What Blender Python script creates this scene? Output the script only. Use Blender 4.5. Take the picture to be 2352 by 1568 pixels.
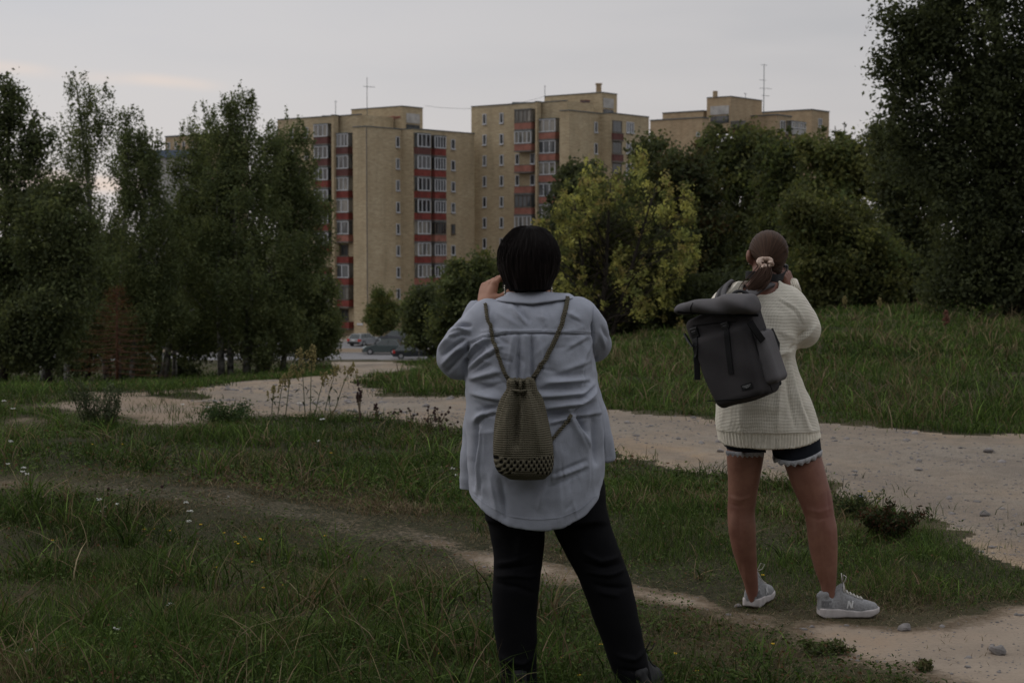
import bpy, math, random
import numpy as np
from mathutils import Vector, Matrix
from mathutils.bvhtree import BVHTree
from mathutils.kdtree import KDTree
random.seed(7); RNG = np.random.default_rng(11)
for _o in list(bpy.data.objects): bpy.data.objects.remove(_o)
SC = bpy.context.scene
COL = SC.collection
# ------------------------------------------------------------------ camera
KF, CX, CY, CAMZ = 3620.0, 1176.0, 784.0, 1.6        # focal length in px of a 2352 px wide frame
PITCH = math.radians(3.68)
cam_d = bpy.data.cameras.new('camera'); cam = bpy.data.objects.new('camera', cam_d); COL.objects.link(cam)
cam.location = (0, 0, CAMZ); cam.rotation_euler = (math.pi/2 - PITCH, 0, 0)
cam_d.sensor_width = 22.3; cam_d.lens = 22.3*KF/2352.0
cam_d.clip_start = 0.1; cam_d.clip_end = 8000
cam_d.dof.use_dof = True; cam_d.dof.focus_distance = 6.2; cam_d.dof.aperture_fstop = 4.5
SC.camera = cam
SC.render.resolution_x = 1024; SC.render.resolution_y = 682
SC.view_settings.view_transform = 'Standard'; SC.view_settings.look = 'None'
SC.view_settings.exposure = 0.0; SC.view_settings.gamma = 1.0
SC.cycles.max_bounces = 6; SC.cycles.diffuse_bounces = 3; SC.cycles.transmission_bounces = 3
SC.cycles.transparent_max_bounces = 6; SC.cycles.use_denoising = True
# ------------------------------------------------------------------ sky and sun
SUN_EL, SUN_AZ = math.radians(30), math.radians(-70)    # azimuth from +Y towards +X
W = bpy.data.worlds.new('World'); SC.world = W; W.use_nodes = True
nt = W.node_tree; N = nt.nodes; L = nt.links
for n in list(N): N.remove(n)
out = N.new('ShaderNodeOutputWorld'); bg = N.new('ShaderNodeBackground'); L.new(bg.outputs[0], out.inputs[0])
sky = N.new('ShaderNodeTexSky'); sky.sky_type = 'NISHITA'; sky.sun_disc = False
sky.sun_elevation = SUN_EL; sky.sun_rotation = SUN_AZ
tc = N.new('ShaderNodeTexCoord')
def wmath(op, a, b=None, c=None):
    n = N.new('ShaderNodeMath'); n.operation = op
    for i, v in enumerate((a, b, c)):
        if v is None: continue
        if isinstance(v, (int, float)): n.inputs[i].default_value = v
        else: L.new(v, n.inputs[i])
    return n.outputs[0]
def wmix(f, a, b):
    n = N.new('ShaderNodeMix'); n.data_type = 'RGBA'
    for s, v in ((n.inputs[0], f), (n.inputs[6], a), (n.inputs[7], b)):
        if isinstance(v, (int, float)): s.default_value = v
        elif isinstance(v, tuple): s.default_value = (*v, 1)
        else: L.new(v, s)
    return n.outputs[2]
sep = N.new('ShaderNodeSeparateXYZ'); L.new(tc.outputs['Generated'], sep.inputs[0])
dx, dy, dz = sep.outputs
def wnoise(scale, detail, stretch, off=(0, 0, 0)):
    mp = N.new('ShaderNodeMapping'); mp.inputs['Scale'].default_value = stretch; mp.inputs['Location'].default_value = off
    mp.inputs['Rotation'].default_value = (0, math.radians(-5), 0)
    L.new(tc.outputs['Generated'], mp.inputs[0])
    n = N.new('ShaderNodeTexNoise'); n.inputs['Scale'].default_value = scale; n.inputs['Detail'].default_value = detail
    L.new(mp.outputs[0], n.inputs['Vector']); return n.outputs[0]
def wramp(v, a, b):
    n = N.new('ShaderNodeMapRange'); n.interpolation_type = 'SMOOTHSTEP'
    L.new(v, n.inputs[0]); n.inputs[1].default_value = a; n.inputs[2].default_value = b; return n.outputs[0]
left = wramp(wmath('MULTIPLY', dx, -1.0), -0.30, 0.30)
low = wramp(wmath('MULTIPLY', dz, -1.0), -0.17, -0.02)
c = wmix(left, (0.395, 0.405, 0.43), (0.575, 0.575, 0.60))
c = wmix(wmath('MULTIPLY', low, 0.6), c, (0.665, 0.605, 0.58))
big = wramp(wnoise(2.2, 4, (1, 1, 5)), 0.35, 0.65)
c = wmix(wmath('MULTIPLY', big, 0.45), c, (0.68, 0.64, 0.625))
st = wramp(wnoise(2.6, 5, (1, 1, 13), (0.3, 0, 0.21)), 0.50, 0.64)
stm = wmath('MULTIPLY', wmath('MULTIPLY', st, wramp(wmath('MULTIPLY', dx, -1.0), -0.12, 0.25)), wramp(wmath('MULTIPLY', dz, -1.0), -0.16, -0.05))
c = wmix(wmath('MULTIPLY', stm, 0.85), c, (0.80, 0.64, 0.55))
ln_ = wmath('ADD', wmath('MULTIPLY', wmath('ADD', dx, 0.187), 0.061), wmath('SUBTRACT', dz, 0.0955))
ln_ = wmath('ADD', ln_, wmath('MULTIPLY', wmath('SUBTRACT', wnoise(9, 4, (1, 1, 3), (0.7, 0, 0.1)), 0.5), 0.010))
bd_ = wmath('SUBTRACT', 1.0, wramp(wmath('ABSOLUTE', ln_), 0.0, 0.0065))
bd_ = wmath('MULTIPLY', wmath('MULTIPLY', bd_, wramp(wmath('MULTIPLY', dx, -1.0), 0.165, 0.20)), wramp(wnoise(5, 3, (1, 1, 2), (0.2, 0, 0.9)), 0.36, 0.56))
c = wmix(wmath('MULTIPLY', bd_, 0.55), c, (0.86, 0.69, 0.58))
up = wramp(dz, 0.22, 0.75)
c = wmix(up, c, (0.86, 0.87, 0.90))
skys = N.new('ShaderNodeMix'); skys.data_type = 'RGBA'; skys.blend_type = 'MULTIPLY'; skys.inputs[0].default_value = 1
L.new(sky.outputs[0], skys.inputs[6]); skys.inputs[7].default_value = (0.07, 0.07, 0.07, 1)
c = wmix(0.92, skys.outputs[2], c)
L.new(c, bg.inputs[0]); bg.inputs[1].default_value = 1.05
sun_d = bpy.data.lights.new('sun', 'SUN'); sun = bpy.data.objects.new('sun', sun_d); COL.objects.link(sun)
sun_d.energy = 0.5; sun_d.angle = math.radians(30); sun_d.color = (1, 0.93, 0.86)
_sd = Vector((math.sin(SUN_AZ)*math.cos(SUN_EL), math.cos(SUN_AZ)*math.cos(SUN_EL), math.sin(SUN_EL)))
sun.rotation_euler = _sd.to_track_quat('Z', 'Y').to_euler(); sun.location = _sd*50
# ------------------------------------------------------------------ helpers
CT, ST = math.cos(PITCH), math.sin(PITCH)
def ray(px, py):
    rx = (px-CX)/KF; rz = -(py-CY)/KF
    return rx, CT+ST*rz, -ST+CT*rz
def P(px, py, Y):
    a, b, c_ = ray(px, py); k = Y/b
    return np.array((a*k, Y, CAMZ+c_*k))
def S(px, Y): return px*Y/KF                          # length of px at depth Y
def topix(p):
    x, y, z = p[0], p[1], p[2]-CAMZ
    f = CT*y-ST*z; u = ST*y+CT*z
    return CX+KF*x/f, CY-KF*u/f
def props(o, label=None, cat=None, group=None, kind=None):
    if label: o['label'] = label
    if cat: o['category'] = cat
    if group: o['group'] = group
    if kind: o['kind'] = kind
    return o
def thing(name, label, cat, loc=(0, 0, 0), group=None):
    o = bpy.data.objects.new(name, None); COL.objects.link(o); o.location = [float(v) for v in loc]
    o.empty_display_size = 0.2
    return props(o, label, cat, group)
def adopt(o, parent):
    if parent is not None:
        o.parent = parent
        w = Vector((0, 0, 0)); q = parent
        while q is not None and q.type == 'EMPTY':
            w = w+q.location; q = q.parent
        o.matrix_parent_inverse = Matrix.Translation(-w) if parent.type == 'EMPTY' else Matrix.Identity(4)
    return o
def mesh(name, V, F, mat, parent=None, smooth=False, col=None, vec=None):
    me = bpy.data.meshes.new(name)
    V = np.asarray(V, dtype=np.float32).reshape(-1, 3)
    if isinstance(F, np.ndarray): F = [F]
    if len(F) and not isinstance(F[0], np.ndarray):
        me.from_pydata([tuple(map(float, v)) for v in V], [], [tuple(map(int, f)) for f in F])
    else:
        tot = np.concatenate([np.full(len(f), f.shape[1], dtype=np.int32) for f in F])
        idx = np.concatenate([f.reshape(-1).astype(np.int32) for f in F])
        st_ = np.concatenate(([0], np.cumsum(tot)[:-1])).astype(np.int32)
        me.vertices.add(len(V)); me.vertices.foreach_set('co', V.ravel())
        me.loops.add(len(idx)); me.loops.foreach_set('vertex_index', idx)
        me.polygons.add(len(tot)); me.polygons.foreach_set('loop_start', st_); me.polygons.foreach_set('loop_total', tot)
        me.update(calc_edges=True); me.validate()
    if smooth: me.polygons.foreach_set('use_smooth', np.ones(len(me.polygons), dtype=bool))
    if col is not None and len(me.vertices) == len(col):
        a = me.attributes.new('tint', 'FLOAT_COLOR', 'POINT')
        cc = np.ones((len(col), 4), dtype=np.float32); cc[:, :col.shape[1]] = col
        a.data.foreach_set('color', cc.ravel())
    if vec is not None and len(me.vertices) == len(vec):
        a = me.attributes.new('flow', 'FLOAT_VECTOR', 'POINT'); a.data.foreach_set('vector', np.asarray(vec, dtype=np.float32).ravel())
    me.materials.append(mat)
    o = bpy.data.objects.new(name, me); COL.objects.link(o)
    return adopt(o, parent)
class MB:
    def __init__(s): s.v = []; s.f = []
    def quad(s, *p):
        n = len(s.v); s.v += [tuple(map(float, q)) for q in p]; s.f.append(tuple(range(n, n+len(p))))
    def box(s, c, ax, ay, az):                        # centre and three half-axis vectors
        c, ax, ay, az = map(np.asarray, (c, ax, ay, az)); n = len(s.v)
        for sx in (-1, 1):
            for sy in (-1, 1):
                for sz in (-1, 1): s.v.append(tuple(c+sx*ax+sy*ay+sz*az))
        s.f += [tuple(n+i for i in q) for q in ((0, 1, 3, 2), (4, 6, 7, 5), (0, 4, 5, 1), (2, 3, 7, 6), (0, 2, 6, 4), (1, 5, 7, 3))]
    def abox(s, x0, y0, z0, x1, y1, z1):
        s.box(((x0+x1)/2, (y0+y1)/2, (z0+z1)/2), ((x1-x0)/2, 0, 0), (0, (y1-y0)/2, 0), (0, 0, (z1-z0)/2))
    def tube(s, pts, rad, n=6, flat=1.0, cap=True, upv=None):
        pts = [np.asarray(p, float) for p in pts]; m = len(pts)
        if isinstance(rad, (int, float)): rad = [rad]*m
        base = len(s.v); u = None
        for i in range(m):
            t = pts[min(i+1, m-1)]-pts[max(i-1, 0)]; t = t/(np.linalg.norm(t)+1e-9)
            if upv is not None: u = np.asarray(upv[i] if np.ndim(upv) > 1 else upv, float)
            elif u is None: u = np.array((0, 0, 1.)) if abs(t[2]) < .9 else np.array((1., 0, 0))
            w = np.cross(t, u); w /= np.linalg.norm(w)+1e-9; u = np.cross(w, t); u /= np.linalg.norm(u)+1e-9
            for k in range(n):
                a = 2*math.pi*k/n; s.v.append(tuple(pts[i]+rad[i]*(math.cos(a)*w+flat*math.sin(a)*u)))
        for i in range(m-1):
            for k in range(n):
                a, b = base+i*n+k, base+i*n+(k+1) % n
                s.f.append((a, b, b+n, a+n))
        if cap: s.f += [tuple(base+k for k in range(n))[::-1], tuple(base+(m-1)*n+k for k in range(n))]
    def prism(s, poly, z0, z1):                       # plan polygon (x,y) list, counter-clockwise
        n = len(s.v); m = len(poly)
        s.v += [(x, y, z0) for x, y in poly]+[(x, y, z1) for x, y in poly]
        for i in range(m): j = (i+1) % m; s.f.append((n+i, n+j, n+m+j, n+m+i))
        s.f += [tuple(n+i for i in range(m))[::-1], tuple(n+m+i for i in range(m))]
    def ball(s, c, r, n=6, m=4):
        r = np.ones(3)*r; base = len(s.v); c = np.asarray(c, float)
        for i in range(m+1):
            th = math.pi*i/m
            for k in range(n):
                a = 2*math.pi*k/n
                s.v.append(tuple(c+r*np.array((math.sin(th)*math.cos(a), math.sin(th)*math.sin(a), math.cos(th)))))
        for i in range(m):
            for k in range(n):
                a, b = base+i*n+k, base+i*n+(k+1) % n; s.f.append((a, a+n, b+n, b))
    def build(s, name, mat, parent=None, smooth=False):
        return mesh(name, np.array(s.v), s.f, mat, parent, smooth)
# ------------------------------------------------------------------ materials
def vn(x, y, seed=0):
    x = np.asarray(x, float); y = np.asarray(y, float)
    xi = np.floor(x); yi = np.floor(y); fx = x-xi; fy = y-yi; fx = fx*fx*(3-2*fx); fy = fy*fy*(3-2*fy)
    def h(a, b):
        v = np.sin(a*127.1+b*311.7+seed*74.7)*43758.5453; return v-np.floor(v)
    return (h(xi, yi)*(1-fx)+h(xi+1, yi)*fx)*(1-fy)+(h(xi, yi+1)*(1-fx)+h(xi+1, yi+1)*fx)*fy
def fbm(x, y, seed=0, o=4):
    r = 0; a = .5; t = 0
    for i in range(o): r = r+a*vn(x*2**i, y*2**i, seed+i); t += a; a *= .5
    return r/t
class M:                                               # small node-graph helper
    def __init__(s, name, rough=0.8, spec=0.3):
        s.m = bpy.data.materials.new(name); s.m.use_nodes = True; s.nt = s.m.node_tree; s.n = s.nt.nodes; s.l = s.nt.links
        s.b = s.n['Principled BSDF']; s.b.inputs['Roughness'].default_value = rough
        s.b.inputs['Specular IOR Level'].default_value = spec; s.out = s.n['Material Output']
    def set(s, sock, v):
        if isinstance(v, (int, float)): sock.default_value = v
        elif isinstance(v, tuple): sock.default_value = (*v, 1) if len(v) == 3 and sock.type == 'RGBA' else v
        else: s.l.new(v, sock)
    def co(s, kind='Object', scale=(1, 1, 1), attr=None):
        if attr: a = s.n.new('ShaderNodeAttribute'); a.attribute_name = attr; o = a.outputs['Vector']
        else: a = s.n.new('ShaderNodeTexCoord'); o = a.outputs[kind]
        mp = s.n.new('ShaderNodeMapping'); mp.inputs['Scale'].default_value = scale; s.l.new(o, mp.inputs[0]); return mp.outputs[0]
    def noise(s, scale, detail=3, vec=None, rough=.5, dist=0):
        n = s.n.new('ShaderNodeTexNoise'); n.inputs['Scale'].default_value = scale; n.inputs['Detail'].default_value = detail
        n.inputs['Roughness'].default_value = rough; n.inputs['Distortion'].default_value = dist
        s.l.new(vec if vec is not None else s.co(), n.inputs['Vector']); return n.outputs[0]
    def ramp(s, v, a, b, lo=0., hi=1.):
        n = s.n.new('ShaderNodeMapRange'); s.l.new(v, n.inputs[0])
        for i, q in enumerate((a, b, lo, hi)): n.inputs[i+1].default_value = q
        return n.outputs[0]
    def math(s, op, a, b=None):
        n = s.n.new('ShaderNodeMath'); n.operation = op; s.set(n.inputs[0], a)
        if b is not None: s.set(n.inputs[1], b)
        return n.outputs[0]
    def mix(s, f, a, b, mode='MIX'):
        n = s.n.new('ShaderNodeMix'); n.data_type = 'RGBA'; n.blend_type = mode
        s.set(n.inputs[0], f); s.set(n.inputs[6], a); s.set(n.inputs[7], b); return n.outputs[2]
    def attr(s, name='tint', out='Color'):
        a = s.n.new('ShaderNodeAttribute'); a.attribute_name = name; return a.outputs[out]
    def bump(s, h, strength=.3, dist=.01):
        n = s.n.new('ShaderNodeBump'); n.inputs['Strength'].default_value = strength; n.inputs['Distance'].default_value = dist
        s.l.new(h, n.inputs['Height']); s.l.new(n.outputs[0], s.b.inputs['Normal']); return n
    def color(s, v): s.set(s.b.inputs['Base Color'], v); return s
def simple(name, c, rough=.7, var=.25, scale=20, bump=0, bd=.002, spec=.3, metal=0, c2=None):
    m = M(name, rough, spec); nz = m.noise(scale, 4)
    d = c2 if c2 else tuple(v*(1-var) for v in c)
    m.color(m.mix(m.ramp(nz, .35, .65), d, c)); m.b.inputs['Metallic'].default_value = metal
    if bump: m.bump(nz, bump, bd)
    return m.m
def leafmat(name, trans=.45, spec=.12, rough=.7):
    m = M(name, rough, spec); col = m.attr('tint'); m.color(col)
    t = m.n.new('ShaderNodeBsdfTranslucent'); m.l.new(m.mix(1.0, col, (1.15, 1.15, .8), 'MULTIPLY'), t.inputs[0])
    ms = m.n.new('ShaderNodeMixShader'); ms.inputs[0].default_value = trans
    m.l.new(m.b.outputs[0], ms.inputs[1]); m.l.new(t.outputs[0], ms.inputs[2]); m.l.new(ms.outputs[0], m.out.inputs[0])
    return m.m
LEAF = leafmat('leaf'); GRASS = leafmat('grass_blade', .22, .08, .8)
BARK = simple('bark', (.035, .028, .022), .9, .5, 9, .6, .02)
TWIG = simple('dry_wood', (.10, .045, .025), .9, .4, 9)
# ------------------------------------------------------------------ terrain
_dc = [-900, 100, 450, 800, 1100, 1500, 1900, 2352, 3300]
_dd = [0, 5.5, 7, 14, 18, 25, 40, 60, 75, 110, 158, 230, 6000]
_T = {
 -900: [1.6, 1.6, 1.63, 1.66, 1.75, 2.35, 3.7, 5.4, 6.6, 9.4, 12.3, 12.3, 12.3],
 100:  [1.6, 1.6, 1.64, 1.66, 1.75, 2.38, 3.75, 5.5, 6.7, 9.5, 12.3, 12.3, 12.3],
 450:  [1.6, 1.6, 1.64, 1.66, 1.75, 2.32, 3.62, 5.4, 6.6, 9.3, 12.3, 12.3, 12.3],
 800:  [1.6, 1.618, 1.672, 1.67, 1.80, 2.22, 3.36, 4.9, 6.0, 8.7, 12.3, 12.3, 12.3],
 1100: [1.6, 1.618, 1.672, 1.67, 1.78, 2.2, 3.25, 4.55, 5.7, 8.4, 12.3, 12.3, 12.3],
 1500: [1.6, 1.618, 1.672, 1.66, 1.75, 2.06, 2.66, 3.3, 4.0, 6.2, 9.0, 12.3, 12.3],
 1900: [1.6, 1.618, 1.672, 1.655, 1.67, 1.72, 1.83, 2.45, 3.1, 5.0, 8.0, 12.3, 12.3],
 2352: [1.6, 1.618, 1.672, 1.66, 1.68, 1.76, 1.88, 2.3, 2.8, 4.6, 8.0, 12.3, 12.3],
 3300: [1.6, 1.6, 1.65, 1.66, 1.68, 1.74, 1.86, 2.2, 2.6, 4.4, 8.0, 12.3, 12.3]}
_la = np.linspace(math.log(1), math.log(6000), 500); _aa = np.linspace(math.atan(-2076/KF), math.atan(2124/KF), 140)
_az = np.arctan((np.array(_dc)-CX)/KF)
_tab = np.array([np.interp(np.exp(_la), _dd, _T[c_]) for c_ in _dc])
_G = np.array([[0.]*500]*140)
for j in range(500): _G[:, j] = np.interp(_aa, _az, _tab[:, j])
def _sm(A, ax, k):
    w = np.ones(k)/k; pad = [(0, 0), (0, 0)]; pad[ax] = (k//2, k//2)
    B = np.pad(A, pad, mode='edge'); return np.apply_along_axis(lambda q: np.convolve(q, w, 'valid'), ax, B)
_G = _sm(_sm(_G, 1, 9), 0, 7); _G = _sm(_G, 1, 5)
def gz(x, y):
    x = np.asarray(x, float); y = np.asarray(y, float)
    a = np.arctan2(x, y); r = np.hypot(x, y); ac = np.clip(a, _aa[0], _aa[-1]); d = np.maximum(r*np.cos(ac), 1.001)
    u = (ac-_aa[0])/(_aa[1]-_aa[0]); v = np.clip((np.log(d)-_la[0])/(_la[1]-_la[0]), 0, 498.999)
    u = np.clip(u, 0, 138.999); i = u.astype(int); j = v.astype(int); fu = u-i; fv = v-j
    D = _G[i, j]*(1-fu)*(1-fv)+_G[i+1, j]*fu*(1-fv)+_G[i, j+1]*(1-fu)*fv+_G[i+1, j+1]*fu*fv
    amp = .05*np.clip(d/12, .3, 2)*np.clip((150-d)/40, 0, 1)
    calm = np.clip(np.minimum(np.hypot(x-1.2, y-7.0), np.hypot(x-.25, y-5.5))/1.2-.45, 0, 1); amp = amp*calm
    z = CAMZ-D+amp*(fbm(x*.8, y*.8, 3, 3)-.5)+.03*calm*(vn(x*3, y*3, 9)-.5)*np.clip((60-d)/30, 0, 1)
    return z
def hit(px, py, dmax=700):
    a, b, c_ = ray(px, py); t = np.exp(np.linspace(math.log(2.), math.log(dmax), 3000))
    X = a/b*t; Z = CAMZ+c_/b*t; below = Z <= gz(X, t)
    i = int(np.argmax(below)) if below.any() else len(t)-1
    return np.array((X[i], t[i], float(gz(X[i], t[i]))))
def poly(pts): return np.array([hit(*p)[:2] for p in pts])
def sdist(x, y, pg, closed=True):
    x = np.asarray(x, float); y = np.asarray(y, float); d = np.full(x.shape, 1e9); ins = np.zeros(x.shape, bool)
    n = len(pg)
    for i in range(n if closed else n-1):
        a = pg[i]; b = pg[(i+1) % n]; e = b-a; L2 = e@e+1e-12
        t = np.clip(((x-a[0])*e[0]+(y-a[1])*e[1])/L2, 0, 1)
        d = np.minimum(d, np.hypot(x-a[0]-t*e[0], y-a[1]-t*e[1]))
        if closed:
            c1 = (a[1] > y) != (b[1] > y)
            with np.errstate(divide='ignore', invalid='ignore'):
                xx = (b[0]-a[0])*(y-a[1])/(b[1]-a[1]+1e-12)+a[0]
            ins ^= c1 & (x < xx)
    return np.where(ins, -d, d)
ROAD = poly([(3300, 1700), (2700, 1490), (2352, 1345), (2255, 1270), (2130, 1195), (2010, 1150), (1900, 1118), (1650, 1080), (1420, 1052), (1240, 1022), (1050, 992),
             (850, 957), (620, 949), (560, 942), (510, 930), (455, 913), (440, 902), (460, 892), (520, 880), (640, 871), (755, 861), (775, 852), (768, 843), (762, 836), (760, 831)]
            + [(905, 831), (935, 838), (966, 847), (930, 856), (850, 867), (796, 884), (830, 893), (900, 905), (1070, 918), (1250, 927), (1420, 944), (1650, 963),
             (1900, 979), (2100, 989), (2352, 1001), (2700, 1015), (3300, 1040)])
PATH = poly([(930, 1236), (1010, 1243), (1150, 1280), (1300, 1312), (1450, 1340), (1560, 1362), (1680, 1392), (1800, 1412), (1950, 1425),
             (2060, 1438), (2160, 1432), (2260, 1420), (2352, 1400), (2700, 1440), (2700, 1900), (2352, 1700), (2200, 1600), (2060, 1530), (1900, 1478), (1720, 1430), (1560, 1396), (1450, 1378),
             (1300, 1340), (1150, 1303), (1010, 1260)])
TRAIL = poly([(-400, 1110), (100, 1115), (300, 1122), (480, 1140), (640, 1168), (800, 1200), (950, 1238)])
LEFTDIRT = poly([(150, 915), (230, 905), (330, 902), (420, 895), (440, 925), (500, 940), (600, 950), (560, 965), (400, 972), (300, 968), (200, 962), (120, 940)])
ASPH = np.array([(-70, 159.5), (-8, 159.5), (-2, 161), (6, 163), (60, 166), (60, 172.5), (-2, 172.5), (-11, 172.0), (-16.5, 171.0), (-70, 171)])
LOT = np.array([(-45, 178.5), (40, 178.5), (40, 191), (-45, 191)])
PAVE = np.array([(-45, 192.5), (40, 192.5), (40, 195), (-45, 195)])
def masks(x, y):
    n1 = fbm(x*1.3, y*1.3, 21, 4)-.5; n2 = fbm(x*5, y*5, 31, 3)-.5
    far = np.clip(np.hypot(x, y)/15, .35, 1)
    dr = sdist(x, y, ROAD)+(n1*.9+n2*.35)*far
    dp = sdist(x, y, PATH)+(n1*.35+n2*.28)
    dl = sdist(x, y, LEFTDIRT)+n1*2.2+n2*.5
    dp = np.minimum(dp, np.maximum(sdist(x, y, TRAIL, False)-.16, .03)+n2*.10)
    return dr, dp, dl
_az2 = np.radians(np.concatenate((np.linspace(-180, -60, 13)[:-1], np.linspace(-60, -27, 12)[:-1], np.arange(-27, 27, .11), np.linspace(27, 60, 12)[:-1], np.linspace(60, 180, 13)[:-1])))
_r = np.concatenate((np.exp(np.arange(math.log(.8), math.log(210), .0075)), np.exp(np.linspace(math.log(211), math.log(5500), 30))))
A_, R_ = np.meshgrid(_az2, _r, indexing='ij'); GX = R_*np.sin(A_); GY = R_*np.cos(A_); GZ = gz(GX, GY)
dr, dp, dl = masks(GX, GY); da = sdist(GX, GY, ASPH); dlot = sdist(GX, GY, LOT); dpv = sdist(GX, GY, PAVE)
nA, nR = GX.shape; vid = np.arange(nA*nR).reshape(nA, nR)
wrap = np.vstack((vid, vid[:1]))
quads = np.stack((wrap[:-1, :-1], wrap[:-1, 1:], wrap[1:, 1:], wrap[1:, :-1]), -1).reshape(-1, 4)[:, ::-1]
fc = lambda A: A.ravel()[quads].mean(1)
fr, fp, fa, fl, fpv = fc(dr), fc(dp), fc(da), fc(dlot), fc(dpv)
cls = np.zeros(len(quads), int)
cls[fr < 0] = 1; cls[fp < 0] = 2; cls[fl < 0] = 3; cls[fa < 0] = 3; cls[fpv < 0] = 4
bare = np.clip(.5-dr/ .7, 0, 1)*.75; bare = np.maximum(bare, np.clip(.5-dp/.35, 0, 1)*np.clip((GX+3.6)/3.6, .8, 1)); bare = np.maximum(bare, np.clip(.5-dl/1.0, 0, 1)*.9)
fwear = np.clip((GY-165)/6, 0, 1)*.65
bare = np.maximum(bare, fwear*np.clip(1-(np.abs(GX+5)-35)/20, 0, 1))
track = np.where((dp < 0) & (dr > 0), np.clip(-dp/.22, 0, 1), np.clip(-dr/3.2, 0, 1))
ATT = np.stack((bare.ravel(), track.ravel(), fbm(GX*.5, GY*.5, 77, 4).ravel()), -1)
ALLV = np.stack((GX.ravel(), GY.ravel(), GZ.ravel()), -1)
def dirtcol(m):
    v = m.co(); n1 = m.noise(3.0, 6, v, .65); n2 = m.noise(38, 5, v, .7); n3 = m.noise(.55, 4, v)
    a = m.mix(m.ramp(n1, .35, .65), (.36, .265, .185), (.45, .37, .28))
    a = m.mix(m.ramp(n3, .42, .62), a, (.39, .34, .28))
    a = m.mix(m.ramp(n2, .36, .50, .35, 0), a, (.20, .165, .14))
    return a, n1, n2, n3
m = M('ground_soil', .95, .1)
d_, n1, n2, n3 = dirtcol(m)
sx = m.n.new('ShaderNodeSeparateColor'); m.l.new(m.attr('tint'), sx.inputs[0])
g_ = m.mix(m.ramp(n2, .35, .65), (.016, .018, .008), (.056, .050, .026))
g_ = m.mix(m.ramp(sx.outputs[2], .45, .62, 0, .7), g_, (.075, .062, .035))
bb = m.math('ADD', sx.outputs[0], m.ramp(n2, .3, .7, -.18, .18))
m.color(m.mix(m.ramp(bb, .3, .7), g_, m.mix(.72, d_, (.155, .112, .078)))); m.bump(m.math('ADD', n2, n1), .6, .02); SOIL = m.m
m = M('gravel', .95, .12); d_, n1, n2, n3 = dirtcol(m)
sx = m.n.new('ShaderNodeSeparateColor'); m.l.new(m.attr('tint'), sx.inputs[0])
sand = m.mix(m.ramp(n1, .3, .7), (.43, .31, .20), (.50, .39, .28))
c_ = m.mix(m.ramp(m.math('ADD', sx.outputs[1], m.ramp(n1, .3, .7, -.2, .2)), .05, .40), sand, d_)
c_ = m.mix(m.ramp(sx.outputs[2], .40, .60, 0, .7), c_, (.31, .27, .225))
nb = m.noise(7, 5, m.co(scale=(1, 1, 1)), .7); c_ = m.mix(m.ramp(nb, .44, .66, 0, .55), c_, (.235, .195, .155))
rt_ = m.math('SINE', m.math('MULTIPLY', sx.outputs[1], 14.0)); c_ = m.mix(m.ramp(m.math('ADD', rt_, m.ramp(n1, .3, .7, -.6, .6)), .1, 1.1, 0, .42), c_, (.21, .175, .145))
vv = m.n.new('ShaderNodeTexVoronoi'); vv.inputs['Scale'].default_value = 70; m.l.new(m.co(), vv.inputs['Vector'])
c_ = m.mix(m.ramp(vv.outputs[0], .1, .45, .3, 0), c_, (.19, .17, .16))
m.color(c_); m.bump(m.math('ADD', m.math('MULTIPLY', n2, 1.0), m.math('ADD', vv.outputs[0], n1)), .9, .03); GRAVEL = m.m
m = M('path_dirt', .95, .1); d_, n1, n2, n3 = dirtcol(m); sx = m.n.new('ShaderNodeSeparateColor'); m.l.new(m.attr('tint'), sx.inputs[0]); c_ = m.mix(m.ramp(n1, .35, .6, .35, .85), d_, (.25, .20, .155)); m.color(m.mix(m.ramp(m.math('ADD', sx.outputs[1], m.ramp(n2, .3, .7, -.25, .25)), .05, .75), (.115, .085, .055), c_)); m.bump(m.math('ADD', n2, n1), .7, .02); PATHM = m.m
ASPHM = simple('asphalt', (.20, .195, .20), .9, .2, 1.5, .2)
PAVM = simple('paving', (.30, .27, .24), .9, .2, 1.2, .2)
def sub(k):
    q = quads[cls == k]; u, inv = np.unique(q, return_inverse=True); return ALLV[u], inv.reshape(-1, 4), ATT[u]
for k, nm, mt in ((0, 'ground', SOIL), (1, 'gravel_road', GRAVEL), (2, 'path', PATHM), (3, 'road', ASPHM), (4, 'pavement', PAVM)):
    V_, F_, A2 = sub(k)
    if len(F_) == 0: continue
    F_ = [F_]
    if k == 0:
        ring = np.arange(nA)*nR; ring_l = []                 # close the hole under the camera
        n0 = len(V_); V_ = np.vstack((V_, ALLV[ring], [[0, 0, float(gz(0, .5))]])); A2 = np.vstack((A2, ATT[ring], ATT[:1]))
        F_ = F_+[np.array([(n0+(i+1) % nA, n0+i, n0+nA) for i in range(nA)])]
    o = mesh(nm, V_, F_, mt, None, True, A2); props(o, kind='structure')
# kerb along the far side of the asphalt road
kb = MB()
for a, b in (((-45, 171.1), (-16.5, 171.1)), ((-16.5, 171.1), (-11, 172.1)), ((-11, 172.1), (38, 172.7))):
    a = np.array(a); b = np.array(b); mid = (a+b)/2; e = (b-a)/2; nrm = np.array((-e[1], e[0])); nrm = nrm/np.linalg.norm(nrm)*.1
    kb.box((mid[0], mid[1], CAMZ-12.3+.04), (*e, 0), (*nrm, 0), (0, 0, .08))
props(kb.build('kerb', simple('kerb_stone', (.36, .34, .32), .9, .2, 2)), kind='structure')
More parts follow.
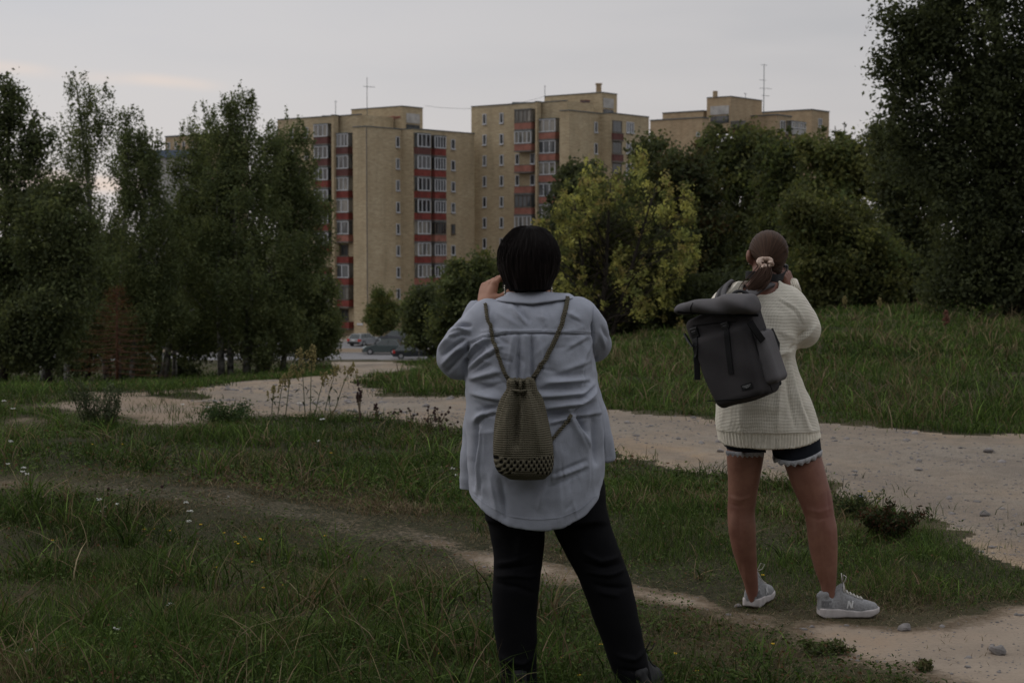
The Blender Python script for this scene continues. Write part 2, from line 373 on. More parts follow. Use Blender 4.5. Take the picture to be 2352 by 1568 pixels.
# ------------------------------------------------------------------ grass
def blades(x, y, h, w, bend, col, seg=3):
    n = len(x); z = gz(x, y); a = RNG.uniform(0, 2*np.pi, n); b = RNG.uniform(0, 2*np.pi, n)
    wx, wy = np.cos(a)*w/2, np.sin(a)*w/2; bx, by = np.cos(b)*bend, np.sin(b)*bend
    V = []
    for k in range(seg):
        t = k/seg; f = (1-t**1.6*.75); cx = x+bx*h*t*t; cy = y+by*h*t*t; cz = z-.01+h*t*(1-.35*bend*t)
        V += [np.stack((cx-wx*f, cy-wy*f, cz), -1), np.stack((cx+wx*f, cy+wy*f, cz), -1)]
    V.append(np.stack((x+bx*h, y+by*h, z-.01+h*(1-.35*bend)), -1))
    m_ = 2*seg+1; V = np.stack(V, 1).reshape(-1, 3); base = np.arange(n)*m_
    Q = [np.stack((base+2*k, base+2*k+1, base+2*k+3, base+2*k+2), -1) for k in range(seg-1)]
    T_ = np.stack((base+2*seg-2, base+2*seg-1, base+2*seg), -1)
    C = np.repeat(col, m_, 0).reshape(n, m_, 3)
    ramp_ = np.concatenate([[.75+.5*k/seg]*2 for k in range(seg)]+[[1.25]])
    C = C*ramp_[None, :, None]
    return V, np.concatenate(Q), T_, C.reshape(-1, 3)
def scatter(n, d0, d1, amax=.37):
    u = RNG.random(n); d = 1/(1/d0+u*(1/d1-1/d0)) if False else np.exp(np.log(d0)+u*np.log(d1/d0))
    a = RNG.uniform(-amax, amax, n); return d*np.sin(a), d*np.cos(a), d
def grass_cols(n, dry, patch):
    g1 = np.array((.021, .040, .011)); g2 = np.array((.078, .118, .026)); dr1 = np.array((.20, .165, .10)); dr2 = np.array((.12, .078, .05))
    t = RNG.random(n)[:, None]; c_ = g1*(1-t)+g2*t; c_ = c_*(.30+1.5*np.clip(patch, 0, 1)[:, None]**1.2)
    isd = RNG.random(n) < dry; k = RNG.random(n)[:, None]; c_[isd] = (dr1*(1-k)+dr2*k)[isd]
    return c_*(RNG.uniform(.55, 1.25, n)+.7*(RNG.random(n) < .07))[:, None]
GV, GQ, GT, GC = [], [], [], []; off = 0
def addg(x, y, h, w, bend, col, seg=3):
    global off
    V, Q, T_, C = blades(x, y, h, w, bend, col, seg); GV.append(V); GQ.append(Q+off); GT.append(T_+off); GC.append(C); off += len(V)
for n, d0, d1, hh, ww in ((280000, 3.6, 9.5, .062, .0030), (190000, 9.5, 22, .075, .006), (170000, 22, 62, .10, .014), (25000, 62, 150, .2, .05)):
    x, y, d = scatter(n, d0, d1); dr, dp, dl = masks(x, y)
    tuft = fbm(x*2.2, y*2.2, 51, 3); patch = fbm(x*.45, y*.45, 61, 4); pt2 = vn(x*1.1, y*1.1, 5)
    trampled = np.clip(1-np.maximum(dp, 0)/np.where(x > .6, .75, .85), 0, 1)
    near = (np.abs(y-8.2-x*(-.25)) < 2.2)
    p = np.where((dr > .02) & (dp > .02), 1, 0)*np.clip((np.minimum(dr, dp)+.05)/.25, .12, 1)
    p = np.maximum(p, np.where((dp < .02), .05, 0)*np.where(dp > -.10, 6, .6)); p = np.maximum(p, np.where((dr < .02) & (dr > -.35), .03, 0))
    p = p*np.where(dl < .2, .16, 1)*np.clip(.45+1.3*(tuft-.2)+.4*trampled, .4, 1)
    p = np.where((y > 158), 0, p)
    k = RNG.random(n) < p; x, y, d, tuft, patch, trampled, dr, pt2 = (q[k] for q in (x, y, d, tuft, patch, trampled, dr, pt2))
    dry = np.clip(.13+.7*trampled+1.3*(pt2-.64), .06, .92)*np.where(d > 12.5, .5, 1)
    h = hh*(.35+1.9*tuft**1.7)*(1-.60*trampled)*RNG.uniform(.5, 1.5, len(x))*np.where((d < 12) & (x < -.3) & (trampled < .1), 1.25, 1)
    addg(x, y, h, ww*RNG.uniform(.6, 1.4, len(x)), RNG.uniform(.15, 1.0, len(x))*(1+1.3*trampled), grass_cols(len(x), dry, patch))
for i in range(1500):                                    # rough tufts on the bank across the road
    d = math.exp(random.uniform(math.log(14), math.log(55))); a = random.uniform(-.1, .40); x0, y0 = d*math.sin(a), d*math.cos(a)
    if masks(np.array([x0]), np.array([y0]))[0][0] < .5 or y0 > 158: continue
    n = random.randint(10, 30); s_ = random.uniform(.08, .3); kind = random.random(); hm = .30 if kind > .25 else .5
    cc_ = grass_cols(n, np.full(n, .1 if kind > .3 else .6), np.full(n, random.uniform(.3, 1.1))); addg(x0+RNG.normal(0, s_, n), y0+RNG.normal(0, s_, n), RNG.uniform(.3*hm, hm, n), RNG.uniform(.008, .02, n)*d/25, RNG.uniform(.2, 1.2, n), cc_, 3)
# long arching tufts in the foreground
for i in range(560):
    d = math.exp(random.uniform(math.log(4.2), math.log(20))); a = random.uniform(-.36, .36); x0, y0 = d*math.sin(a), d*math.cos(a)
    dr, dp, dl = masks(np.array([x0]), np.array([y0]))
    if dr[0] < .15 or dp[0] < .35 or dl[0] < .3: continue
    sm_ = 1 if x0 < .2 else .5; n = random.randint(12, 34); s_ = random.uniform(.03, .09)
    addg(x0+RNG.normal(0, s_, n), y0+RNG.normal(0, s_, n), RNG.uniform(.14, .32, n)*sm_, RNG.uniform(.003, .0055, n)*(1+d/12), RNG.uniform(.3, 1.3, n),
         grass_cols(n, np.full(n, random.choice((.1, .2, .5))), np.full(n, random.uniform(.4, .9))), 4)
for fx, fy in ((.04, 5.33), (.44, 5.34), (-.05, 5.40), (.30, 5.38), (.12, 5.36), (.52, 5.45)):
    n = 46; addg(fx+RNG.normal(0, .045, n), fy+RNG.normal(0, .03, n), RNG.uniform(.07, .17, n), RNG.uniform(.003, .005, n), RNG.uniform(.2, 1.0, n), grass_cols(n, np.full(n, .15), np.full(n, .6)), 4)
for n, d0, d1, w_ in ((200000, 3.8, 9.5, .0042), (60000, 9.5, 16, .006)):     # dead straw and litter lying on the ground
    x, y, d = scatter(n, d0, d1); dr, dp, dl = masks(x, y); pn = fbm(x*3, y*3, 33, 3)
    k = (dr > .02) & (dp > .03) & (RNG.random(n) < np.where(dp < 1.1, 1, .3)*np.where(dp < 1.1, np.clip(pn*2.2-.1, .3, 1), np.clip(pn*2.2-.4, .1, 1))); x, y = x[k], y[k]; n = len(x)
    cc = np.array(((.19, .15, .095), (.11, .075, .05), (.26, .21, .14), (.05, .035, .025), (.05, .065, .03), (.075, .09, .04)))[RNG.integers(0, 6, n)]*RNG.uniform(.6, 1.3, n)[:, None]
    addg(x, y, RNG.uniform(.014, .036, n), w_*RNG.uniform(.6, 1.5, n), RNG.uniform(.6, 2.6, n), cc, 2)
mesh_g = mesh('grass', np.vstack(GV), [np.vstack(GQ), np.vstack(GT)], GRASS, None, False, np.vstack(GC))
props(mesh_g, 'green and straw coloured meadow grass around the dirt road and the trodden path', 'grass', kind='stuff')
# (leaves)
def leafquads(c, s, tilt=1.0, asp=.6):
    n = len(c); nrm = RNG.normal(0, 1, (n, 3)); nrm[:, 2] = np.abs(nrm[:, 2])*tilt+(.0 if tilt == 1 else .6)
    nrm /= np.linalg.norm(nrm, axis=1)[:, None]; t = np.cross(nrm, RNG.normal(0, 1, (n, 3))); t /= np.linalg.norm(t, axis=1)[:, None]
    b = np.cross(nrm, t); s = s[:, None]
    V = np.stack((c-t*s, c-b*s*asp+nrm*s*.12, c+t*s, c+b*s*asp+nrm*s*.12), 1).reshape(-1, 3)
    i = np.arange(n)*4; return V, np.stack((i, i+1, i+2, i+3), -1)
CV, CF, CC = [], [], []; off = 0
for n, d0, d1, sz in ((70000, 3.8, 10, .011), (60000, 10, 22, .016), (60000, 22, 60, .032)):
    x, y, d = scatter(n, d0, d1); dr, dp, dl = masks(x, y); cl = fbm(x*1.6, y*1.6, 91, 3)
    k = (dr > .0) & (dp > .06) & (dl > .2) & (cl+RNG.uniform(-.18, .18, n) > .44) & (np.hypot(x-1.35, y-6.95) > .55); x, y = x[k], y[k]; n = len(x)
    z = gz(x, y)+RNG.uniform(.01, .075, n)
    V, F = leafquads(np.stack((x, y, z), -1), sz*.75*RNG.uniform(.5, 1.4, n), 1.5)
    t = RNG.random(n)[:, None]; c_ = (np.array((.026, .046, .013))*(1-t)+np.array((.085, .120, .032))*t)*(.55+.9*fbm(x*.7, y*.7, 15, 3))[:, None]
    dd = RNG.random(n) < .10; c_[dd] = (.10, .055, .03)
    CV.append(V); CF.append(F+off); CC.append(np.repeat(c_, 4, 0)); off += len(V)
o = mesh('ground_cover', np.vstack(CV), np.vstack(CF), GRASS, None, False, np.vstack(CC)); props(o, 'small dark broad leaved weeds low in the grass', 'ground cover', kind='stuff')
# loose stones
STONE = simple('stone', (.24, .22, .21), .9, .45, 14, .5, .01)
def stones(n, d0, d1, s0, s1, where):
    x, y, d = scatter(n, d0, d1, .36); dr, dp, dl = masks(x, y)
    cl = fbm(x*.9, y*.9, 13, 3)
    k = ((dr < -.02) & (cl+RNG.uniform(-.2, .2, n) > .48)) if where == 'road' else (dp < .02)
    x, y, d = x[k], y[k], d[k]; n = len(x); s = RNG.uniform(s0, s1, n)*np.clip(d/9, .8, 2)*RNG.choice((1,)*16+(2.6,), n)
    ico = np.array([(math.cos(a)*math.cos(e), math.sin(a)*math.cos(e), math.sin(e)) for e in (-.3, .45) for a in np.arange(5)*2*math.pi/5+(e > 0)*.6]+[(0, 0, 1)])
    fs = [(i, (i+1) % 5, 5+(i+1) % 5, 5+i) for i in range(5)]; ft = [(5+i, 5+(i+1) % 5, 10) for i in range(5)]
    V = ico[None]*s[:, None, None]*RNG.uniform(.6, 1.3, (n, 11, 3))*np.array((1, 1, .55))
    V = V+np.stack((x, y, gz(x, y)+s*.08), -1)[:, None, :]
    b = (np.arange(n)*11)[:, None, None]
    return V.reshape(-1, 3), (np.array(fs)[None]+b).reshape(-1, 4), (np.array(ft)[None]+b).reshape(-1, 3)
V1, Q1, T1 = stones(20000, 7.5, 26, .003, .0105, 'road'); V2, Q2, T2 = stones(9000, 4.5, 11, .0025, .008, 'path')
o = mesh('loose_gravel', np.vstack((V1, V2)), [np.vstack((Q1, Q2+len(V1))), np.vstack((T1, T2+len(V1)))], STONE); props(o, 'scattered grey pebbles on the dirt road and path', 'gravel', kind='stuff')
for i, (px, py, s, lb) in enumerate(((1696, 1394, .018, 'rounded grey stone beside the heel of the left sneaker'), (2078, 1447, .03, 'grey stone on the path to the right of the right sneaker'),
        (1700, 1078, .035, 'dark flat stone on the road edge behind the bare legs'), (2270, 1040, .04, 'rusty brown stone on the far sandy side of the road, at the right'),
        (2262, 1185, .035, 'flat dark stone on the dirt road near the right side of the picture'), (1655, 1038, .03, 'grey stone on the road just left of the white sweater'), (2290, 1502, .04, 'stone in the footpath at the bottom right corner'))):
    p = hit(px, py); b = MB(); b.ball(p+(0, 0, s*.3), (s, s*.8, s*.55), 9, 6)
    b.v = [tuple(np.array(v)+(vn(v[0]*40, v[1]*40+v[2]*40, i)-.5)*s*.5) for v in b.v]
    props(b.build('stone', STONE), lb, 'stone', 'larger stones on the dirt')
# ------------------------------------------------------------------ apartment blocks
def brick(name, c1, c2):
    m = M(name, .92, .15); tcn = m.n.new('ShaderNodeTexCoord')
    n1 = m.noise(.35, 5, tcn.outputs['Object'], .6); n2 = m.noise(1.0, 4, m.co(scale=(1.2, 1.2, 7)), .75); n3 = m.noise(9, 3)
    c_ = m.mix(m.ramp(n1, .35, .65), c1, c2); c_ = m.mix(m.ramp(n2, .40, .62, 0, .75), c_, tuple(v*.60 for v in c1)); c_ = m.mix(m.ramp(n3, .35, .65, 0, .35), c_, (.40, .25, .15))
    sp = m.n.new('ShaderNodeSeparateXYZ'); m.l.new(tcn.outputs['Object'], sp.inputs[0])
    fr = m.math('FRACT', m.math('DIVIDE', m.math('ADD', sp.outputs[2], 40.1), 2.8)); ln = m.ramp(m.math('ABSOLUTE', m.math('SUBTRACT', fr, .5)), .0, .02, .35, 0)
    c_ = m.mix(ln, c_, tuple(v*.6 for v in c1)); 
    fr2 = m.math('FRACT', m.math('DIVIDE', m.math('ADD', sp.outputs[2], 40.), .15)); c_ = m.mix(m.ramp(fr2, .8, 1, 0, .25), c_, tuple(v*.7 for v in c1))
    st2 = m.noise(1, 4, m.co(scale=(.9, .9, .12)), .6); c_ = m.mix(m.ramp(st2, .5, .7, 0, .35), c_, tuple(v*.5 for v in c1)); m.color(c_); return m.m
BRICK = brick('yellow_brick', (.385, .325, .215), (.47, .41, .285)); BRICK2 = brick('dark_yellow_brick', (.37, .29, .19), (.42, .345, .235))
TRIMD = simple('roof_metal', (.10, .12, .13), .6, .2, 2); WFR = simple('window_frame_white', (.50, .51, .54), .5, .15, 3)
DFR = simple('window_frame_dark', (.10, .085, .07), .6, .2, 3); SLAB = simple('balcony_slab', (.16, .145, .13), .9, .4, 3)
REDP = simple('red_panel', (.20, .045, .037), .85, .4, 1.3); REDQ = simple('faded_red_panel', (.29, .125, .095), .85, .3, 1.3)
REDD = simple('brown_panel', (.12, .05, .045), .85, .3, 1.3); PALE = simple('pale_panel', (.42, .41, .40), .8, .3, 1.2); PANELS = [REDP, REDQ, REDD]
def glass(name, c_, c2):
    m = M(name, .12, .6); m.color(m.mix(m.ramp(m.noise(.9, 2, m.co(scale=(1, 1, .25))), .45, .55), c_, c2)); return m.m
GLASS = [glass('dark_window_glass', (.02, .022, .025), (.06, .065, .07)), glass('curtained_window_glass', (.09, .09, .085), (.20, .19, .17)), glass('grey_window_glass', (.05, .055, .06), (.13, .135, .14))]
U0 = np.array((math.sin(math.radians(38.5)), math.cos(math.radians(38.5)))); V0 = np.array((-U0[1], U0[0]))
def along(p, ax, px):                                 # move from p along ax until image column px
    t = (px-CX)/KF*1.0; k = t/ CT if False else t
    # column px: X/Y' = t with Y' the depth along the view axis (about Y for far points)
    f = CT; return p+ax*((k*f*p[1]-p[0])/(ax[0]-k*f*ax[1]))
def at(px, Y): return np.array(((px-CX)/KF*CT*Y, Y))
class Face:                                           # vertical facade plane
    def __init__(s, p, ax):
        s.p = np.array(p); s.ax = np.array(ax); n = np.array((s.ax[1], -s.ax[0])); s.n = n if n[1] < 0 else -n
    def pt(s, px): return along(s.p, s.ax, px)
def b3(p2, z): return np.array((p2[0], p2[1], z))
def window(bld, F, x0, x1, z0, z1, gi=0, frame=WFR, nv=1, transom=False, proud=.04, name='window'):
    a, b = F.pt(x0), F.pt(x1)
    if (b-a)@F.ax < 0: a, b = b, a
    w = np.linalg.norm(b-a); m_ = (a+b)/2+F.n*proud; e = (b-a)/2; t = .09; fd = F.n*.05; fr = MB(); zc = (z0+z1)/2; hh = (z1-z0)/2
    un = e/np.linalg.norm(e)
    for s_ in (-1, 1):
        fr.box(b3(m_+un*s_*(w/2-t/2), zc), (*(un*t/2), 0), (*fd, 0), (0, 0, hh)); fr.box(b3(m_, zc+s_*(hh-t/2)), (*(e-un*t), 0), (*(fd*.98), 0), (0, 0, t/2))
    for k in range(nv):
        fr.box(b3(m_+un*((k+1)/(nv+1)-.5)*w, zc), (*(un*.035*1.2), 0), (*(fd*.9), 0), (0, 0, hh-t))
    if name == 'window': fr.box(b3(m_+F.n*.07, z0-.05), (*(e*1.06), 0), (*(F.n*.1), 0), (0, 0, .05))
    o = fr.build(name, frame, bld)
    g = MB(); g.box(b3(m_-F.n*.02, zc), (*(e-un*t*.5), 0), (*(F.n*.02), 0), (0, 0, hh-t*.5)); gg = g.build('pane', GLASS[gi]); adopt(gg, o)
    return o
def balcony(bld, F, x0, x1, zs, ztop, deep, panel, gl, gi=1, nv=2, frame=WFR):
    """zs sill (top of parapet); parapet below it 1.05 m; optional glazing up to ztop"""
    a, b = F.pt(x0), F.pt(x1); e = (b-a)/2; w = np.linalg.norm(e)*2; un = e/np.linalg.norm(e); m_ = (a+b)/2; c_ = m_+F.n*deep
    q = MB(); q.box(b3(c_-F.n*.04, zs-.5), (*e, 0), (*(F.n*.05), 0), (0, 0, .42))
    for s_ in (-1, 1): q.box(b3(m_+un*s_*(w/2-.04)+F.n*(deep/2-.05), zs-.5), (*(un*.04), 0), (*(F.n*(deep/2-.04)), 0), (0, 0, .42))
    o = q.build('balcony', panel, bld)
    s2 = MB(); s2.box(b3(m_+F.n*(deep/2), zs-1.02), (*(e*1.02), 0), (*(F.n*(deep/2+.05)), 0), (0, 0, .09)); s2.box(b3(c_-F.n*.03, zs-.05), (*(e*1.01), 0), (*(F.n*.08), 0), (0, 0, .04)); adopt(s2.build('slab', SLAB), o)
    zc = (zs+ztop)/2; hh = (ztop-zs)/2
    if gl:
        fr = MB(); t = .1; y_ = c_-F.n*.03
        for s_ in (-1, 1):
            fr.box(b3(y_+un*s_*(w/2-t/2), zc), (*(un*t/2), 0), (*(F.n*.05), 0), (0, 0, hh)); fr.box(b3(y_, zc+s_*(hh-t/2)), (*(e-un*t), 0), (*(F.n*.048), 0), (0, 0, t/2))
        for k in range(nv): fr.box(b3(y_+un*((k+1)/(nv+1)-.5)*w, zc), (*(un*.05), 0), (*(F.n*.045), 0), (0, 0, hh-t))
        adopt(fr.build('glazing_frame', frame), o)
        g = MB(); g.box(b3(y_-F.n*.03, zc), (*(e*.98), 0), (*(F.n*.015), 0), (0, 0, hh*.97)); 
        for s_ in (-1, 1): g.box(b3(m_+un*s_*(w/2-.06)+F.n*(deep/2-.06), zc), (*(un*.015), 0), (*(F.n*(deep/2-.07)), 0), (0, 0, hh*.97))
        adopt(g.build('pane', GLASS[gi]), o)
        r_ = MB(); r_.box(b3(m_+F.n*(deep/2), ztop+.06), (*(e*1.03), 0), (*(F.n*(deep/2+.06)), 0), (0, 0, .05)); adopt(r_.build('canopy', TRIMD), o)
    return o
def mast(bld, p, z0, z1, bars=(), r=.05, name='antenna'):
    a = MB(); a.tube([b3(p, z0-.3), b3(p, z1)], [r, r*.7], 6)
    for zz, l, r_ in bars: a.tube([(p[0]-l, p[1], zz), (p[0]+l*r_, p[1]+.3, zz-.05)], .03, 4)
    return a.build(name, TRIMD, bld)
ZB = CAMZ-12.3
def Z(py, Y): return P(CX, py, Y)[2]
def rim(mb, pts, z, t=.09, h=.10):
    for a, b in zip(pts[:-1], pts[1:]):
        e = (b-a)/2; n = np.array((e[1], -e[0])); n = n/np.linalg.norm(n)*t; mb.box(b3((a+b)/2, z+h/2), (*(e*1.004), 0), (*n, 0), (0, 0, h/2))
rb = random.Random(5)
def tower(label, c0, dpt, V, zlow, zhigh, zlev, spec, loc_px):
    """stepped section: spec holds the image columns of the plan's corners"""
    s = spec; bld = thing('apartment_building', label, 'apartment building', b3(at(loc_px, dpt), ZB), 'yellow brick apartment blocks')
    corner = at(s['corner'], dpt)                                   # nearest corner
    a_left = along(corner, V0, s['slab']); stepL = a_left+U0*1.6     # slab in front, then recessed bay
    bayR = stepL; bayL = along(bayR, V0, s['bay']); pier = bayL-U0*1.3
    pierL = along(pier, V0, s['pier']); fl = pierL+U0*.9; far = along(fl, V0, s['left'])
    r1 = along(corner, U0, s['r1']); r2 = along(r1, -V0, s['r2']); r2b = r2
    r3 = along(r2b+U0*.0, U0, s['r3']); r4 = along(r3, -V0, s['r4']) if s.get('r4') else r3
    back = U0*11
    w_ = MB(); zB = ZB-1.5
    lo = [a_left+U0*3.5+V0*0, a_left, corner, r1, r2, r3, r3+V0*8, a_left+U0*3.5+V0*.0]
    w_.prism([tuple(p) for p in (far, fl, pierL, pier, bayL, bayR, bayR+U0*6, far+U0*9)], zB, zhigh)
    w_.prism([tuple(p) for p in (a_left+U0*.002-V0*.0, corner, r1, r2, r3, r3+V0*7.5, a_left+U0*7.0-V0*.05)], zB, zlow)
    w_.build('wall', spec.get('mat', BRICK), bld)
    rr = MB(); rim(rr, [far, fl, pierL, pier, bayL, bayR], zhigh); rim(rr, [pier, pier+U0*7], zhigh); rim(rr, [a_left+U0*1.5, a_left, corner, r1, r2, r3], zlow); rr.build('roof_edge', TRIMD, bld)
    return bld, dict(slab=Face(a_left, V0), bay=Face(bayR, V0), pier=Face(pier, V0), left=Face(fl, V0), right=Face(corner, U0), step=Face(r2, V0), right2=Face(r2, U0), corner=corner, far=far)
# --- left tower
Y1 = 200.
bld, f = tower('yellow brick apartment tower with dark red balcony panels, directly right of the birches', 842, Y1, None, Z(291, 200), Z(268, 206), 13.5,
    dict(corner=842, slab=812, bay=779, pier=768, left=640, r1=924, r2=950, r3=1090, r4=None), 842)
R1 = {k: v for k, v in f.items()}
for k in range(9):
    zs = 13.55-2.8*k; u = zs+1.4
    gi = rb.choice((0, 1, 2, 1)); pm = [REDD, REDD, REDP, REDP, REDQ, REDP, REDP, REDP, REDP][k]
    balcony(bld, f['bay'], 780, 811.5, zs, zs+1.65, .9, pm, k not in (5, 8), gi, rb.choice((1, 2, 3)), WFR if k != 7 else DFR)
    if k in (5, 8): window(bld, f['bay'], 784, 800, zs+.1, zs+1.5, 0, DFR, 1)
    if k < 9: balcony(bld, f['left'], 735, 766, u, u+1.55, 1.0, REDD if k < 2 else REDP, k != 6, rb.choice((0, 1)), 2)
    window(bld, f['right'], 910, 918, zs, zs+1.35, rb.choice((0, 2)), WFR, 0)
    balcony(bld, f['right2'], 951.5, 980.5, zs, zs+1.7, .7, rb.choice((REDP, REDP, REDQ, REDD)), True, rb.choice((0, 1, 2)), 2)
    balcony(bld, f['right2'], 990.5, 1016, zs, zs+1.55, .7, rb.choice((REDP, REDP, REDQ, REDD)), True, rb.choice((0, 1, 2)), 3, DFR if k == 4 else WFR)
    if k < 8: window(bld, f['right2'], 1036, 1045, zs+.05, zs+1.35, rb.choice((0, 2)), DFR if k == 4 else WFR, 0)
    window(bld, f['left'], 668, 676, u+.1, u+1.4, 0, WFR, 0); window(bld, f['left'], 702, 710, u+.1, u+1.4, 0, WFR, 0)
def penthouse(bld, pc, Yc, xl, xr, ztop, zbot, zpan, panx, mat=BRICK, flip=False):
    c_ = at(pc, Yc); l_ = along(c_, V0, xl); r_ = along(c_, U0, xr); w_ = MB()
    w_.prism([tuple(l_), tuple(c_), tuple(r_), tuple(r_+(l_-c_))], zbot, ztop); o = w_.build('machine_room', mat, bld)
    q = MB(); rim(q, [l_, c_, r_], ztop); adopt(q.build('roof_edge', TRIMD), o)
    F = Face(c_, V0 if flip else U0); a, b = F.pt(panx[0]), F.pt(panx[1]); e = (b-a)/2
    q = MB(); q.box(b3((a+b)/2+F.n*.05, (zpan[0]+zpan[1])/2), (*e, 0), (*(F.n*.06), 0), (0, 0, (zpan[0]-zpan[1])/2)); adopt(q.build('panel', PALE), o)
    q = MB(); q.box(b3((a+b)/2+F.n*.04, zpan[1]-.75), (*e, 0), (*(F.n*.05), 0), (0, 0, .55)); adopt(q.build('window', GLASS[0]), o)
    return c_, l_, r_, F
c_, l_, r_, F_ = penthouse(bld, 925, 207, 809, 972, Z(244.5, 207), 14, (Z(262, 209), Z(284, 209)), (934, 964))
m_ = MB(); Fv = Face(c_, V0); a, b = Fv.pt(890), Fv.pt(919)
for i, t in enumerate(np.linspace(.05, .95, 7)): m_.box(b3(a*(1-t)+b*t+Fv.n*.03, Z(268.5+(i % 2), 207)), (*(Fv.ax*.28), 0), (*(Fv.n*.04), 0), (0, 0, .12+.12*(i == 3)))
m_.build('brick_ornament', REDQ, bld)
mast(bld, at(845, 207), Z(262, 207), Z(178, 207), ((Z(199, 207), .5, 2.0),)); mast(bld, at(773, 209), Z(270, 209), Z(231, 209), ((Z(233, 209), .15, 1),))
m_ = MB(); q = at(746, 209)+U0*1; m_.box(b3(q, Z(268.5, 209)), (.9, 0, 0), (0, .6, 0), (0, 0, .2)); m_.build('roof_hatch', TRIMD, bld)
m_ = MB(); m_.tube([b3(f['corner']+f['right'].n*.08, ZB), b3(f['corner']+f['right'].n*.08, Z(292, 200))], .07, 5); m_.build('downpipe', SLAB, bld)
m_ = MB(); q = (Face(at(842, 200), V0)).pt(826); m_.box(b3(q+f['slab'].n*.04, Z(745, 200)), (*(V0*.5), 0), (*(f['slab'].n*.03), 0), (0, 0, .12)); m_.build('house_sign', WFR, bld)
# --- middle tower
bld, f = tower('taller yellow brick apartment tower with faded red balconies, behind the black haired head', 1307, 205, None, Z(254, 205), Z(239, 212), 17, dict(corner=1307, slab=1285, bay=1243, pier=1233, left=1083, r1=1378, r2=1403, r3=1489, r4=None), 1307)
for k in range(10):
    zs = 15.75-2.8*k; u = zs+1.4
    balcony(bld, f['bay'], 1244, 1284.5, zs, zs+1.65, .9, REDQ, True, rb.choice((1, 2)), rb.choice((2, 3)))
    balcony(bld, f['left'], 1193, 1231, u, u+1.6, 1.1, REDQ, k not in (2, 3), rb.choice((1, 2, 1)), 3, [DFR, WFR, WFR, WFR, DFR, WFR, WFR, WFR, WFR, WFR][k])
    if k in (2, 3): window(bld, f['left'], 1218, 1229, u+.1, u+1.5, 2, WFR, 0)
    for x in (1113.5, 1152.5, 1188.5): window(bld, f['left'], x-4.2, x+4.2, u+.1, u+1.5, rb.choice((0, 0, 2)), WFR, 0)
    window(bld, f['right'], 1364, 1371, zs, zs+1.4, rb.choice((0, 2)), WFR, 0)
    balcony(bld, f['right2'], 1404, 1427, zs, zs+1.6, .3, REDD, k > 3, 0, 1, DFR)
    window(bld, f['right2'], 1405, 1426.5, zs+.05, zs+1.62, 0, DFR, 0)  # dark pane and frame stand in for the shade inside the balcony recess
    window(bld, f['right2'], 1437, 1454, zs+.15, zs+1.6, rb.choice((0, 2)), WFR, 2)
penthouse(bld, 1381, 214, 1250, 1416, Z(213, 214), 16, (Z(228, 216), Z(250, 216)), (1384, 1407))
c_ = at(1374, 216); m_ = MB(); m_.box(b3(c_, Z(203, 216)), (.35, 0, 0), (0, .35, 0), (0, 0, .65)); m_.box(b3(c_, Z(193.5, 216)), (.45, 0, 0), (0, .45, 0), (0, 0, .08)); m_.build('chimney', BRICK2, bld)
mast(bld, at(1251, 215), Z(222, 215), Z(196, 215), ((Z(198, 215), .1, 1),)); mast(bld, at(1343, 214), Z(240, 214), Z(232, 214), ((Z(233, 214), .7, 1),))
Fv = Face(at(1381, 214), V0); m_ = MB()
for i, t in enumerate((0, .3, .62, 1.)): m_.box(b3(Fv.pt(1335+16*t)+Fv.n*.03, Z(231.5+(i % 2), 215)), (*(V0*.2), 0), (*(Fv.n*.04), 0), (0, 0, .16))
m_.build('brick_ornament', REDD, bld)
m_ = MB(); m_.box(b3(at(1203, 214), Z(238, 214)), (1.6, 0, 0), (0, .6, 0), (0, 0, .14)); m_.build('roof_hatch', TRIMD, bld)
# --- right tower behind the wood
bld = thing('apartment_building', 'brownish brick apartment block with a tall antenna above the tree tops', 'apartment building', b3(at(1690, 240), ZB), 'yellow brick apartment blocks')
def blk(pc, Yc, xl, xr, ytop, mt=BRICK2, deep=9):
    c_ = at(pc, Yc); l_ = along(c_, V0, xl); r_ = along(c_, U0, xr); w_ = MB()
    w_.prism([tuple(l_), tuple(c_), tuple(r_), tuple(r_+(l_-c_))], ZB-1, Z(ytop, Yc)); return c_, l_, r_, w_
W3 = MB(); E3 = MB()
for pc, Yc, xl, xr, yt in ((1611, 236, 1492, 1626, 271), (1613, 241, 1520, 1640, 255.5), (1782, 240, 1713, 1815, 264.5), (1861, 252, 1745, 1901, 252.5)):
    c_, l_, r_, w_ = blk(pc, Yc, xl, xr, yt); n = len(W3.v); W3.v += w_.v; W3.f += [tuple(i+n for i in q) for q in w_.f]; rim(E3, [l_, c_, r_], Z(yt, Yc), .12, .14)
W3.build('wall', BRICK2, bld); E3.build('roof_edge', TRIMD, bld)
# machine room whose pale panel faces the front left side
penthouse(bld, 1676, 238, 1621, 1747, Z(222, 238), Z(300, 238), (Z(242, 238), Z(262, 238)), (1630, 1672), BRICK2, True)
c_ = at(1611, 236)
for (p0, xa, xb, ya, yb, Yd, gi) in ((at(1782, 240), 1789, 1800, 276, 300, 240, 1), (at(1861, 252), 1876, 1884, 270, 290, 252, 0)):
    window(bld, Face(p0, U0), xa, xb, Z(yb, Yd), Z(ya, Yd), gi, WFR, 1)
window(bld, Face(at(1611, 236), V0), 1598, 1606, Z(312, 236), Z(303, 236), 2, WFR, 0)
Fr = Face(at(1782, 240), U0)
for k in range(3): balcony(bld, Fr, 1803, 1835, Z(292, 240)-2.8*k, Z(277, 240)-2.8*k, 1.0, PALE, True, 1, 2)
Fl = Face(at(1713, 237), V0)
for k in range(3): balcony(bld, Fl, 1682, 1711, Z(296, 240)-2.8*k, Z(283, 240)-2.8*k, .8, REDD, True, 0, 2, DFR)
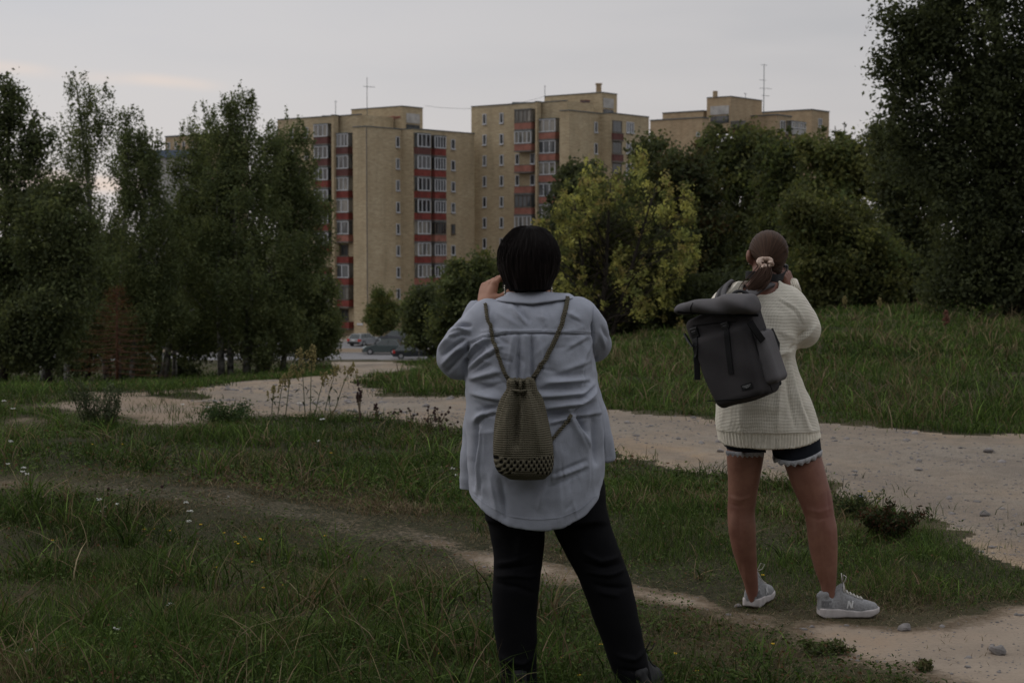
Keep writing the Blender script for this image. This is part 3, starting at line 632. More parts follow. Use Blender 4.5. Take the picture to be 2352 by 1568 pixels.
c_ = at(1640, 240); m_ = MB(); m_.box(b3(c_, Z(218, 240)), (.33, 0, 0), (0, .33, 0), (0, 0, .55)); m_.build('chimney', BRICK2, bld)
mast(bld, at(1751, 243), Z(258, 243), Z(148, 243), ((Z(149, 243), .5, 1), (Z(184, 243), .7, .6), (Z(203, 243), .7, 1.8), (Z(219.5, 243), .3, 3)), .07)
mast(bld, at(1709, 242), Z(230, 242), Z(214, 242), ((Z(215, 242), .25, 1),))
# --- far block at the left
Yf = 330.; bld = thing('apartment_building', 'distant pale brick block peeking out between the birches at the left', 'apartment building', b3(at(430, Yf), ZB), 'yellow brick apartment blocks')
c_ = at(470, Yf); l_ = along(c_, V0, 383); w_ = MB(); w_.prism([tuple(l_), tuple(c_), tuple(c_+U0*12), tuple(l_+U0*12)], ZB, Z(310, Yf)); w_.build('wall', BRICK2, bld)
q = MB(); rim(q, [l_, c_], Z(310, Yf), .15, .25); q.build('roof_edge', TRIMD, bld)
F = Face(c_, V0)
for k in range(8):
    for x in (391, 407, 425, 445): window(bld, F, x-3, x+3, Z(337, Yf)-2.9*k, Z(337, Yf)-2.9*k+1.3, 0, WFR, 0)
# low blue roofed annex in front of it
Ya = 318.; bld = thing('annex_building', 'low grey building with a dull blue roof just below the distant pale block', 'building', b3(at(400, Ya), ZB), None)
w_ = MB(); a = at(330, Ya); b = at(452, Ya); w_.prism([tuple(a), tuple(b), tuple(b+(0, 9)), tuple(a+(0, 9))], ZB, Z(362, Ya)); w_.build('wall', PALE, bld)
w_ = MB(); w_.prism([tuple(a+(-.5, -.5)), tuple(b+(.5, -.5)), tuple(b+(.5, 8.5)), tuple(a+(-.5, 8.5))], Z(362, Ya)+.01, Z(345, Ya)); w_.build('roof', simple('blue_roof', (.13, .17, .24), .6), bld)
# cable strung between the roofs
cb = MB(); a, b = P(975, 243, 207), P(1250, 222, 214); pts = [a*(1-t)+b*t+np.array((0, 0, -3.0*t*(1-t)*1.2)) for t in np.linspace(0, 1, 14)]; cb.tube(pts, .018, 4)
props(cb.build('cable', TRIMD), 'thin sagging cable strung between the roofs of the two tall towers', 'cable')
# ------------------------------------------------------------------ cars
TYRE = simple('tyre', (.02, .02, .02), .9); RIM = simple('wheel_rim', (.35, .35, .36), .4, metal=.6); CGL = simple('car_glass', (.025, .035, .035), .1, spec=.7)
LRED = simple('tail_light_glass', (.45, .02, .015), .3); LWH = simple('headlight_glass', (.55, .6, .6), .25); PLATE = simple('number_plate_white', (.7, .7, .7), .5)
def car(label, px, py, Y, L_, H_, W_, yaw, paint, style):
    base = np.array(((px-CX)/KF*Y, Y, 0)); base[2] = float(gz(base[0], base[1]))
    t = thing('parked_car', label, 'car', base, 'cars parked below the apartment blocks')
    cs, sn = math.cos(yaw), math.sin(yaw); R_ = lambda v: (v[0]*cs-v[1]*sn+base[0], v[0]*sn+v[1]*cs+base[1], v[2]+base[2])
    h = L_/2; belt = H_*.60
    if style == 'hatch': prof = [(-h, .45), (-h+.03, .8), (-h+.1, belt), (h-1.15, belt+.02), (h-.35, belt-.13), (h-.05, belt-.35), (h, .5), (h-.05, .28), (-h+.05, .28)]; gp = [(-h+.12, belt-.02), (-h+.45, H_*.96), (-h+.9, H_), (h-2.0, H_*.985), (h-1.15, belt-.02)]
    else: prof = [(-h, .42), (-h+.02, .75), (-h+.12, belt), (h-1.3, belt), (h-.4, belt-.12), (h-.05, belt-.32), (h, .48), (h-.05, .25), (-h+.05, .25)]; gp = [(-h+.2, belt-.02), (-h+.7, H_*.95), (-h+1.2, H_), (h-2.2, H_*.98), (h-1.3, belt-.02)]
    def ext(pr, yf, mb):
        n = len(mb.v); m_ = len(pr); cuts = (-1, -.93, .93, 1)
        for i, c__ in enumerate(cuts):
            sc = .965 if abs(c__) == 1 else 1; cx_ = sum(p[0] for p in pr)/m_; cz_ = sum(p[1] for p in pr)/m_
            for x, z in pr: mb.v.append(R_((cx_+(x-cx_)*sc, c__*yf(z), cz_+(z-cz_)*sc)))
        for i in range(3):
            for j in range(m_): k = (j+1) % m_; mb.f.append((n+i*m_+j, n+i*m_+k, n+(i+1)*m_+k, n+(i+1)*m_+j))
        mb.f += [tuple(n+j for j in range(m_)), tuple(n+3*m_+j for j in range(m_))[::-1]]
    yf = lambda z: W_/2; yg = lambda z: W_/2*(.97-.24*(z-belt)/(H_-belt))
    b = MB(); ext(prof, yf, b); ext(gp, yg, b); body = b.build('body', paint, t)
    g = MB()
    n = len(gp); cx_ = sum(p[0] for p in gp)/n; cz_ = sum(p[1] for p in gp)/n
    for s_ in (-1, 1):
        q = [(cx_+(x-cx_)*.86, cz_+(z-cz_)*.80+.01) for x, z in gp]; xm = cx_+.05
        for part in ([p for p in q if True],):
            g.quad(*[R_((x, s_*(yg(z)+.012), z)) for x, z in part])
    wp = MB()
    for (a, b2) in (((gp[-2]), (gp[-1])), ((gp[0]), (gp[1]))):
        dx_ = .03*(1 if a[0] > 0 or b2[0] > 0 else -1); q = []
        for (x, z), s_ in ((a, 1), (b2, 1), (b2, -1), (a, -1)):
            x2 = x+dx_; q.append(R_((x2, s_*yg(z)*.86, z*.96+.045*belt)))
        g.quad(*q)
    g.build('window', CGL, t)
    pl = MB(); pl.v = []
    for s_ in (-1, 1): pl.box(R_((cx_+.05, s_*(yg(belt+.2)+.01), (belt+H_)/2)), (.035*cs, .035*sn, 0), (-sn*.02, cs*.02, 0), (0, 0, (H_-belt)*.42))
    pl.build('window_pillar', paint, t)
    for sx in (-1, 1):
        for s_ in (-1, 1):
            xw = sx*(h-.82); rr = .33; wv = MB(); c_ = (xw, s_*(W_/2-.09), rr)
            wv.tube([R_((c_[0], c_[1]-s_*.1, rr)), R_((c_[0], c_[1]+s_*.105, rr))], rr, 16); o = wv.build('wheel', TYRE, t)
            rv = MB(); rv.tube([R_((c_[0], c_[1]+s_*.10, rr)), R_((c_[0], c_[1]+s_*.118, rr))], rr*.62, 12); adopt(rv.build('rim', RIM), o)
    for s_ in (-1, 1):
        a = MB(); a.box(R_((h-.14, s_*(W_/2-.24), belt-.24)), (.13*cs, .13*sn, 0), (-sn*.23, cs*.23, 0), (0, 0, .09)); a.build('headlight', LWH, t)
        a = MB(); a.box(R_((-h+.1, s_*(W_/2-.14), belt-.14)), (.13*cs, .13*sn, 0), (-sn*.16, cs*.16, 0), (0, 0, .12)); a.build('tail_light', LRED, t)
        a = MB(); a.box(R_((h-1.45, s_*(W_/2+.08), belt+.1)), (.06*cs, .06*sn, 0), (-sn*.09, cs*.09, 0), (0, 0, .07)); a.build('mirror', paint, t)
    for sx, nm in ((-1, 'bumper'), (1, 'bumper')):
        a = MB(); a.box(R_((sx*(h-.02), 0, .42)), (.07*cs, .07*sn, 0), (-sn*W_*.47, cs*W_*.47, 0), (0, 0, .12)); a.build(nm, TYRE, t)
    a = MB(); a.box(R_((-h-.06, 0, .72)), (.012*cs, .012*sn, 0), (-sn*.26, cs*.26, 0), (0, 0, .06)); a.build('number_plate', PLATE, t)
paint = lambda n, c_: simple(n, c_, .28, .12, 2, spec=.6)
car('dark green grey crossover parked side on by the kerb, front pointing left', 878, 815, 169.5, 4.15, 1.65, 1.8, math.pi-.03, paint('paint_green_grey', (.05, .068, .068)), 'hatch')
car('nearly black estate car half hidden by bushes, red tail light at its left end', 955, 829, 161.5, 4.7, 1.45, 1.8, .05, paint('paint_black', (.018, .022, .028)), 'wagon')
car('silver car seen from behind with a red tail light, left of the crossover', 836, 793, 184, 4.3, 1.45, 1.78, 1.05, paint('paint_silver', (.22, .23, .24)), 'hatch')
car('dark car behind the crossover with a pale bonnet reflection', 908, 787, 187, 4.4, 1.6, 1.8, math.pi-.35, paint('paint_dark', (.07, .075, .085)), 'hatch')
car('white car almost hidden behind the bushes at the end of the parking row', 962, 787, 187.5, 4.4, 1.35, 1.8, math.pi-.2, paint('paint_white', (.5, .5, .5)), 'wagon')
pb = MB(); p_ = P(962, 829, 159.8); p_[2] = gz(p_[0], p_[1]); pb.tube([p_, p_+(0, 0, 2.1)], .05, 6); props(pb.build('post', SLAB), 'thin grey post standing in front of the nearly black estate car', 'post')
# ------------------------------------------------------------------ trees
def crown(ells, Y, n, leaf, cols, clump=.45, per=55, droop=0., depth=1.0, fill=.25, asp=.55, spikes=0, cut=None):
    """ells: image-plane ellipses (cx, cy, rx, ry) at depth Y -> leaf cards in clumps"""
    E = []; ells = [tuple(e) for e in ells]
    for e in ells[:4]:
        for _ in range(spikes if e[2] > 25 else 0): a = random.uniform(.25, 2.9); ells.append((e[0]+e[2]*math.cos(a), e[1]-e[3]*math.sin(a)-2, random.uniform(4, 9), random.uniform(9, 22)))
    for e in ells:
        Ye = Y+(e[4] if len(e) > 4 else 0); c_ = P(e[0], e[1], Ye); E.append((c_, S(e[2], Ye), S(e[2], Ye)*depth, S(e[3], Ye), e[2]))
    area = np.array([e[1]*e[3] for e in E]); nc = max(6, n//per); cnt = np.maximum(1, (nc*area/area.sum()).astype(int)); cnt = np.where(area < area.max()*.03, np.maximum(cnt, 3), cnt); C = []; SZ = []
    for e, k in zip(E, cnt):
        R3 = np.array(e[1:4]); v = RNG.normal(0, 1, (k, 3)); v /= np.linalg.norm(v, axis=1)[:, None]
        if e[4] > 28:
            nl = int(9+e[4]/9); lv = RNG.normal(0, 1, (nl, 3)); lv[:, 1] -= .3; lv /= np.linalg.norm(lv, axis=1)[:, None]; lr = RNG.uniform(.24, .44, nl); li = RNG.integers(0, nl, k)
            r = lr[li]*RNG.uniform(.45, 1.05, k); pos = lv[li]*(1.02-lr[li]*.72)[:, None]+v*r[:, None]*np.array((1, 1, .8))
            inner = RNG.random(k) < fill; pos[inner] = (v*RNG.uniform(.2, .85, k)[:, None])[inner]
        else: pos = v*RNG.uniform(.4, 1.05, k)[:, None]
        SZ.append(np.full(k, min(clump, max(.08, .8*e[1])))); C.append(e[0]+pos*R3)
    C = np.vstack(C); m_ = len(C); cs = np.concatenate(SZ)*RNG.uniform(.55, 1.4, m_)
    per_ = np.maximum(3, (RNG.integers(int(per*.5), int(per*1.5), m_)*np.minimum(1, cs/clump*1.1)**1.3).astype(int)); idx = np.repeat(np.arange(m_), per_); k = len(idx)
    o_ = RNG.normal(0, .5, (k, 3))*cs[idx][:, None]
    if droop: o_[:, 2] = -np.abs(RNG.normal(0, droop, k))*1.1*cs[idx]/clump+RNG.normal(0, .12, k); o_[:, :2] *= .7
    c_ = C[idx]+o_
    if cut is not None:
        ky = topix(c_.T)[1]+RNG.normal(0, 7, k)+10*np.sin(c_[:, 0]*1.3) < cut; c_ = c_[ky]; idx = idx[ky]; k = len(idx)
    V, F = leafquads(c_, leaf*RNG.uniform(.6, 1.35, k), 1.0, asp)
    cc = np.array(cols); t = RNG.random(m_)[:, None]; base = cc[RNG.integers(0, len(cc), m_)]*(1-t*.5)+cc[RNG.integers(0, len(cc), m_)]*t*.5
    base = base*RNG.uniform(.72, 1.3, m_)[:, None]
    col = base[idx]*RNG.uniform(.8, 1.2, k)[:, None]
    return V, F, np.repeat(col, 4, 0), C
def limbs(mb, base, top, C, r0, nl, bend=.3):
    base = np.asarray(base, float); top = np.asarray(top, float); n = 9
    wob = np.cumsum(RNG.normal(0, bend*.06, (n, 2)), 0)*np.linalg.norm(top-base)/9
    tr = [base+(top-base)*t+np.array((*wob[i], 0))*(t > 0) for i, t in enumerate(np.linspace(0, 1, n))]
    mb.tube(tr, [r0*(1-.88*t)+.01 for t in np.linspace(0, 1, n)], 8)
    sel = C[RNG.choice(len(C), min(nl, len(C)), replace=False)]
    for c_ in sel:
        zf = np.clip((c_[2]-base[2])/(top[2]-base[2])-.22-RNG.random()*.1, .12, .92); i = zf*(n-1); j = int(i); s_ = tr[j]*(1-(i-j))+tr[min(j+1, n-1)]*(i-j)
        mid = (s_+c_)/2+np.array((0, 0, .06*np.linalg.norm(c_-s_))); rr = r0*(1-.8*zf)*.38
        mb.tube([s_, mid, c_], [rr, rr*.6, .012], 5)
def tree(name, label, ells, Y, n, leaf, cols, base=None, r0=.16, nl=26, trunks=None, group=None, cat='tree', bark=BARK, **k):
    V, F, C, cen = crown(ells, Y, n, leaf, cols, **k)
    bx = base if base is not None else ells[0][0]
    x0 = P(bx, 800, Y)[0]; b = np.array((x0, Y, float(gz(x0, Y))-.05)); top = P(ells[0][0], ells[0][1]-ells[0][3]*.75, Y)
    t = thing(name, label, cat, b, group)
    mesh('crown', V, F, LEAF, t, False, C)
    if trunks is None: trunks = [(bx, top, 1.0)]
    for (tx, tp, s_) in trunks:
        q = P(tx, 800, Y); q[2] = gz(q[0], Y)-.08; tp = tp if tp is not None else top; mb = MB(); limbs(mb, q, tp, cen, r0*s_, nl//len(trunks)); mb.build('trunk', bark, t, True)
    return t
GD = [(.045, .055, .030), (.062, .073, .036), (.078, .090, .042)]                # dark green
GB = [(.074, .094, .044), (.098, .120, .053), (.132, .150, .064)]                # birch
GO = [(.090, .096, .040), (.120, .122, .045), (.070, .078, .036)]                # olive
GY_ = [(.35, .345, .11), (.43, .41, .13), (.26, .28, .095), (.28, .225, .095)] # yellowing
GG = [(.070, .092, .038), (.100, .120, .044), (.145, .150, .050)]
GR = [(.07, .045, .02), (.055, .05, .018), (.05, .06, .02)]
BW = simple('birch_bark', (.30, .29, .27), .8, .9, 5)
gl = 'birches and other trees left of the road'
B = dict(droop=.42, clump=.40, per=36, asp=.5, bark=BW, spikes=8)
tree('birch_tree', 'tallest dense birch with a pointed top in the left grove', [(545, 275, 45, 80), (505, 360, 70, 85), (585, 370, 75, 90), (540, 470, 135, 120), (560, 620, 175, 160), (600, 745, 140, 85)], 74, 90000, .072, GB, 560, .19, 30,
     [(508, P(500, 400, 74), .9), (528, P(545, 240, 74), .8), (565, P(580, 430, 74.5), 1)], gl, cut=838, **B)
tree('birch_tree', 'birch at the right end of the grove, hanging in front of the left tower', [(665, 345, 55, 75), (640, 420, 60, 90), (695, 460, 68, 110), (700, 610, 80, 140), (745, 740, 45, 70), (720, 700, 70, 90)], 77, 60000, .072, GB, 640, .18, 24,
     [(590, P(660, 420, 77), .8), (612, P(690, 380, 77), .9), (648, P(700, 520, 77), .8)], gl, cut=838, **B)
tree('birch_tree', 'rounded birch just left of the tallest one', [(462, 315, 45, 75), (440, 400, 55, 90), (455, 500, 75, 110), (440, 590, 90, 150), (440, 730, 85, 90)], 76, 54000, .072, GB, 440, .16, 24, [(380, P(430, 420, 76), .7), (368, P(455, 400, 76), .7)], gl, cut=838, **B)
tree('birch_tree', 'slender see-through birch with the highest wispy top at the left', [(178, 225, 34, 52), (235, 250, 30, 50), (190, 320, 72, 60), (170, 420, 75, 80), (200, 500, 80, 110), (210, 660, 90, 150)], 72, 38000, .066, GB, 245, .15, 30, None, gl, cut=862, **dict(B, clump=.36, fill=.12, droop=.6))
tree('birch_tree', 'shorter birch with a thin twiggy tip, right of the slender see-through birch', [(300, 310, 38, 55), (350, 360, 32, 50), (315, 410, 85, 75), (310, 560, 105, 130), (320, 720, 120, 110)], 70, 54000, .07, GB, 320, .15, 26, [(270, P(300, 300, 70), .9), (300, P(340, 340, 70), .8)], gl, cut=858, **B)
tree('maple_tree', 'leafy tree at the left picture edge with loose sprays against the sky', [(20, 240, 38, 60), (5, 330, 45, 80), (85, 330, 38, 60), (40, 450, 75, 110), (15, 600, 100, 150), (30, 740, 110, 110)], 62, 48000, .075, GD+GB, 5, .17, 34, None, gl, clump=.42, per=36, fill=.3, spikes=6)
tree('deciduous_tree', 'dark bushy tree low at the left side, in front of the slender birch', [(130, 560, 85, 150), (130, 720, 100, 120), (60, 760, 70, 70)], 60, 36000, .08, GD+GB, 110, .14, 20, None, gl, cut=870, clump=.5, per=50, fill=.3)
tree('deciduous_tree', 'dark broad tree filling the grove under the birch tops', [(230, 640, 95, 120), (240, 760, 110, 80), (380, 700, 100, 110), (470, 740, 80, 80)], 80, 36000, .12, GD, 250, .16, 20, [(200, None, .8), (250, None, 1), (365, P(380, 600, 80), .8)], gl, cut=850, clump=.6, per=50, fill=.3)
tree('deciduous_tree', 'dark tree behind the tallest birch, seen at the foot of the grove', [(560, 720, 100, 90), (650, 720, 90, 80), (500, 640, 90, 120)], 88, 26000, .13, GD, 620, .16, 16, [(600, P(600, 640, 88), 1)], gl, cut=838, clump=.6, per=50, fill=.3)
for x_, w_, Yt, lb in ((96, .8, 74, 'thin trunk in the shade at the foot of the leftmost trees'), (152, .9, 71, 'pale trunk standing in weeds at the foot of the slender birch'), (400, .8, 82, 'dark leaning trunk between the rounded birch and the bushes')):
    tree('birch_tree', lb.replace('thin trunk', 'thin trunked birch').replace('pale trunk', 'pale trunked birch').replace('dark leaning trunk', 'dark leaning birch'), [(x_, 700, 55, 110)], Yt, 7000, .09, GB, x_, .13, 10, None, gl, cut=850, **B)
# background hedge of small trees behind the grove
for i, (x, y, r, lb) in enumerate(((60, 830, 75, 'low bush at the foot of the grove by the left picture edge'), (170, 840, 60, 'low bush at the foot of the slender birch'), (300, 848, 50, 'low dark bush behind the reddish dry spruce'), (420, 852, 38, 'small bush between the trunks in the middle of the grove'), (715, 800, 48, 'low bush under the hanging birch branches beside the asphalt'))):
    tree('bush', lb, [(x, y, r*.75, 20)], 86 if i < 4 else 92, 3600, .11, GD, x, .05, 10, None, 'low bushes under the grove', 'bush', clump=.5, per=40, fill=.3)
# reddish dying spruce
Y_ = 57.; b = P(268, 800, Y_); b[2] = gz(b[0], Y_)-.05; t = thing('spruce_tree', 'small half bare spruce with reddish brown branches in front of the dark grove', 'tree', b)
mb = MB(); top = P(268, 655, Y_); mb.tube([b, (b+top)/2, top], [.07, .05, .012], 7); mb.build('trunk', TWIG, t, True)
mb = MB(); tips = []
for i in range(64):
    f_ = .12+.85*i/64; z = b[2]+(top[2]-b[2])*f_; l_ = (1-f_)*1.9+.2; a = i*2.4; s_ = np.array((b[0], Y_, z)); e = s_+np.array((math.cos(a)*l_, math.sin(a)*l_, -.10*l_+.1)); mb.tube([s_, (s_+e)/2+(0, 0, -.04), e], [.02, .014, .006], 4); tips += [s_*(1-q)+e*q for q in np.linspace(.25, 1, 8)]
mb.build('branch', TWIG, t)
tp = np.array(tips); idx = RNG.integers(0, len(tp), 3800); c_ = tp[idx]+RNG.normal(0, .07, (3800, 3)); V, F = leafquads(c_, RNG.uniform(.02, .05, 3800), 1, .3)
col = np.array(((.085, .040, .020), (.05, .04, .018), (.11, .05, .022)))[RNG.integers(0, 3, 3800)]; mesh('needles', V, F, LEAF, t, False, np.repeat(col, 4, 0))
# right side
_sil = [(1225, 520), (1245, 470), (1290, 430), (1330, 385), (1370, 350), (1400, 362), (1440, 345), (1470, 338), (1500, 365), (1540, 385), (1590, 380), (1600, 470), (1625, 520)]
_sp = []
for i in range(160):
    x = random.uniform(1228, 1605); yt = float(np.interp(x, *zip(*_sil))); q = random.random()**1.25; y = yt+28+q*(735-yt-40); lim = np.interp(y, (330, 500, 640, 750), (1.0, 1.0, .95, .75)); x = 1415+(x-1415)*lim
    _sp.append((x, y, random.uniform(7, 16), random.uniform(22, 48), random.uniform(-1.9, 1.6)))
tree('ash_tree', 'yellow green autumn tree between the two people, in front of the dark wood', _sp, 52, 30000, .060, GY_+GY_+GO+GG, 1395, .10, 110,
     [(1380, P(1400, 420, 52), 1), (1400, P(1500, 430, 52), .8), (1365, P(1320, 460, 52), .7)], None, clump=.22, per=22, fill=.3, depth=1.0)
tree('shrub', 'dim green thicket showing through the lower gaps of the yellow tree', [(1340, 600, 80, 100), (1440, 620, 110, 90), (1520, 620, 80, 90), (1400, 520, 90, 80)], 54.5, 20000, .08, GD+GO, 1430, .06, 16, None, None, 'shrub', clump=.36, per=40, fill=.4)
gw = 'trees of the wood on the right'
tree('deciduous_tree', 'dark shadowy tree behind the left half of the yellow tree', [(1330, 470, 65, 90), (1290, 560, 70, 110), (1300, 680, 90, 80)], 60, 22000, .10, GD, 1300, .14, 16, None, gw, clump=.40, per=40, fill=.3, spikes=5)
tree('deciduous_tree', 'reddish brown tinged tree right above the yellow tree', [(1560, 400, 75, 75), (1600, 430, 65, 80), (1560, 560, 110, 130), (1600, 680, 110, 80)], 64, 34000, .10, GR+GD+GD, 1570, .16, 20, None, gw, clump=.40, per=40, fill=.3, spikes=5)
tree('deciduous_tree', 'bright green topped tree directly below the roofs of the right apartment block', [(1660, 360, 70, 70), (1720, 350, 65, 65), (1700, 460, 110, 110), (1680, 600, 120, 140)], 72, 42000, .10, GG+GO+GD, 1700, .18, 20, None, gw, clump=.40, per=40, fill=.3, spikes=5)
tree('deciduous_tree', 'dark green tree behind the ponytailed head', [(1800, 380, 60, 75), (1790, 500, 90, 110), (1790, 640, 120, 110)], 66, 32000, .10, GD+GG, 1790, .17, 20, None, gw, clump=.40, per=40, fill=.3, spikes=5)
tree('deciduous_tree', 'green tree with yellowish top right of the right apartment block', [(1890, 370, 60, 70), (1940, 400, 70, 80), (1900, 500, 110, 110), (1950, 600, 120, 120)], 62, 36000, .095, GG+GO, 1900, .17, 20, None, gw, clump=.40, per=40, fill=.3, spikes=5)
tree('deciduous_tree', 'olive brown tree joining the dark tree at the right', [(2060, 400, 65, 90), (2030, 330, 35, 50), (2120, 470, 110, 130), (2060, 600, 110, 120)], 56, 36000, .09, GO+GD+GD, 2080, .17, 20, None, gw, clump=.42, per=50, fill=.3)
tree('deciduous_tree', 'green tree filling the gap behind the upper edge of the yellow tree', [(1500, 370, 50, 50), (1480, 440, 60, 60), (1490, 560, 80, 120)], 78, 20000, .11, GG+GD, 1490, .15, 16, None, gw, clump=.5, per=50, fill=.3)
for i, (x, lb) in enumerate(((1922, 'left of two small spruce tips above the wood'), (1941, 'right of two small spruce tips above the wood'))):
    Yq = 95; E = [(x, 300, 5, 14), (x, 320, 11, 16), (x, 345, 17, 20), (x, 380, 22, 30), (x, 450, 30, 60)]
    tree('spruce_tree', lb, E, Yq, 5200, .10, GD, x, .12, 12, None, 'spruce tips above the wood', clump=.3, per=30, fill=.3)
tree('shrub', 'olive yellow shrub behind the right shoulder of the person in the sweater', [(1850, 500, 50, 70), (1900, 530, 60, 85), (1960, 560, 70, 90), (1900, 630, 110, 80), (2010, 610, 80, 90)], 47, 32000, .07, GO+GO+GG, 1930, .07, 30, None, None, 'shrub', clump=.32, per=40, fill=.35)
tree('shrub', 'dim brown green shrub under the olive one at the edge of the meadow', [(1890, 680, 90, 45), (1990, 670, 80, 50), (1790, 690, 70, 45)], 49, 18000, .08, GD+GR, 1900, .06, 16, None, None, 'shrub', clump=.35, per=40, fill=.35)
tree('shrub', 'dark undergrowth at the foot of the yellow tree, right of the blue shirt', [(1320, 735, 75, 38), (1400, 735, 70, 34), (1250, 740, 60, 40)], 56, 16000, .08, GD, 1340, .06, 16, None, None, 'shrub', clump=.4, per=40, fill=.35)
tree('shrub', 'dark shrub below the yellow tree at the top of the meadow', [(1480, 705, 110, 42), (1600, 690, 90, 50), (1700, 680, 70, 55)], 54, 18000, .08, GD, 1530, .06, 16, None, None, 'shrub', clump=.4, per=40, fill=.35)
tree('poplar_tree', 'huge dark tree filling the right edge of the picture from top to meadow', [(2280, 60, 190, 140), (2150, 60, 70, 60), (2110, 175, 62, 60), (2120, 105, 65, 60), (2230, 250, 130, 130), (2340, 280, 170, 200), (2320, 480, 200, 190), (2230, 560, 110, 130), (2330, 640, 190, 90), (2200, 650, 90, 70), (2260, -120, 170, 140), (2062, 45, 48, 42), (2055, 165, 42, 40), (2085, 235, 55, 50), (2045, 120, 30, 28), (2075, 310, 60, 60), (2110, 370, 80, 80)], 38, 130000, .056, GD, 2330, .28, 80, None, None, clump=.34, per=50, fill=.35, depth=.8, spikes=9)
# near the blocks
tree('linden_tree', 'small round green tree standing alone in front of the left tower above the parked cars', [(876, 695, 33, 34), (862, 722, 26, 30), (895, 725, 28, 30), (876, 745, 36, 22)], 189, 14000, .14, GG, 876, .14, 12, None, None, clump=.5, per=40, fill=.3)
gb = 'bushy trees between the parking and the blue shirt'
tree('deciduous_tree', 'bushy dark tree beside the parked black estate car', [(985, 700, 55, 50), (1010, 740, 65, 55), (960, 745, 38, 40), (1000, 780, 70, 28)], 135, 22000, .16, GD+GB, 990, .14, 14, None, gb, clump=.7, per=45, fill=.3)
tree('deciduous_tree', 'taller green tree rising behind the left arm of the blue shirt', [(1120, 625, 50, 45), (1060, 650, 60, 50), (1120, 690, 80, 70), (1040, 730, 70, 70), (1100, 780, 80, 40)], 118, 32000, .15, GB+GG+GD, 1080, .16, 16, None, gb, clump=.6, per=45, fill=.3)
# ------------------------------------------------------------------ weeds and flowers
STEM = simple('stem', (.05, .06, .025), .8, .3, 30); DSTEM = simple('dry_stem', (.09, .065, .04), .8, .3, 30)
SEED = simple('seed_head', (.24, .20, .08), .9, .4, 90); DARKH = simple('dark_flower_head', (.045, .020, .018), .9, .5, 90); RUST = simple('rusty_seed_head', (.13, .055, .035), .9, .4, 60)
WHITE = simple('white_petal', (.60, .60, .56), .8, .15, 60); YEL = simple('yellow_petal', (.62, .40, .02), .7, .2, 60); PINK = simple('pink_petal', (.32, .10, .20), .7, .2, 60); BLUEP = simple('blue_petal', (.16, .18, .42), .7, .2, 60)
WEED = simple('weed_leaf', (.045, .062, .026), .7, .4, 25)
def seedhead(mb, a, b, r, n=46, s=.008):
    a, b = np.array(a), np.array(b)
    for i in range(n):
        t = random.random(); p = a*(1-t)+b*t; rr = r*math.sin(math.pi*(.12+.86*t))**.7; an = random.uniform(0, 6.28); q = p+np.array((math.cos(an)*rr, math.sin(an)*rr, random.uniform(-.01, .01)))*random.random()**.4
        mb.ball(q, s*random.uniform(.6, 1.3), 5, 3)
def leafblade(mb, p, dirv, l, w):
    d = np.array(dirv, float); d /= np.linalg.norm(d); sd = np.cross(d, (0, 0, 1.)); sd /= np.linalg.norm(sd)+1e-9; p = np.array(p)
    a, b, c_ = p+d*l*.4+np.array((0, 0, l*.12)), p+d*l*.75+np.array((0, 0, l*.05)), p+d*l+np.array((0, 0, -l*.15))
    mb.quad(p, a-sd*w/2, b-sd*w*.35, c_, b+sd*w*.35, a+sd*w/2)
gdk = 'tall seed stalks at the near edge of the road'
docks = [(624, 952, 629, 886, .022, 'shortest dock stalk with a tuft of yellow seeds, leftmost of the tall stalks'), (638, 952, 654, 858, .03, 'dock stalk with a wide loose straw coloured head, second from the left'), (656, 954, 672, 838, .035, 'dock stalk with a broad head between the wide loose one and the tall pair'),
         (701, 958, 690, 800, .035, 'left stalk of the tallest pair of docks'), (712, 958, 717, 790, .045, 'tallest dock with the longest and fullest pale head'), (722, 956, 750, 852, .03, 'leaning dock stalk just right of the tallest one'), (745, 950, 776, 838, .03, 'thin dock stalk leaning right with a small head'), (768, 946, 811, 832, .028, 'dock stalk leaning farthest right with a narrow yellow head')]
for bx, by, tx, ty, r, lb in docks:
    b = hit(bx, by); tpt = P(tx, ty, b[1]+.1); t = thing('dock_plant', lb, 'plant', b, gdk)
    mb = MB(); mid = (b+tpt)/2+np.array(((b[0]-tpt[0])*.08, 0, 0)); mb.tube([b, mid, tpt], [.005, .004, .002], 5); mb.build('stem', STEM, t)
    mb = MB(); hl = .38 if ty < 820 else .24; seedhead(mb, tpt*(1-hl)+b*hl, tpt, r, 90 if hl > .3 else 46, .0085)
    mb.build('seed_head', SEED, t)
    for _ in range(3): q = tpt+np.array((random.uniform(-.07, .07), 0, random.uniform(-.14, -.04))); mb = MB(); seedhead(mb, q-(0, 0, .05), q+(0, 0, .04), r*.5, 14, .0085); mb.build('seed_head', SEED, t)
    for k_ in range(5):
        f_ = random.uniform(.08, .55); q = b*(1-f_)+tpt*f_; mb = MB(); leafblade(mb, q, (random.uniform(-1, 1), random.uniform(-.5, .5), random.uniform(-.5, .4)), random.uniform(.06, .11), .02); mb.build('leaf', WEED, t)
gk = 'brown seed heads of faded meadow flowers along the road edge'
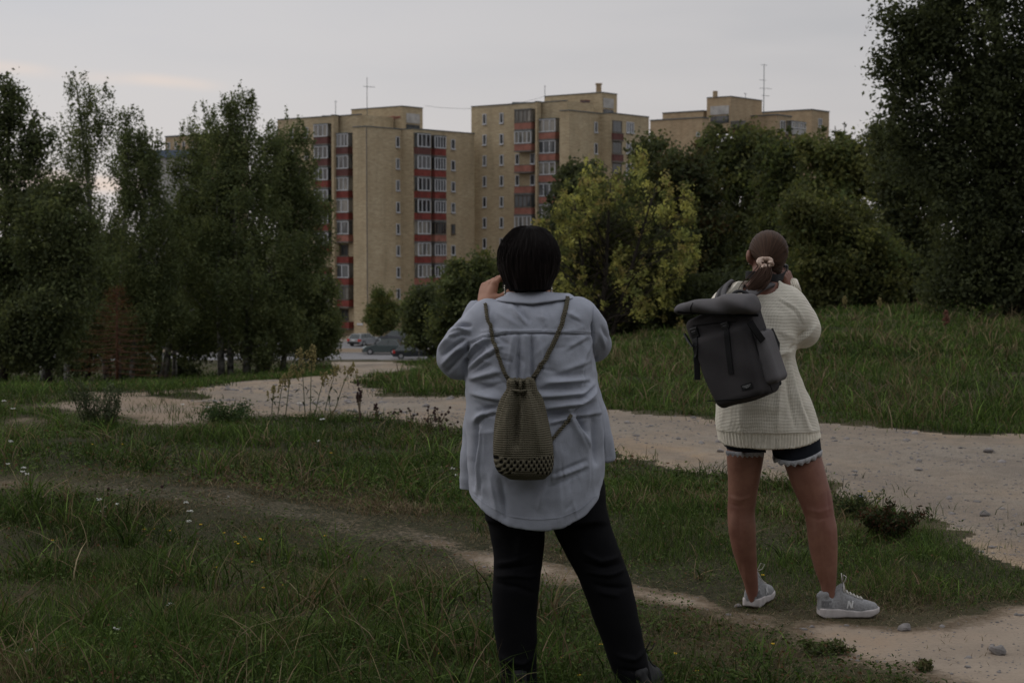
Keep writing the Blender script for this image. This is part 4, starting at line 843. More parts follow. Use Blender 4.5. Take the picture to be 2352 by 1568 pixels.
for i, (bx, by, tx, ty, lb) in enumerate(((918, 972, 905, 945, 'low faded flower cluster, leftmost by the road edge'), (945, 975, 948, 940, 'faded meadow flower with brown heads left of the big cluster'), (985, 985, 992, 938, 'densest cluster of dark brown flower heads against the road'), (1010, 990, 1018, 936, 'dark headed flower reaching up just left of the blue shirt'), (1020, 995, 1035, 965, 'small dark headed flower nearest to the blue shirt'), (868, 966, 862, 930, 'dark spiky weed against the road'), (826, 985, 824, 880, 'tall dark leafy weed standing alone against the road'))):
    b = hit(bx, by); Y_ = b[1]+.05; t = thing('meadow_flower', lb, 'flower', b, gk); st_ = MB(); hd = MB()
    nh = (7, 8, 16, 9, 5, 8, 14)[i]
    for k_ in range(nh):
        if i >= 5: e = P(tx+random.uniform(-5, 5), ty+(by-ty)*random.random()*.75, Y_)
        else: e = P(tx+random.uniform(-20, 20), ty+random.uniform(-4, 30), Y_+random.uniform(-.1, .1))
        m1 = (b+e)/2+np.array(((e[0]-b[0])*-.15, 0, .02)); st_.tube([b, m1, e], [.003, .002, .0015], 4)
        if i >= 5: h1 = MB(); seedhead(h1, e-(0, 0, .02), e+(0, 0, .03), .012, 7, .009); h1.build('seed_head', DARKH, t)
        else: h1 = MB(); h1.ball(e, random.uniform(.010, .015), 6, 4); h1.build('flower_head', DARKH, t)
    st_.build('stem', DSTEM, t)
    for k_ in range(4): mb = MB(); leafblade(mb, b+(0, 0, random.uniform(.02, .12)), (random.uniform(-1, 1), random.uniform(-1, .2), .3), random.uniform(.06, .12), .018); mb.build('leaf', WEED, t)
def leafyclump(name, lb, px, py, w, h, n, cols, s=.02, cat='plant', group=None, stems=14):
    b = hit(px, py); t = thing(name, lb, cat, b, group); mb = MB(); tips = []
    for i in range(stems):
        e = b+np.array((random.gauss(0, w*.45), random.gauss(0, w*.3), h*random.uniform(.5, 1))); a = b+np.array((random.gauss(0, w*.2), random.gauss(0, w*.15), 0)); mb.tube([a, (a+e)/2, e], [.005, .004, .002], 4); tips += [a*(1-q)+e*q for q in np.linspace(.2, 1, 9)]
    mb.build('stem', STEM, t); tp = np.array(tips); n = int(n*1.7); k = RNG.integers(0, len(tp), n); c_ = tp[k]+RNG.normal(0, w*.09, (n, 3)); c_[:, 2] = np.maximum(c_[:, 2], b[2]+.01)
    V, F = leafquads(c_, s*.62*RNG.uniform(.5, 1.4, n), 1, .45); cc = np.array(cols)[RNG.integers(0, len(cols), n)]*RNG.uniform(.7, 1.3, n)[:, None]; mesh('leaves', V, F, GRASS, t, False, np.repeat(cc, 4, 0))
leafyclump('bush', 'rounded bright green weed clump at the left end of the road', 515, 972, .34, .20, 1500, [(.045, .075, .03), (.06, .085, .03)], .022, 'bush')
leafyclump('weed', 'tall dark weed clump in front of the bare soil at the left', 215, 985, .25, .50, 900, [(.06, .075, .04), (.08, .095, .055)], .02)
leafyclump('weed', 'second dark weed clump in front of the bare soil, nearer the road', 262, 985, .22, .40, 800, [(.06, .075, .04), (.08, .095, .055)], .02)
leafyclump('weed', 'dark reddish leafed weed clump spilling onto the road, right of the sneakers', 2040, 1235, .22, .17, 1300, [(.035, .035, .018), (.06, .03, .018), (.035, .05, .02)], .022)
leafyclump('weed', 'leafy weed patch beside the right knee of the person in shorts', 1960, 1190, .2, .16, 700, [(.05, .07, .03), (.07, .08, .03)], .016)
leafyclump('weed', 'grey brown grass tuft on the footpath near the bottom right', 2125, 1540, .06, .035, 420, [(.13, .11, .06), (.09, .10, .04)], .014)
leafyclump('weed', 'green weed tuft at the near edge of the footpath, right of the black trousers', 1890, 1500, .12, .045, 700, [(.08, .10, .035), (.09, .09, .045)], .014)
# chicory with blue flower
b = hit(1985, 1175); t = thing('chicory_plant', 'thin weed with one small blue flower right of the bare legs', 'flower', b); mb = MB(); e = P(1978, 1140, b[1]); mb.tube([b, (b+e)/2+(.01, 0, 0), e], .003, 5)
for q in ((1962, 1158), (1998, 1135), (2006, 1150)): mb.tube([(b+e)/2, P(*q, b[1])], .002, 4)
mb.build('stem', STEM, t); mb = MB(); mb.ball(e, (.014, .014, .008), 8, 4); mb.build('flower_head', BLUEP, t)
# yarrows
gyw = 'white yarrow flowers in the meadow'
yar = [(18, 1064), (55, 1073), (61, 1088), (228, 1146), (240, 1164), (235, 1173), (242, 1185), (267, 1157), (427, 1153), (436, 1173), (434, 1196), (391, 1386), (270, 1443), (71, 1491), (27, 1014), (10, 920), (24, 1012), (52, 1082), (30, 938), (420, 928), (478, 935), (490, 950), (688, 925), (740, 962), (731, 1012), (1040, 1075), (1046, 1090), (1105, 935)]
ORD = ('first', 'second', 'third', 'fourth', 'fifth', 'sixth', 'seventh', 'eighth', 'ninth', 'tenth', 'eleventh', 'twelfth', 'thirteenth', 'fourteenth', 'fifteenth', 'sixteenth', 'seventeenth', 'eighteenth', 'nineteenth')
def ordw(i, n, l='left'): return (ORD[i]+' from the left' if i < (n+1)//2 else (ORD[n-1-i]+' from the right')) if n > 1 else ''
yl0 = ['white yarrow at the far left edge, low in the frame of the meadow', 'white yarrow near the left edge, left one of a pair', 'white yarrow near the left edge, lower one of a pair', 'white yarrow at the top left of the group left of the footpath', 'broad white yarrow in the middle of the group left of the footpath']
yar = sorted(q for q in yar if not (q[0] > 1000 and q[1] < 1000))
for i, (x, y) in enumerate(yar):
    g = hit(x, y+18); e = P(x, y, g[1]); t = thing('yarrow_flower', 'white yarrow in the meadow left of the blue shirt, '+ordw(i, len(yar)), 'flower', g, gyw); mb = MB(); mb.tube([g, e], [.003, .002], 4); mb.build('stem', STEM, t)
    mb = MB(); r_ = .016 if y > 1000 else .024
    for k_ in range(11): a = random.uniform(0, 6.28); q = math.sqrt(random.random())*r_; mb.ball(e+np.array((math.cos(a)*q, math.sin(a)*q, random.uniform(-.004, .004))), (.006*r_/.016, .006*r_/.016, .003), 5, 3)
    mb.build('flower_head', WHITE, t)
gy2 = 'small yellow flowers in the grass'
yel = [(331, 1215), (352, 1214), (389, 1218), (461, 1204), (514, 1223), (562, 1233), (541, 1244), (547, 1248), (598, 1237), (602, 1239), (747, 1230), (580, 1290), (261, 1313), (605, 1349), (651, 1343), (724, 1357), (149, 1475), (144, 1487), (188, 1534), (64, 1523), (343, 1459), (496, 1302), (213, 1020), (282, 1020), (760, 1040), (738, 1047), (1080, 985), (690, 1526), (1290, 1510), (1215, 1550), (1240, 1555),
       (1905, 1475), (1925, 1480), (2020, 1145), (1775, 1478), (1997, 1128), (1752, 1320), (1770, 937), (1820, 955), (2300, 905), (2310, 925), (1380, 1480), (1550, 1500), (330, 1030), (120, 1240), (1330, 1550), (840, 1330), (905, 1450), (1010, 1500), (1600, 1540)]
yel = sorted(yel); nl_ = sum(q[0] < 1130 for q in yel)
for i, (x, y) in enumerate(yel):
    g = hit(x, y+9); e = P(x, y, g[1]); lb = 'yellow flower in the grass left of the black trousers, '+ordw(i, nl_) if x < 1130 else 'yellow flower right of the black trousers, '+ordw(i-nl_, len(yel)-nl_)
    t = thing('yellow_flower', lb, 'flower', g, gy2+(' on the left' if x < 1130 else ' on the right')); mb = MB(); mb.tube([g, e], [.002, .0015], 4); mb.build('stem', STEM, t); mb = MB()
    for k_ in range(5): a = k_*1.257+i; mb.ball(e+np.array((math.cos(a), math.sin(a), .2))*.0055*(1 if g[1] < 9 else 1.5), (.0045, .0045, .003), 5, 3)
    mb.build('flower_head', YEL, t)
for x, y, m_, lb in ((804, 1279, PINK, 'single pink violet flower in the grass left of the footpath and the trousers'), (809, 1365, RUST, 'brownish red clover head in the foreground grass'), (370, 1256, RUST, 'dark red clover head in the left foreground grass'), (249, 1122, DARKH, 'dark seed head above the group of yarrows, left'), (372, 1117, DARKH, 'dark seed head above the footpath, right of the yarrows'), (1893, 1160, PINK, 'pale pink flower beside the right calf'), (1083, 1430, RUST, 'rusty clover head just left of the black trousers'), (1500, 1545, PINK, 'pale pink clover in the foreground right of the black trousers')):
    g = hit(x, y+16); e = P(x, y, g[1]); t = thing('clover_flower', lb, 'flower', g, 'single clover and seed heads'); mb = MB(); mb.tube([g, e], [.003, .002], 4); mb.build('stem', DSTEM, t); mb = MB(); mb.ball(e, .011, 7, 5); mb.build('flower_head', m_, t)
for x, y, h, m_, lb in ((2172, 770, .45, RUST, 'rusty red sorrel stalk on the meadow below the huge dark tree'), (1940, 715, .4, SEED, 'pale grass plume at the top of the meadow, left one'), (2020, 722, .4, SEED, 'pale grass plume at the top of the meadow, right one'), (1460, 745, .35, SEED, 'pale plume at the meadow top by the yellow tree'), (1540, 745, .35, SEED, 'pale plume at the meadow top left of the backpack')):
    g = hit(x, y); e = g+(0, 0, h); t = thing('tall_weed', lb, 'plant', g, 'tall stalks on the meadow'); mb = MB(); mb.tube([g, e], [.01, .006], 4); mb.build('stem', DSTEM, t); mb = MB(); seedhead(mb, g+(0, 0, h*.45), e, .06, 60, .02); mb.build('seed_head', m_, t)

for i, (x_, y_, lb) in enumerate(((-9, -6, 'broad unseen tree added behind the photographer to shade the foreground, left'), (-3, -9.5, 'broad unseen tree added behind the photographer to shade the foreground, left of the middle'), (4, -9.5, 'broad unseen tree added behind the photographer to shade the foreground, right of the middle'), (10, -6, 'broad unseen tree added behind the photographer to shade the foreground, right'))):  # unseen trees added to block the rear sky and darken the foreground
    z_ = float(gz(x_, y_)); t = thing('deciduous_tree', lb, 'tree', (x_, y_, z_), 'trees added behind the photographer for shade'); n_ = 5200
    v = RNG.normal(0, 1, (n_, 3)); v /= np.linalg.norm(v, axis=1)[:, None]; c_ = np.array((x_, y_, z_+5.2))+v*np.array((4.2, 2.2, 4.6))*RNG.uniform(.6, 1.05, n_)[:, None]
    V, F = leafquads(c_, RNG.uniform(.14, .30, n_), 1, .7); mesh('crown', V, F, LEAF, t, False, np.repeat(np.array(GD)[RNG.integers(0, 3, n_)], 4, 0))
    mb = MB(); limbs(mb, (x_, y_, z_-.1), (x_, y_, z_+7), c_, .2, 14); mb.build('trunk', BARK, t, True)
# ------------------------------------------------------------------ implicit surfaces for bodies and clothes
class Grid:
    def __init__(s, lo, hi, h):
        s.lo = np.array(lo, float); s.h = h; n = np.ceil((np.array(hi)-s.lo)/h).astype(int)+1; s.n = n
        ax = [(s.lo[i]+h*np.arange(n[i])).astype(np.float32) for i in range(3)]
        s.x = ax[0][:, None, None]; s.y = ax[1][None, :, None]; s.z = ax[2][None, None, :]
        s.f = np.full(tuple(n), 9., np.float32)
    def ell(s, c, r, rot=None):
        X, Y, Z_ = s.x-c[0], s.y-c[1], s.z-c[2]
        if rot is not None:
            Rm = np.array(rot); X, Y, Z_ = (Rm[i][0]*X+Rm[i][1]*Y+Rm[i][2]*Z_ for i in range(3))
        k = np.sqrt((X/r[0])**2+(Y/r[1])**2+(Z_/r[2])**2); return ((k-1)*min(r)).astype(np.float32)
    def rc(s, a, b, ra, rb, flat=None):
        a = np.array(a, float); b = np.array(b, float); d = b-a; L2 = d@d+1e-9
        X, Y, Z_ = s.x-a[0], s.y-a[1], s.z-a[2]; t = np.clip((X*d[0]+Y*d[1]+Z_*d[2])/L2, 0, 1)
        return (np.sqrt((X-t*d[0])**2+(Y-t*d[1])**2+(Z_-t*d[2])**2)-(ra+(rb-ra)*t)).astype(np.float32)
    def chain(s, pts, rad, k=.01):
        A = dense(np.column_stack([np.array(pts, float), np.array(rad, float)]), len(pts)*5); r = np.full(tuple(s.n), 9., np.float32)
        for i in range(len(A)-1):
            a, b = A[i], A[i+1]; mg = max(a[3], b[3])+.09; lo = np.clip(np.floor((np.minimum(a[:3], b[:3])-mg-s.lo)/s.h).astype(int), 0, s.n); hi = np.clip(np.ceil((np.maximum(a[:3], b[:3])+mg-s.lo)/s.h).astype(int)+1, 0, s.n)
            if (hi <= lo).any(): continue
            X, Y, Z_ = s.x[lo[0]:hi[0]]-a[0], s.y[:, lo[1]:hi[1]]-a[1], s.z[:, :, lo[2]:hi[2]]-a[2]; d = b[:3]-a[:3]; t = np.clip((X*d[0]+Y*d[1]+Z_*d[2])/(d@d+1e-9), 0, 1)
            q = np.sqrt((X-t*d[0])**2+(Y-t*d[1])**2+(Z_-t*d[2])**2)-(a[3]+(b[3]-a[3])*t); v = r[lo[0]:hi[0], lo[1]:hi[1], lo[2]:hi[2]]; np.minimum(v, q.astype(np.float32), out=v)
        return r
    def prof(s, rows, p=2.3):
        """rows: (z, xl, xr, yfront_centre, half depth) ; superellipse sections"""
        rows = sorted(rows); z = s.z.ravel(); R_ = np.array(rows); it = lambda i: np.interp(z, R_[:, 0], R_[:, i])
        k = max(1, int(.03/s.h)) | 1; sm = lambda a: np.convolve(np.pad(a, k//2, mode='edge'), np.ones(k)/k, 'valid')
        xl, xr, yc, dp = (sm(it(i))[None, None, :].astype(np.float32) for i in (1, 2, 3, 4))
        w = (xr-xl)/2; c_ = (xr+xl)/2; q = (np.abs((s.x-c_)/w)**p+np.abs((s.y-yc)/dp)**p)**(1/p)
        f = (q-1)*np.minimum(w, dp); zz = s.z; cap = np.maximum(R_[0, 0]-zz, zz-R_[-1, 0])
        return np.maximum(f, cap).astype(np.float32)
    def add(s, f, k=.02): s.f = smin(s.f, f, k); return s
    def cut(s, f): s.f = np.maximum(s.f, f); return s
    def surf(s, smooth_it=0):
        f = s.f; sg = f < 0; c_ = np.zeros(tuple(s.n-1), np.uint8)
        for i in (0, 1):
            for j in (0, 1):
                for k in (0, 1): c_ += sg[i:f.shape[0]-1+i, j:f.shape[1]-1+j, k:f.shape[2]-1+k]
        act = (c_ > 0) & (c_ < 8); ijk = np.argwhere(act); idx = np.full(act.shape, -1, np.int64); idx[act] = np.arange(len(ijk))
        P_ = np.zeros((len(ijk), 3)); W_ = np.zeros(len(ijk)); cs = [(i, j, k) for i in (0, 1) for j in (0, 1) for k in (0, 1)]
        val = {c: f[ijk[:, 0]+c[0], ijk[:, 1]+c[1], ijk[:, 2]+c[2]] for c in cs}
        for c in cs:
            for a in range(3):
                if c[a] == 0:
                    d = tuple(c[q]+(q == a) for q in range(3)); v0, v1 = val[c], val[d]; m_ = (v0 < 0) != (v1 < 0)
                    t = np.where(m_, v0/(v0-v1+1e-12), 0); p = np.array(c, float)[None]+np.eye(3)[a][None]*t[:, None]; P_ += p*m_[:, None]; W_ += m_
        V = s.lo+(ijk+P_/W_[:, None])*s.h; Q = []
        for a in range(3):
            b, c = (a+1) % 3, (a+2) % 3; sl0 = [slice(None)]*3; sl1 = [slice(None)]*3; sl0[a] = slice(0, -1); sl1[a] = slice(1, None)
            e = sg[tuple(sl0)] != sg[tuple(sl1)]; E = np.argwhere(e); E = E[(E[:, b] > 0) & (E[:, c] > 0) & (E[:, b] < s.n[b]-1) & (E[:, c] < s.n[c]-1)]
            ob = np.eye(3, dtype=int)[b]; oc = np.eye(3, dtype=int)[c]; g = lambda o: idx[tuple((E+o).T)]
            q = np.stack((g(-ob-oc), g(-oc), g(0*ob), g(-ob)), -1); fl = sg[tuple(E.T)]; q[~fl] = q[~fl][:, ::-1]; Q.append(q)
        Q = np.vstack(Q); Q = Q[(Q >= 0).all(1)]
        for _ in range(smooth_it):
            S_ = np.zeros_like(V); n_ = np.zeros(len(V))
            for i in range(4): a_, b_ = Q[:, i], Q[:, (i+1) % 4]; np.add.at(S_, a_, V[b_]); np.add.at(n_, a_, 1); np.add.at(S_, b_, V[a_]); np.add.at(n_, b_, 1)
            V = V*.5+.5*S_/np.maximum(n_, 1)[:, None]
        return V, Q
def smin(a, b, k):
    if k <= 0: return np.minimum(a, b)
    h = np.clip(.5+.5*(b-a)/k, 0, 1); return (b*(1-h)+a*h-k*h*(1-h)).astype(np.float32)
def smax(a, b, k): return -smin(-a, -b, k)
def polyd(X, Z_, pts):
    """distance in the x-z plane to a polyline + parameter"""
    d = np.full(np.broadcast(X, Z_).shape, 9., np.float32); tt = np.zeros_like(d); n = len(pts)-1
    for i in range(n):
        a, b = np.array(pts[i]), np.array(pts[i+1]); e = b-a; L2 = e@e+1e-9
        t = np.clip(((X-a[0])*e[0]+(Z_-a[1])*e[1])/L2, 0, 1); q = np.sqrt((X-a[0]-t*e[0])**2+(Z_-a[1]-t*e[1])**2); m_ = q < d
        d = np.where(m_, q, d); tt = np.where(m_, (i+t)/n, tt)
    return d, tt
def folds(V, Y, items, back=True, yc=5.5, nrm=None):
    """move cloth vertices along -y (towards the viewer) by fold strokes given in image px"""
    x, z = V[:, 0], V[:, 2]; out_ = np.zeros(len(V))
    for (pts, amp, w) in items:
        pp = [P(px, py, Y)[[0, 2]] for px, py in pts]; d, t = polyd(x, z, pp); tap = np.sin(np.pi*np.clip(t*.86+.07, 0, 1))**.6
        out_ += amp*tap*np.exp(-(d/w)**1.6)
    return out_
def normals(V, Q):
    n = np.zeros_like(V); a = np.cross(V[Q[:, 2]]-V[Q[:, 0]], V[Q[:, 3]]-V[Q[:, 1]])
    for i in range(4): np.add.at(n, Q[:, i], a)
    return n/(np.linalg.norm(n, axis=1)[:, None]+1e-12)
def bvh(V, Q): return BVHTree.FromPolygons([tuple(v) for v in V], [tuple(map(int, q)) for q in Q])
def drape(tree_, pts, lift=.004, Ydef=5.4):
    o_ = []; nn = []
    for px, py in pts:
        a, b, c_ = ray(px, py); h_ = tree_.ray_cast(Vector((0, 0, CAMZ)), Vector((a, b, c_)).normalized())
        if h_[0] is None: o_.append(P(px, py, o_[-1][1] if o_ else Ydef)); nn.append(np.array((0, -1., 0)))
        else: n = np.array(h_[1]); n = n if n[1] < 0 else -n; o_.append(np.array(h_[0])+n*lift); nn.append(n)
    return np.array(o_), np.array(nn)
def dense(pts, n):
    pts = np.array(pts, float); s_ = np.concatenate(([0], np.cumsum(np.linalg.norm(np.diff(pts, axis=0), axis=1)))); t = np.linspace(0, s_[-1], n)
    r = np.stack([np.interp(t, s_, pts[:, i]) for i in range(pts.shape[1])], -1)
    for _ in range(2): r[1:-1] = (r[:-2]+2*r[1:-1]+r[2:])/4
    return r
def ribbon(mb, pts, nrm, w, th):
    """flat strap following pts; nrm = outward normal per point"""
    pts = np.array(pts); n0 = len(mb.v); m_ = len(pts); w = w if np.ndim(w) else [w]*m_
    for i in range(m_):
        t = pts[min(i+1, m_-1)]-pts[max(i-1, 0)]; t /= np.linalg.norm(t)+1e-9; n = nrm[i]-t*(nrm[i]@t); n /= np.linalg.norm(n)+1e-9; s_ = np.cross(t, n)
        for a, b in ((-1, 0), (-.85, 1), (.85, 1), (1, 0)): mb.v.append(tuple(pts[i]+s_*a*w[i]/2+n*th*b))
    for i in range(m_-1):
        for k in range(4): a, b = n0+i*4+k, n0+i*4+(k+1) % 4; mb.f.append((a, b, b+4, a+4))
    mb.f += [(n0, n0+3, n0+2, n0+1), (n0+(m_-1)*4, n0+(m_-1)*4+1, n0+(m_-1)*4+2, n0+(m_-1)*4+3)]
def hand(lo_pad, w, fwd, back, side, curl, h=.0024, sc=1.0, thumb=(.6, .6, -.4), spread=.25, fore=None):
    w, fwd, back, side = (np.array(q, float) for q in (w, fwd, back, side)); fwd /= np.linalg.norm(fwd); back -= fwd*(back@fwd); back /= np.linalg.norm(back); side = np.cross(fwd, back)*(1 if np.cross(fwd, back)@side > 0 else -1)
    C_ = w+fwd*.06*sc; g = Grid(C_-.14*sc, C_+.14*sc, h*1.15); Rm = [side, back, fwd]
    g.f = g.ell(w+fwd*.048*sc, (.043*sc, .019*sc, .056*sc), Rm)
    g.add(g.rc(w+fwd*.03*sc+side*.022*sc, w+fwd*.082*sc+side*.03*sc, .016*sc, .0125*sc), .012); g.add(g.rc(w+fwd*.03*sc-side*.02*sc, w+fwd*.074*sc-side*.032*sc, .016*sc, .0115*sc), .012)
    for i, (o_, L_, rr) in enumerate(((.031, .075, .0093), (.0105, .084, .0096), (-.0105, .078, .0092), (-.031, .06, .0080))):
        p = w+fwd*(.088-.004*(i == 3)-.003*(i == 2))*sc+side*o_*sc; d = fwd+side*o_*spread*6; d /= np.linalg.norm(d); pts = [p]; cr = curl*(1+.08*i)
        for fr_, ang in ((.45, .75), (.31, 1.1), (.24, .75)):
            a = cr*ang; pd = -back; d = d*math.cos(a)+pd*math.sin(a); d /= np.linalg.norm(d); pd2 = None; back_l = back*math.cos(a)+d*0
            pts.append(pts[-1]+d*L_*fr_*sc); back = back*math.cos(a)+fwd*math.sin(a) if False else back
        g.add(g.chain(pts, [rr*sc*1.08, rr*sc, rr*sc*.93, rr*sc*.8], .004), .006)
        g.add(g.ell(pts[0]+back*.003, (rr*1.15*sc,)*3), .006)
    t0 = w+fwd*.022*sc+side*.03*sc; d = fwd*thumb[0]+side*thumb[1]+back*thumb[2]; d /= np.linalg.norm(d); p1 = t0+d*.042*sc; d2 = d*.75+fwd*.5-back*.15; d2 /= np.linalg.norm(d2); p2 = p1+d2*.03*sc; p3 = p2+d2*.024*sc
    g.add(g.chain([t0, p1, p2, p3], [.0155*sc, .0125*sc, .0105*sc, .0085*sc], .005), .012)
    if fore is not None: g.add(g.rc(w+fwd*.01, w+(np.array(fore)-w)/np.linalg.norm(np.array(fore)-w)*.13, .024*sc, .030*sc), .02)
    return g.surf(1)
def join(parts):
    V = []; Q = []; n = 0
    for v, q in parts: V.append(v); Q.append(q+n); n += len(v)
    return np.vstack(V), np.vstack(Q)
def head_sdf(g, c, yaw, tilt=0, sc=1.0):
    """c centre of skull; face looks along +Y turned by yaw to the right"""
    f_ = np.array((math.sin(yaw), math.cos(yaw), -tilt)); f_ /= np.linalg.norm(f_); r_ = np.array((math.cos(yaw), -math.sin(yaw), 0)); u_ = np.cross(r_, f_); Rm = [r_, f_, u_]; q = lambda a, b, d: np.array(c)+(r_*a+f_*b+u_*d)*sc
    g.add(g.ell(q(0, 0, .01), (.074*sc, .092*sc, .098*sc), Rm), .01); g.add(g.ell(q(0, .035, -.055), (.052*sc, .060*sc, .062*sc), Rm), .03)
    g.add(g.rc(q(0, .088, .012), q(0, .108, -.024), .006*sc, .011*sc), .012)                    # nose
    g.add(g.ell(q(0, .086, -.062), (.024*sc, .012*sc, .007*sc), Rm), .006); g.add(g.ell(q(0, .080, -.098), (.016*sc, .014*sc, .014*sc), Rm), .015)  # lips, chin
    for s_ in (-1, 1):
        g.cut(-g.ell(q(s_*.032, .098, .012), (.016*sc, .012*sc, .011*sc), Rm)); g.add(g.ell(q(s_*.031, .080, .011), (.0125*sc, .0125*sc, .0115*sc), Rm), .003)
        e = g.ell(q(s_*.080, -.012, -.015), (.009*sc, .020*sc, .033*sc), Rm); e = np.maximum(e, -g.ell(q(s_*.089, -.006, -.013), (.006*sc, .011*sc, .020*sc), Rm)); g.add(e, .004)
    return q, Rm
SKIN = M('skin', .55, .35); SKIN.color(SKIN.mix(SKIN.ramp(SKIN.noise(14, 4), .35, .65), (.29, .135, .08), (.36, .18, .115))); SKIN.bump(SKIN.noise(260, 3), .12, .001); SKIN = SKIN.m
SKIN2 = M('tanned_skin', .5, .35); n1 = SKIN2.noise(11, 6, rough=.7); nk = SKIN2.noise(3, 3); ck = SKIN2.mix(SKIN2.ramp(n1, .3, .68), (.145, .062, .042), (.235, .115, .078)); SKIN2.color(SKIN2.mix(SKIN2.ramp(nk, .45, .65, 0, .5), ck, (.19, .07, .06))); SKIN2.bump(SKIN2.noise(260, 3), .12, .001); SKIN2 = SKIN2.m
def hairmat(name, c1, c2, rough=.5):
    m = M(name, rough+.1, .12); v = m.co(attr='flow', scale=(1, 1, 1)); n = m.noise(1.0, 5, v, .7); m.color(m.mix(m.ramp(n, .35, .68), c1, c2)); m.bump(n, .45, .006); return m.m
HAIR1 = hairmat('black_hair', (.003, .002, .002), (.013, .0075, .0065)); HAIR2 = hairmat('brown_hair', (.020, .011, .007), (.085, .045, .028), .45)
def cloth(name, c, var=.12, weave=420, wb=.5, rough=.85, sheen=0):
    m = M(name, rough, .06); n = m.noise(5, 5, rough=.6); w1 = m.noise(1, 3, m.co(scale=(weave*.25, weave*.25, weave))); w2 = m.noise(1, 3, m.co(scale=(weave, weave, weave*.25)))
    w = m.math('ADD', w1, w2); c_ = m.mix(m.ramp(n, .3, .7), tuple(v*(1-var) for v in c), c); c_ = m.mix(m.ramp(w, .7, 1.3, 0, .35), c_, tuple(v*.72 for v in c)); m.color(c_); m.bump(w, wb, .0015)
    m.b.inputs['Sheen Weight'].default_value = sheen; return m.m
SHIRT = cloth('chambray_cotton', (.40, .42, .485), .28); TROU = cloth('black_trouser_cloth', (.009, .009, .0105), .2, 700, .2)
def knit(name, c, row=.0062, rib=None):
    m = M(name, .95, .1); tcn = m.n.new('ShaderNodeTexCoord'); sp = m.n.new('ShaderNodeSeparateXYZ'); m.l.new(tcn.outputs['Object'], sp.inputs[0]); nz = m.noise(60, 3); n0 = m.noise(4, 4)
    zz = m.math('ADD', m.math('MULTIPLY', sp.outputs[2], 1/row), m.math('MULTIPLY', n0, 3.0)); a = m.math('SINE', m.math('MULTIPLY', zz, 6.283)); xx = m.math('MULTIPLY', m.math('ADD', sp.outputs[0], m.math('MULTIPLY', sp.outputs[1], .7)), 1/(row*1.1))
    b = m.math('SINE', m.math('MULTIPLY', m.math('ADD', xx, m.math('MULTIPLY', a, .12)), 6.283)); h = m.math('ADD', m.math('MULTIPLY', a, .6), m.math('MULTIPLY', b, .35))
    c_ = m.mix(m.ramp(h, -.9, .5, .5, 0), c, tuple(v*.5 for v in c)); c_ = m.mix(m.ramp(nz, .3, .7, .15, 0), c_, tuple(v*.7 for v in c)); m.color(c_); m.bump(m.math('ADD', h, m.math('MULTIPLY', nz, .6)), .7, .003); return m.m
KNIT = knit('cream_knit', (.84, .79, .68)); BAGK = knit('olive_crochet', (.135, .120, .085), .0075)
BLACKP = simple('black_plastic', (.012, .012, .013), .35, .3, 60, spec=.5); WEBB = simple('black_webbing', (.009, .009, .010), .8, .3, 300); METAL = simple('metal', (.45, .42, .36), .3, .2, 60, metal=1.)
def camera_thing(label, c, yaw, w=.14, h=.10):
    t = thing('camera', label, 'camera', c); r_ = np.array((math.cos(yaw), -math.sin(yaw), 0)); f_ = np.array((math.sin(yaw), math.cos(yaw), 0)); u_ = np.array((0, 0, 1.)); c = np.array(c)
    b = MB(); b.box(c, r_*w/2, f_*.032, u_*h*.42); b.box(c+u_*h*.5, r_*w*.2, f_*.03, u_*h*.13); b.box(c+r_*w*.4+f_*.02, r_*w*.12, f_*.045, u_*h*.40); o = b.build('body', BLACKP, t)
    bev = o.modifiers.new('bevel', 'BEVEL'); bev.width = .007; bev.segments = 3
    b = MB(); b.tube([c+f_*.03, c+f_*.06, c+f_*.061, c+f_*.12], [.036, .036, .033, .034], 20); o = b.build('lens', BLACKP, t); b = MB(); b.tube([c+f_*.1201, c+f_*.1225], .027, 18); adopt(b.build('front_glass', CGL), o)
    b = MB(); b.box(c+u_*h*.45-f_*.045, r_*.018, f_*.012, u_*.013); b.build('viewfinder', BLACKP, t); return t, r_, f_, u_
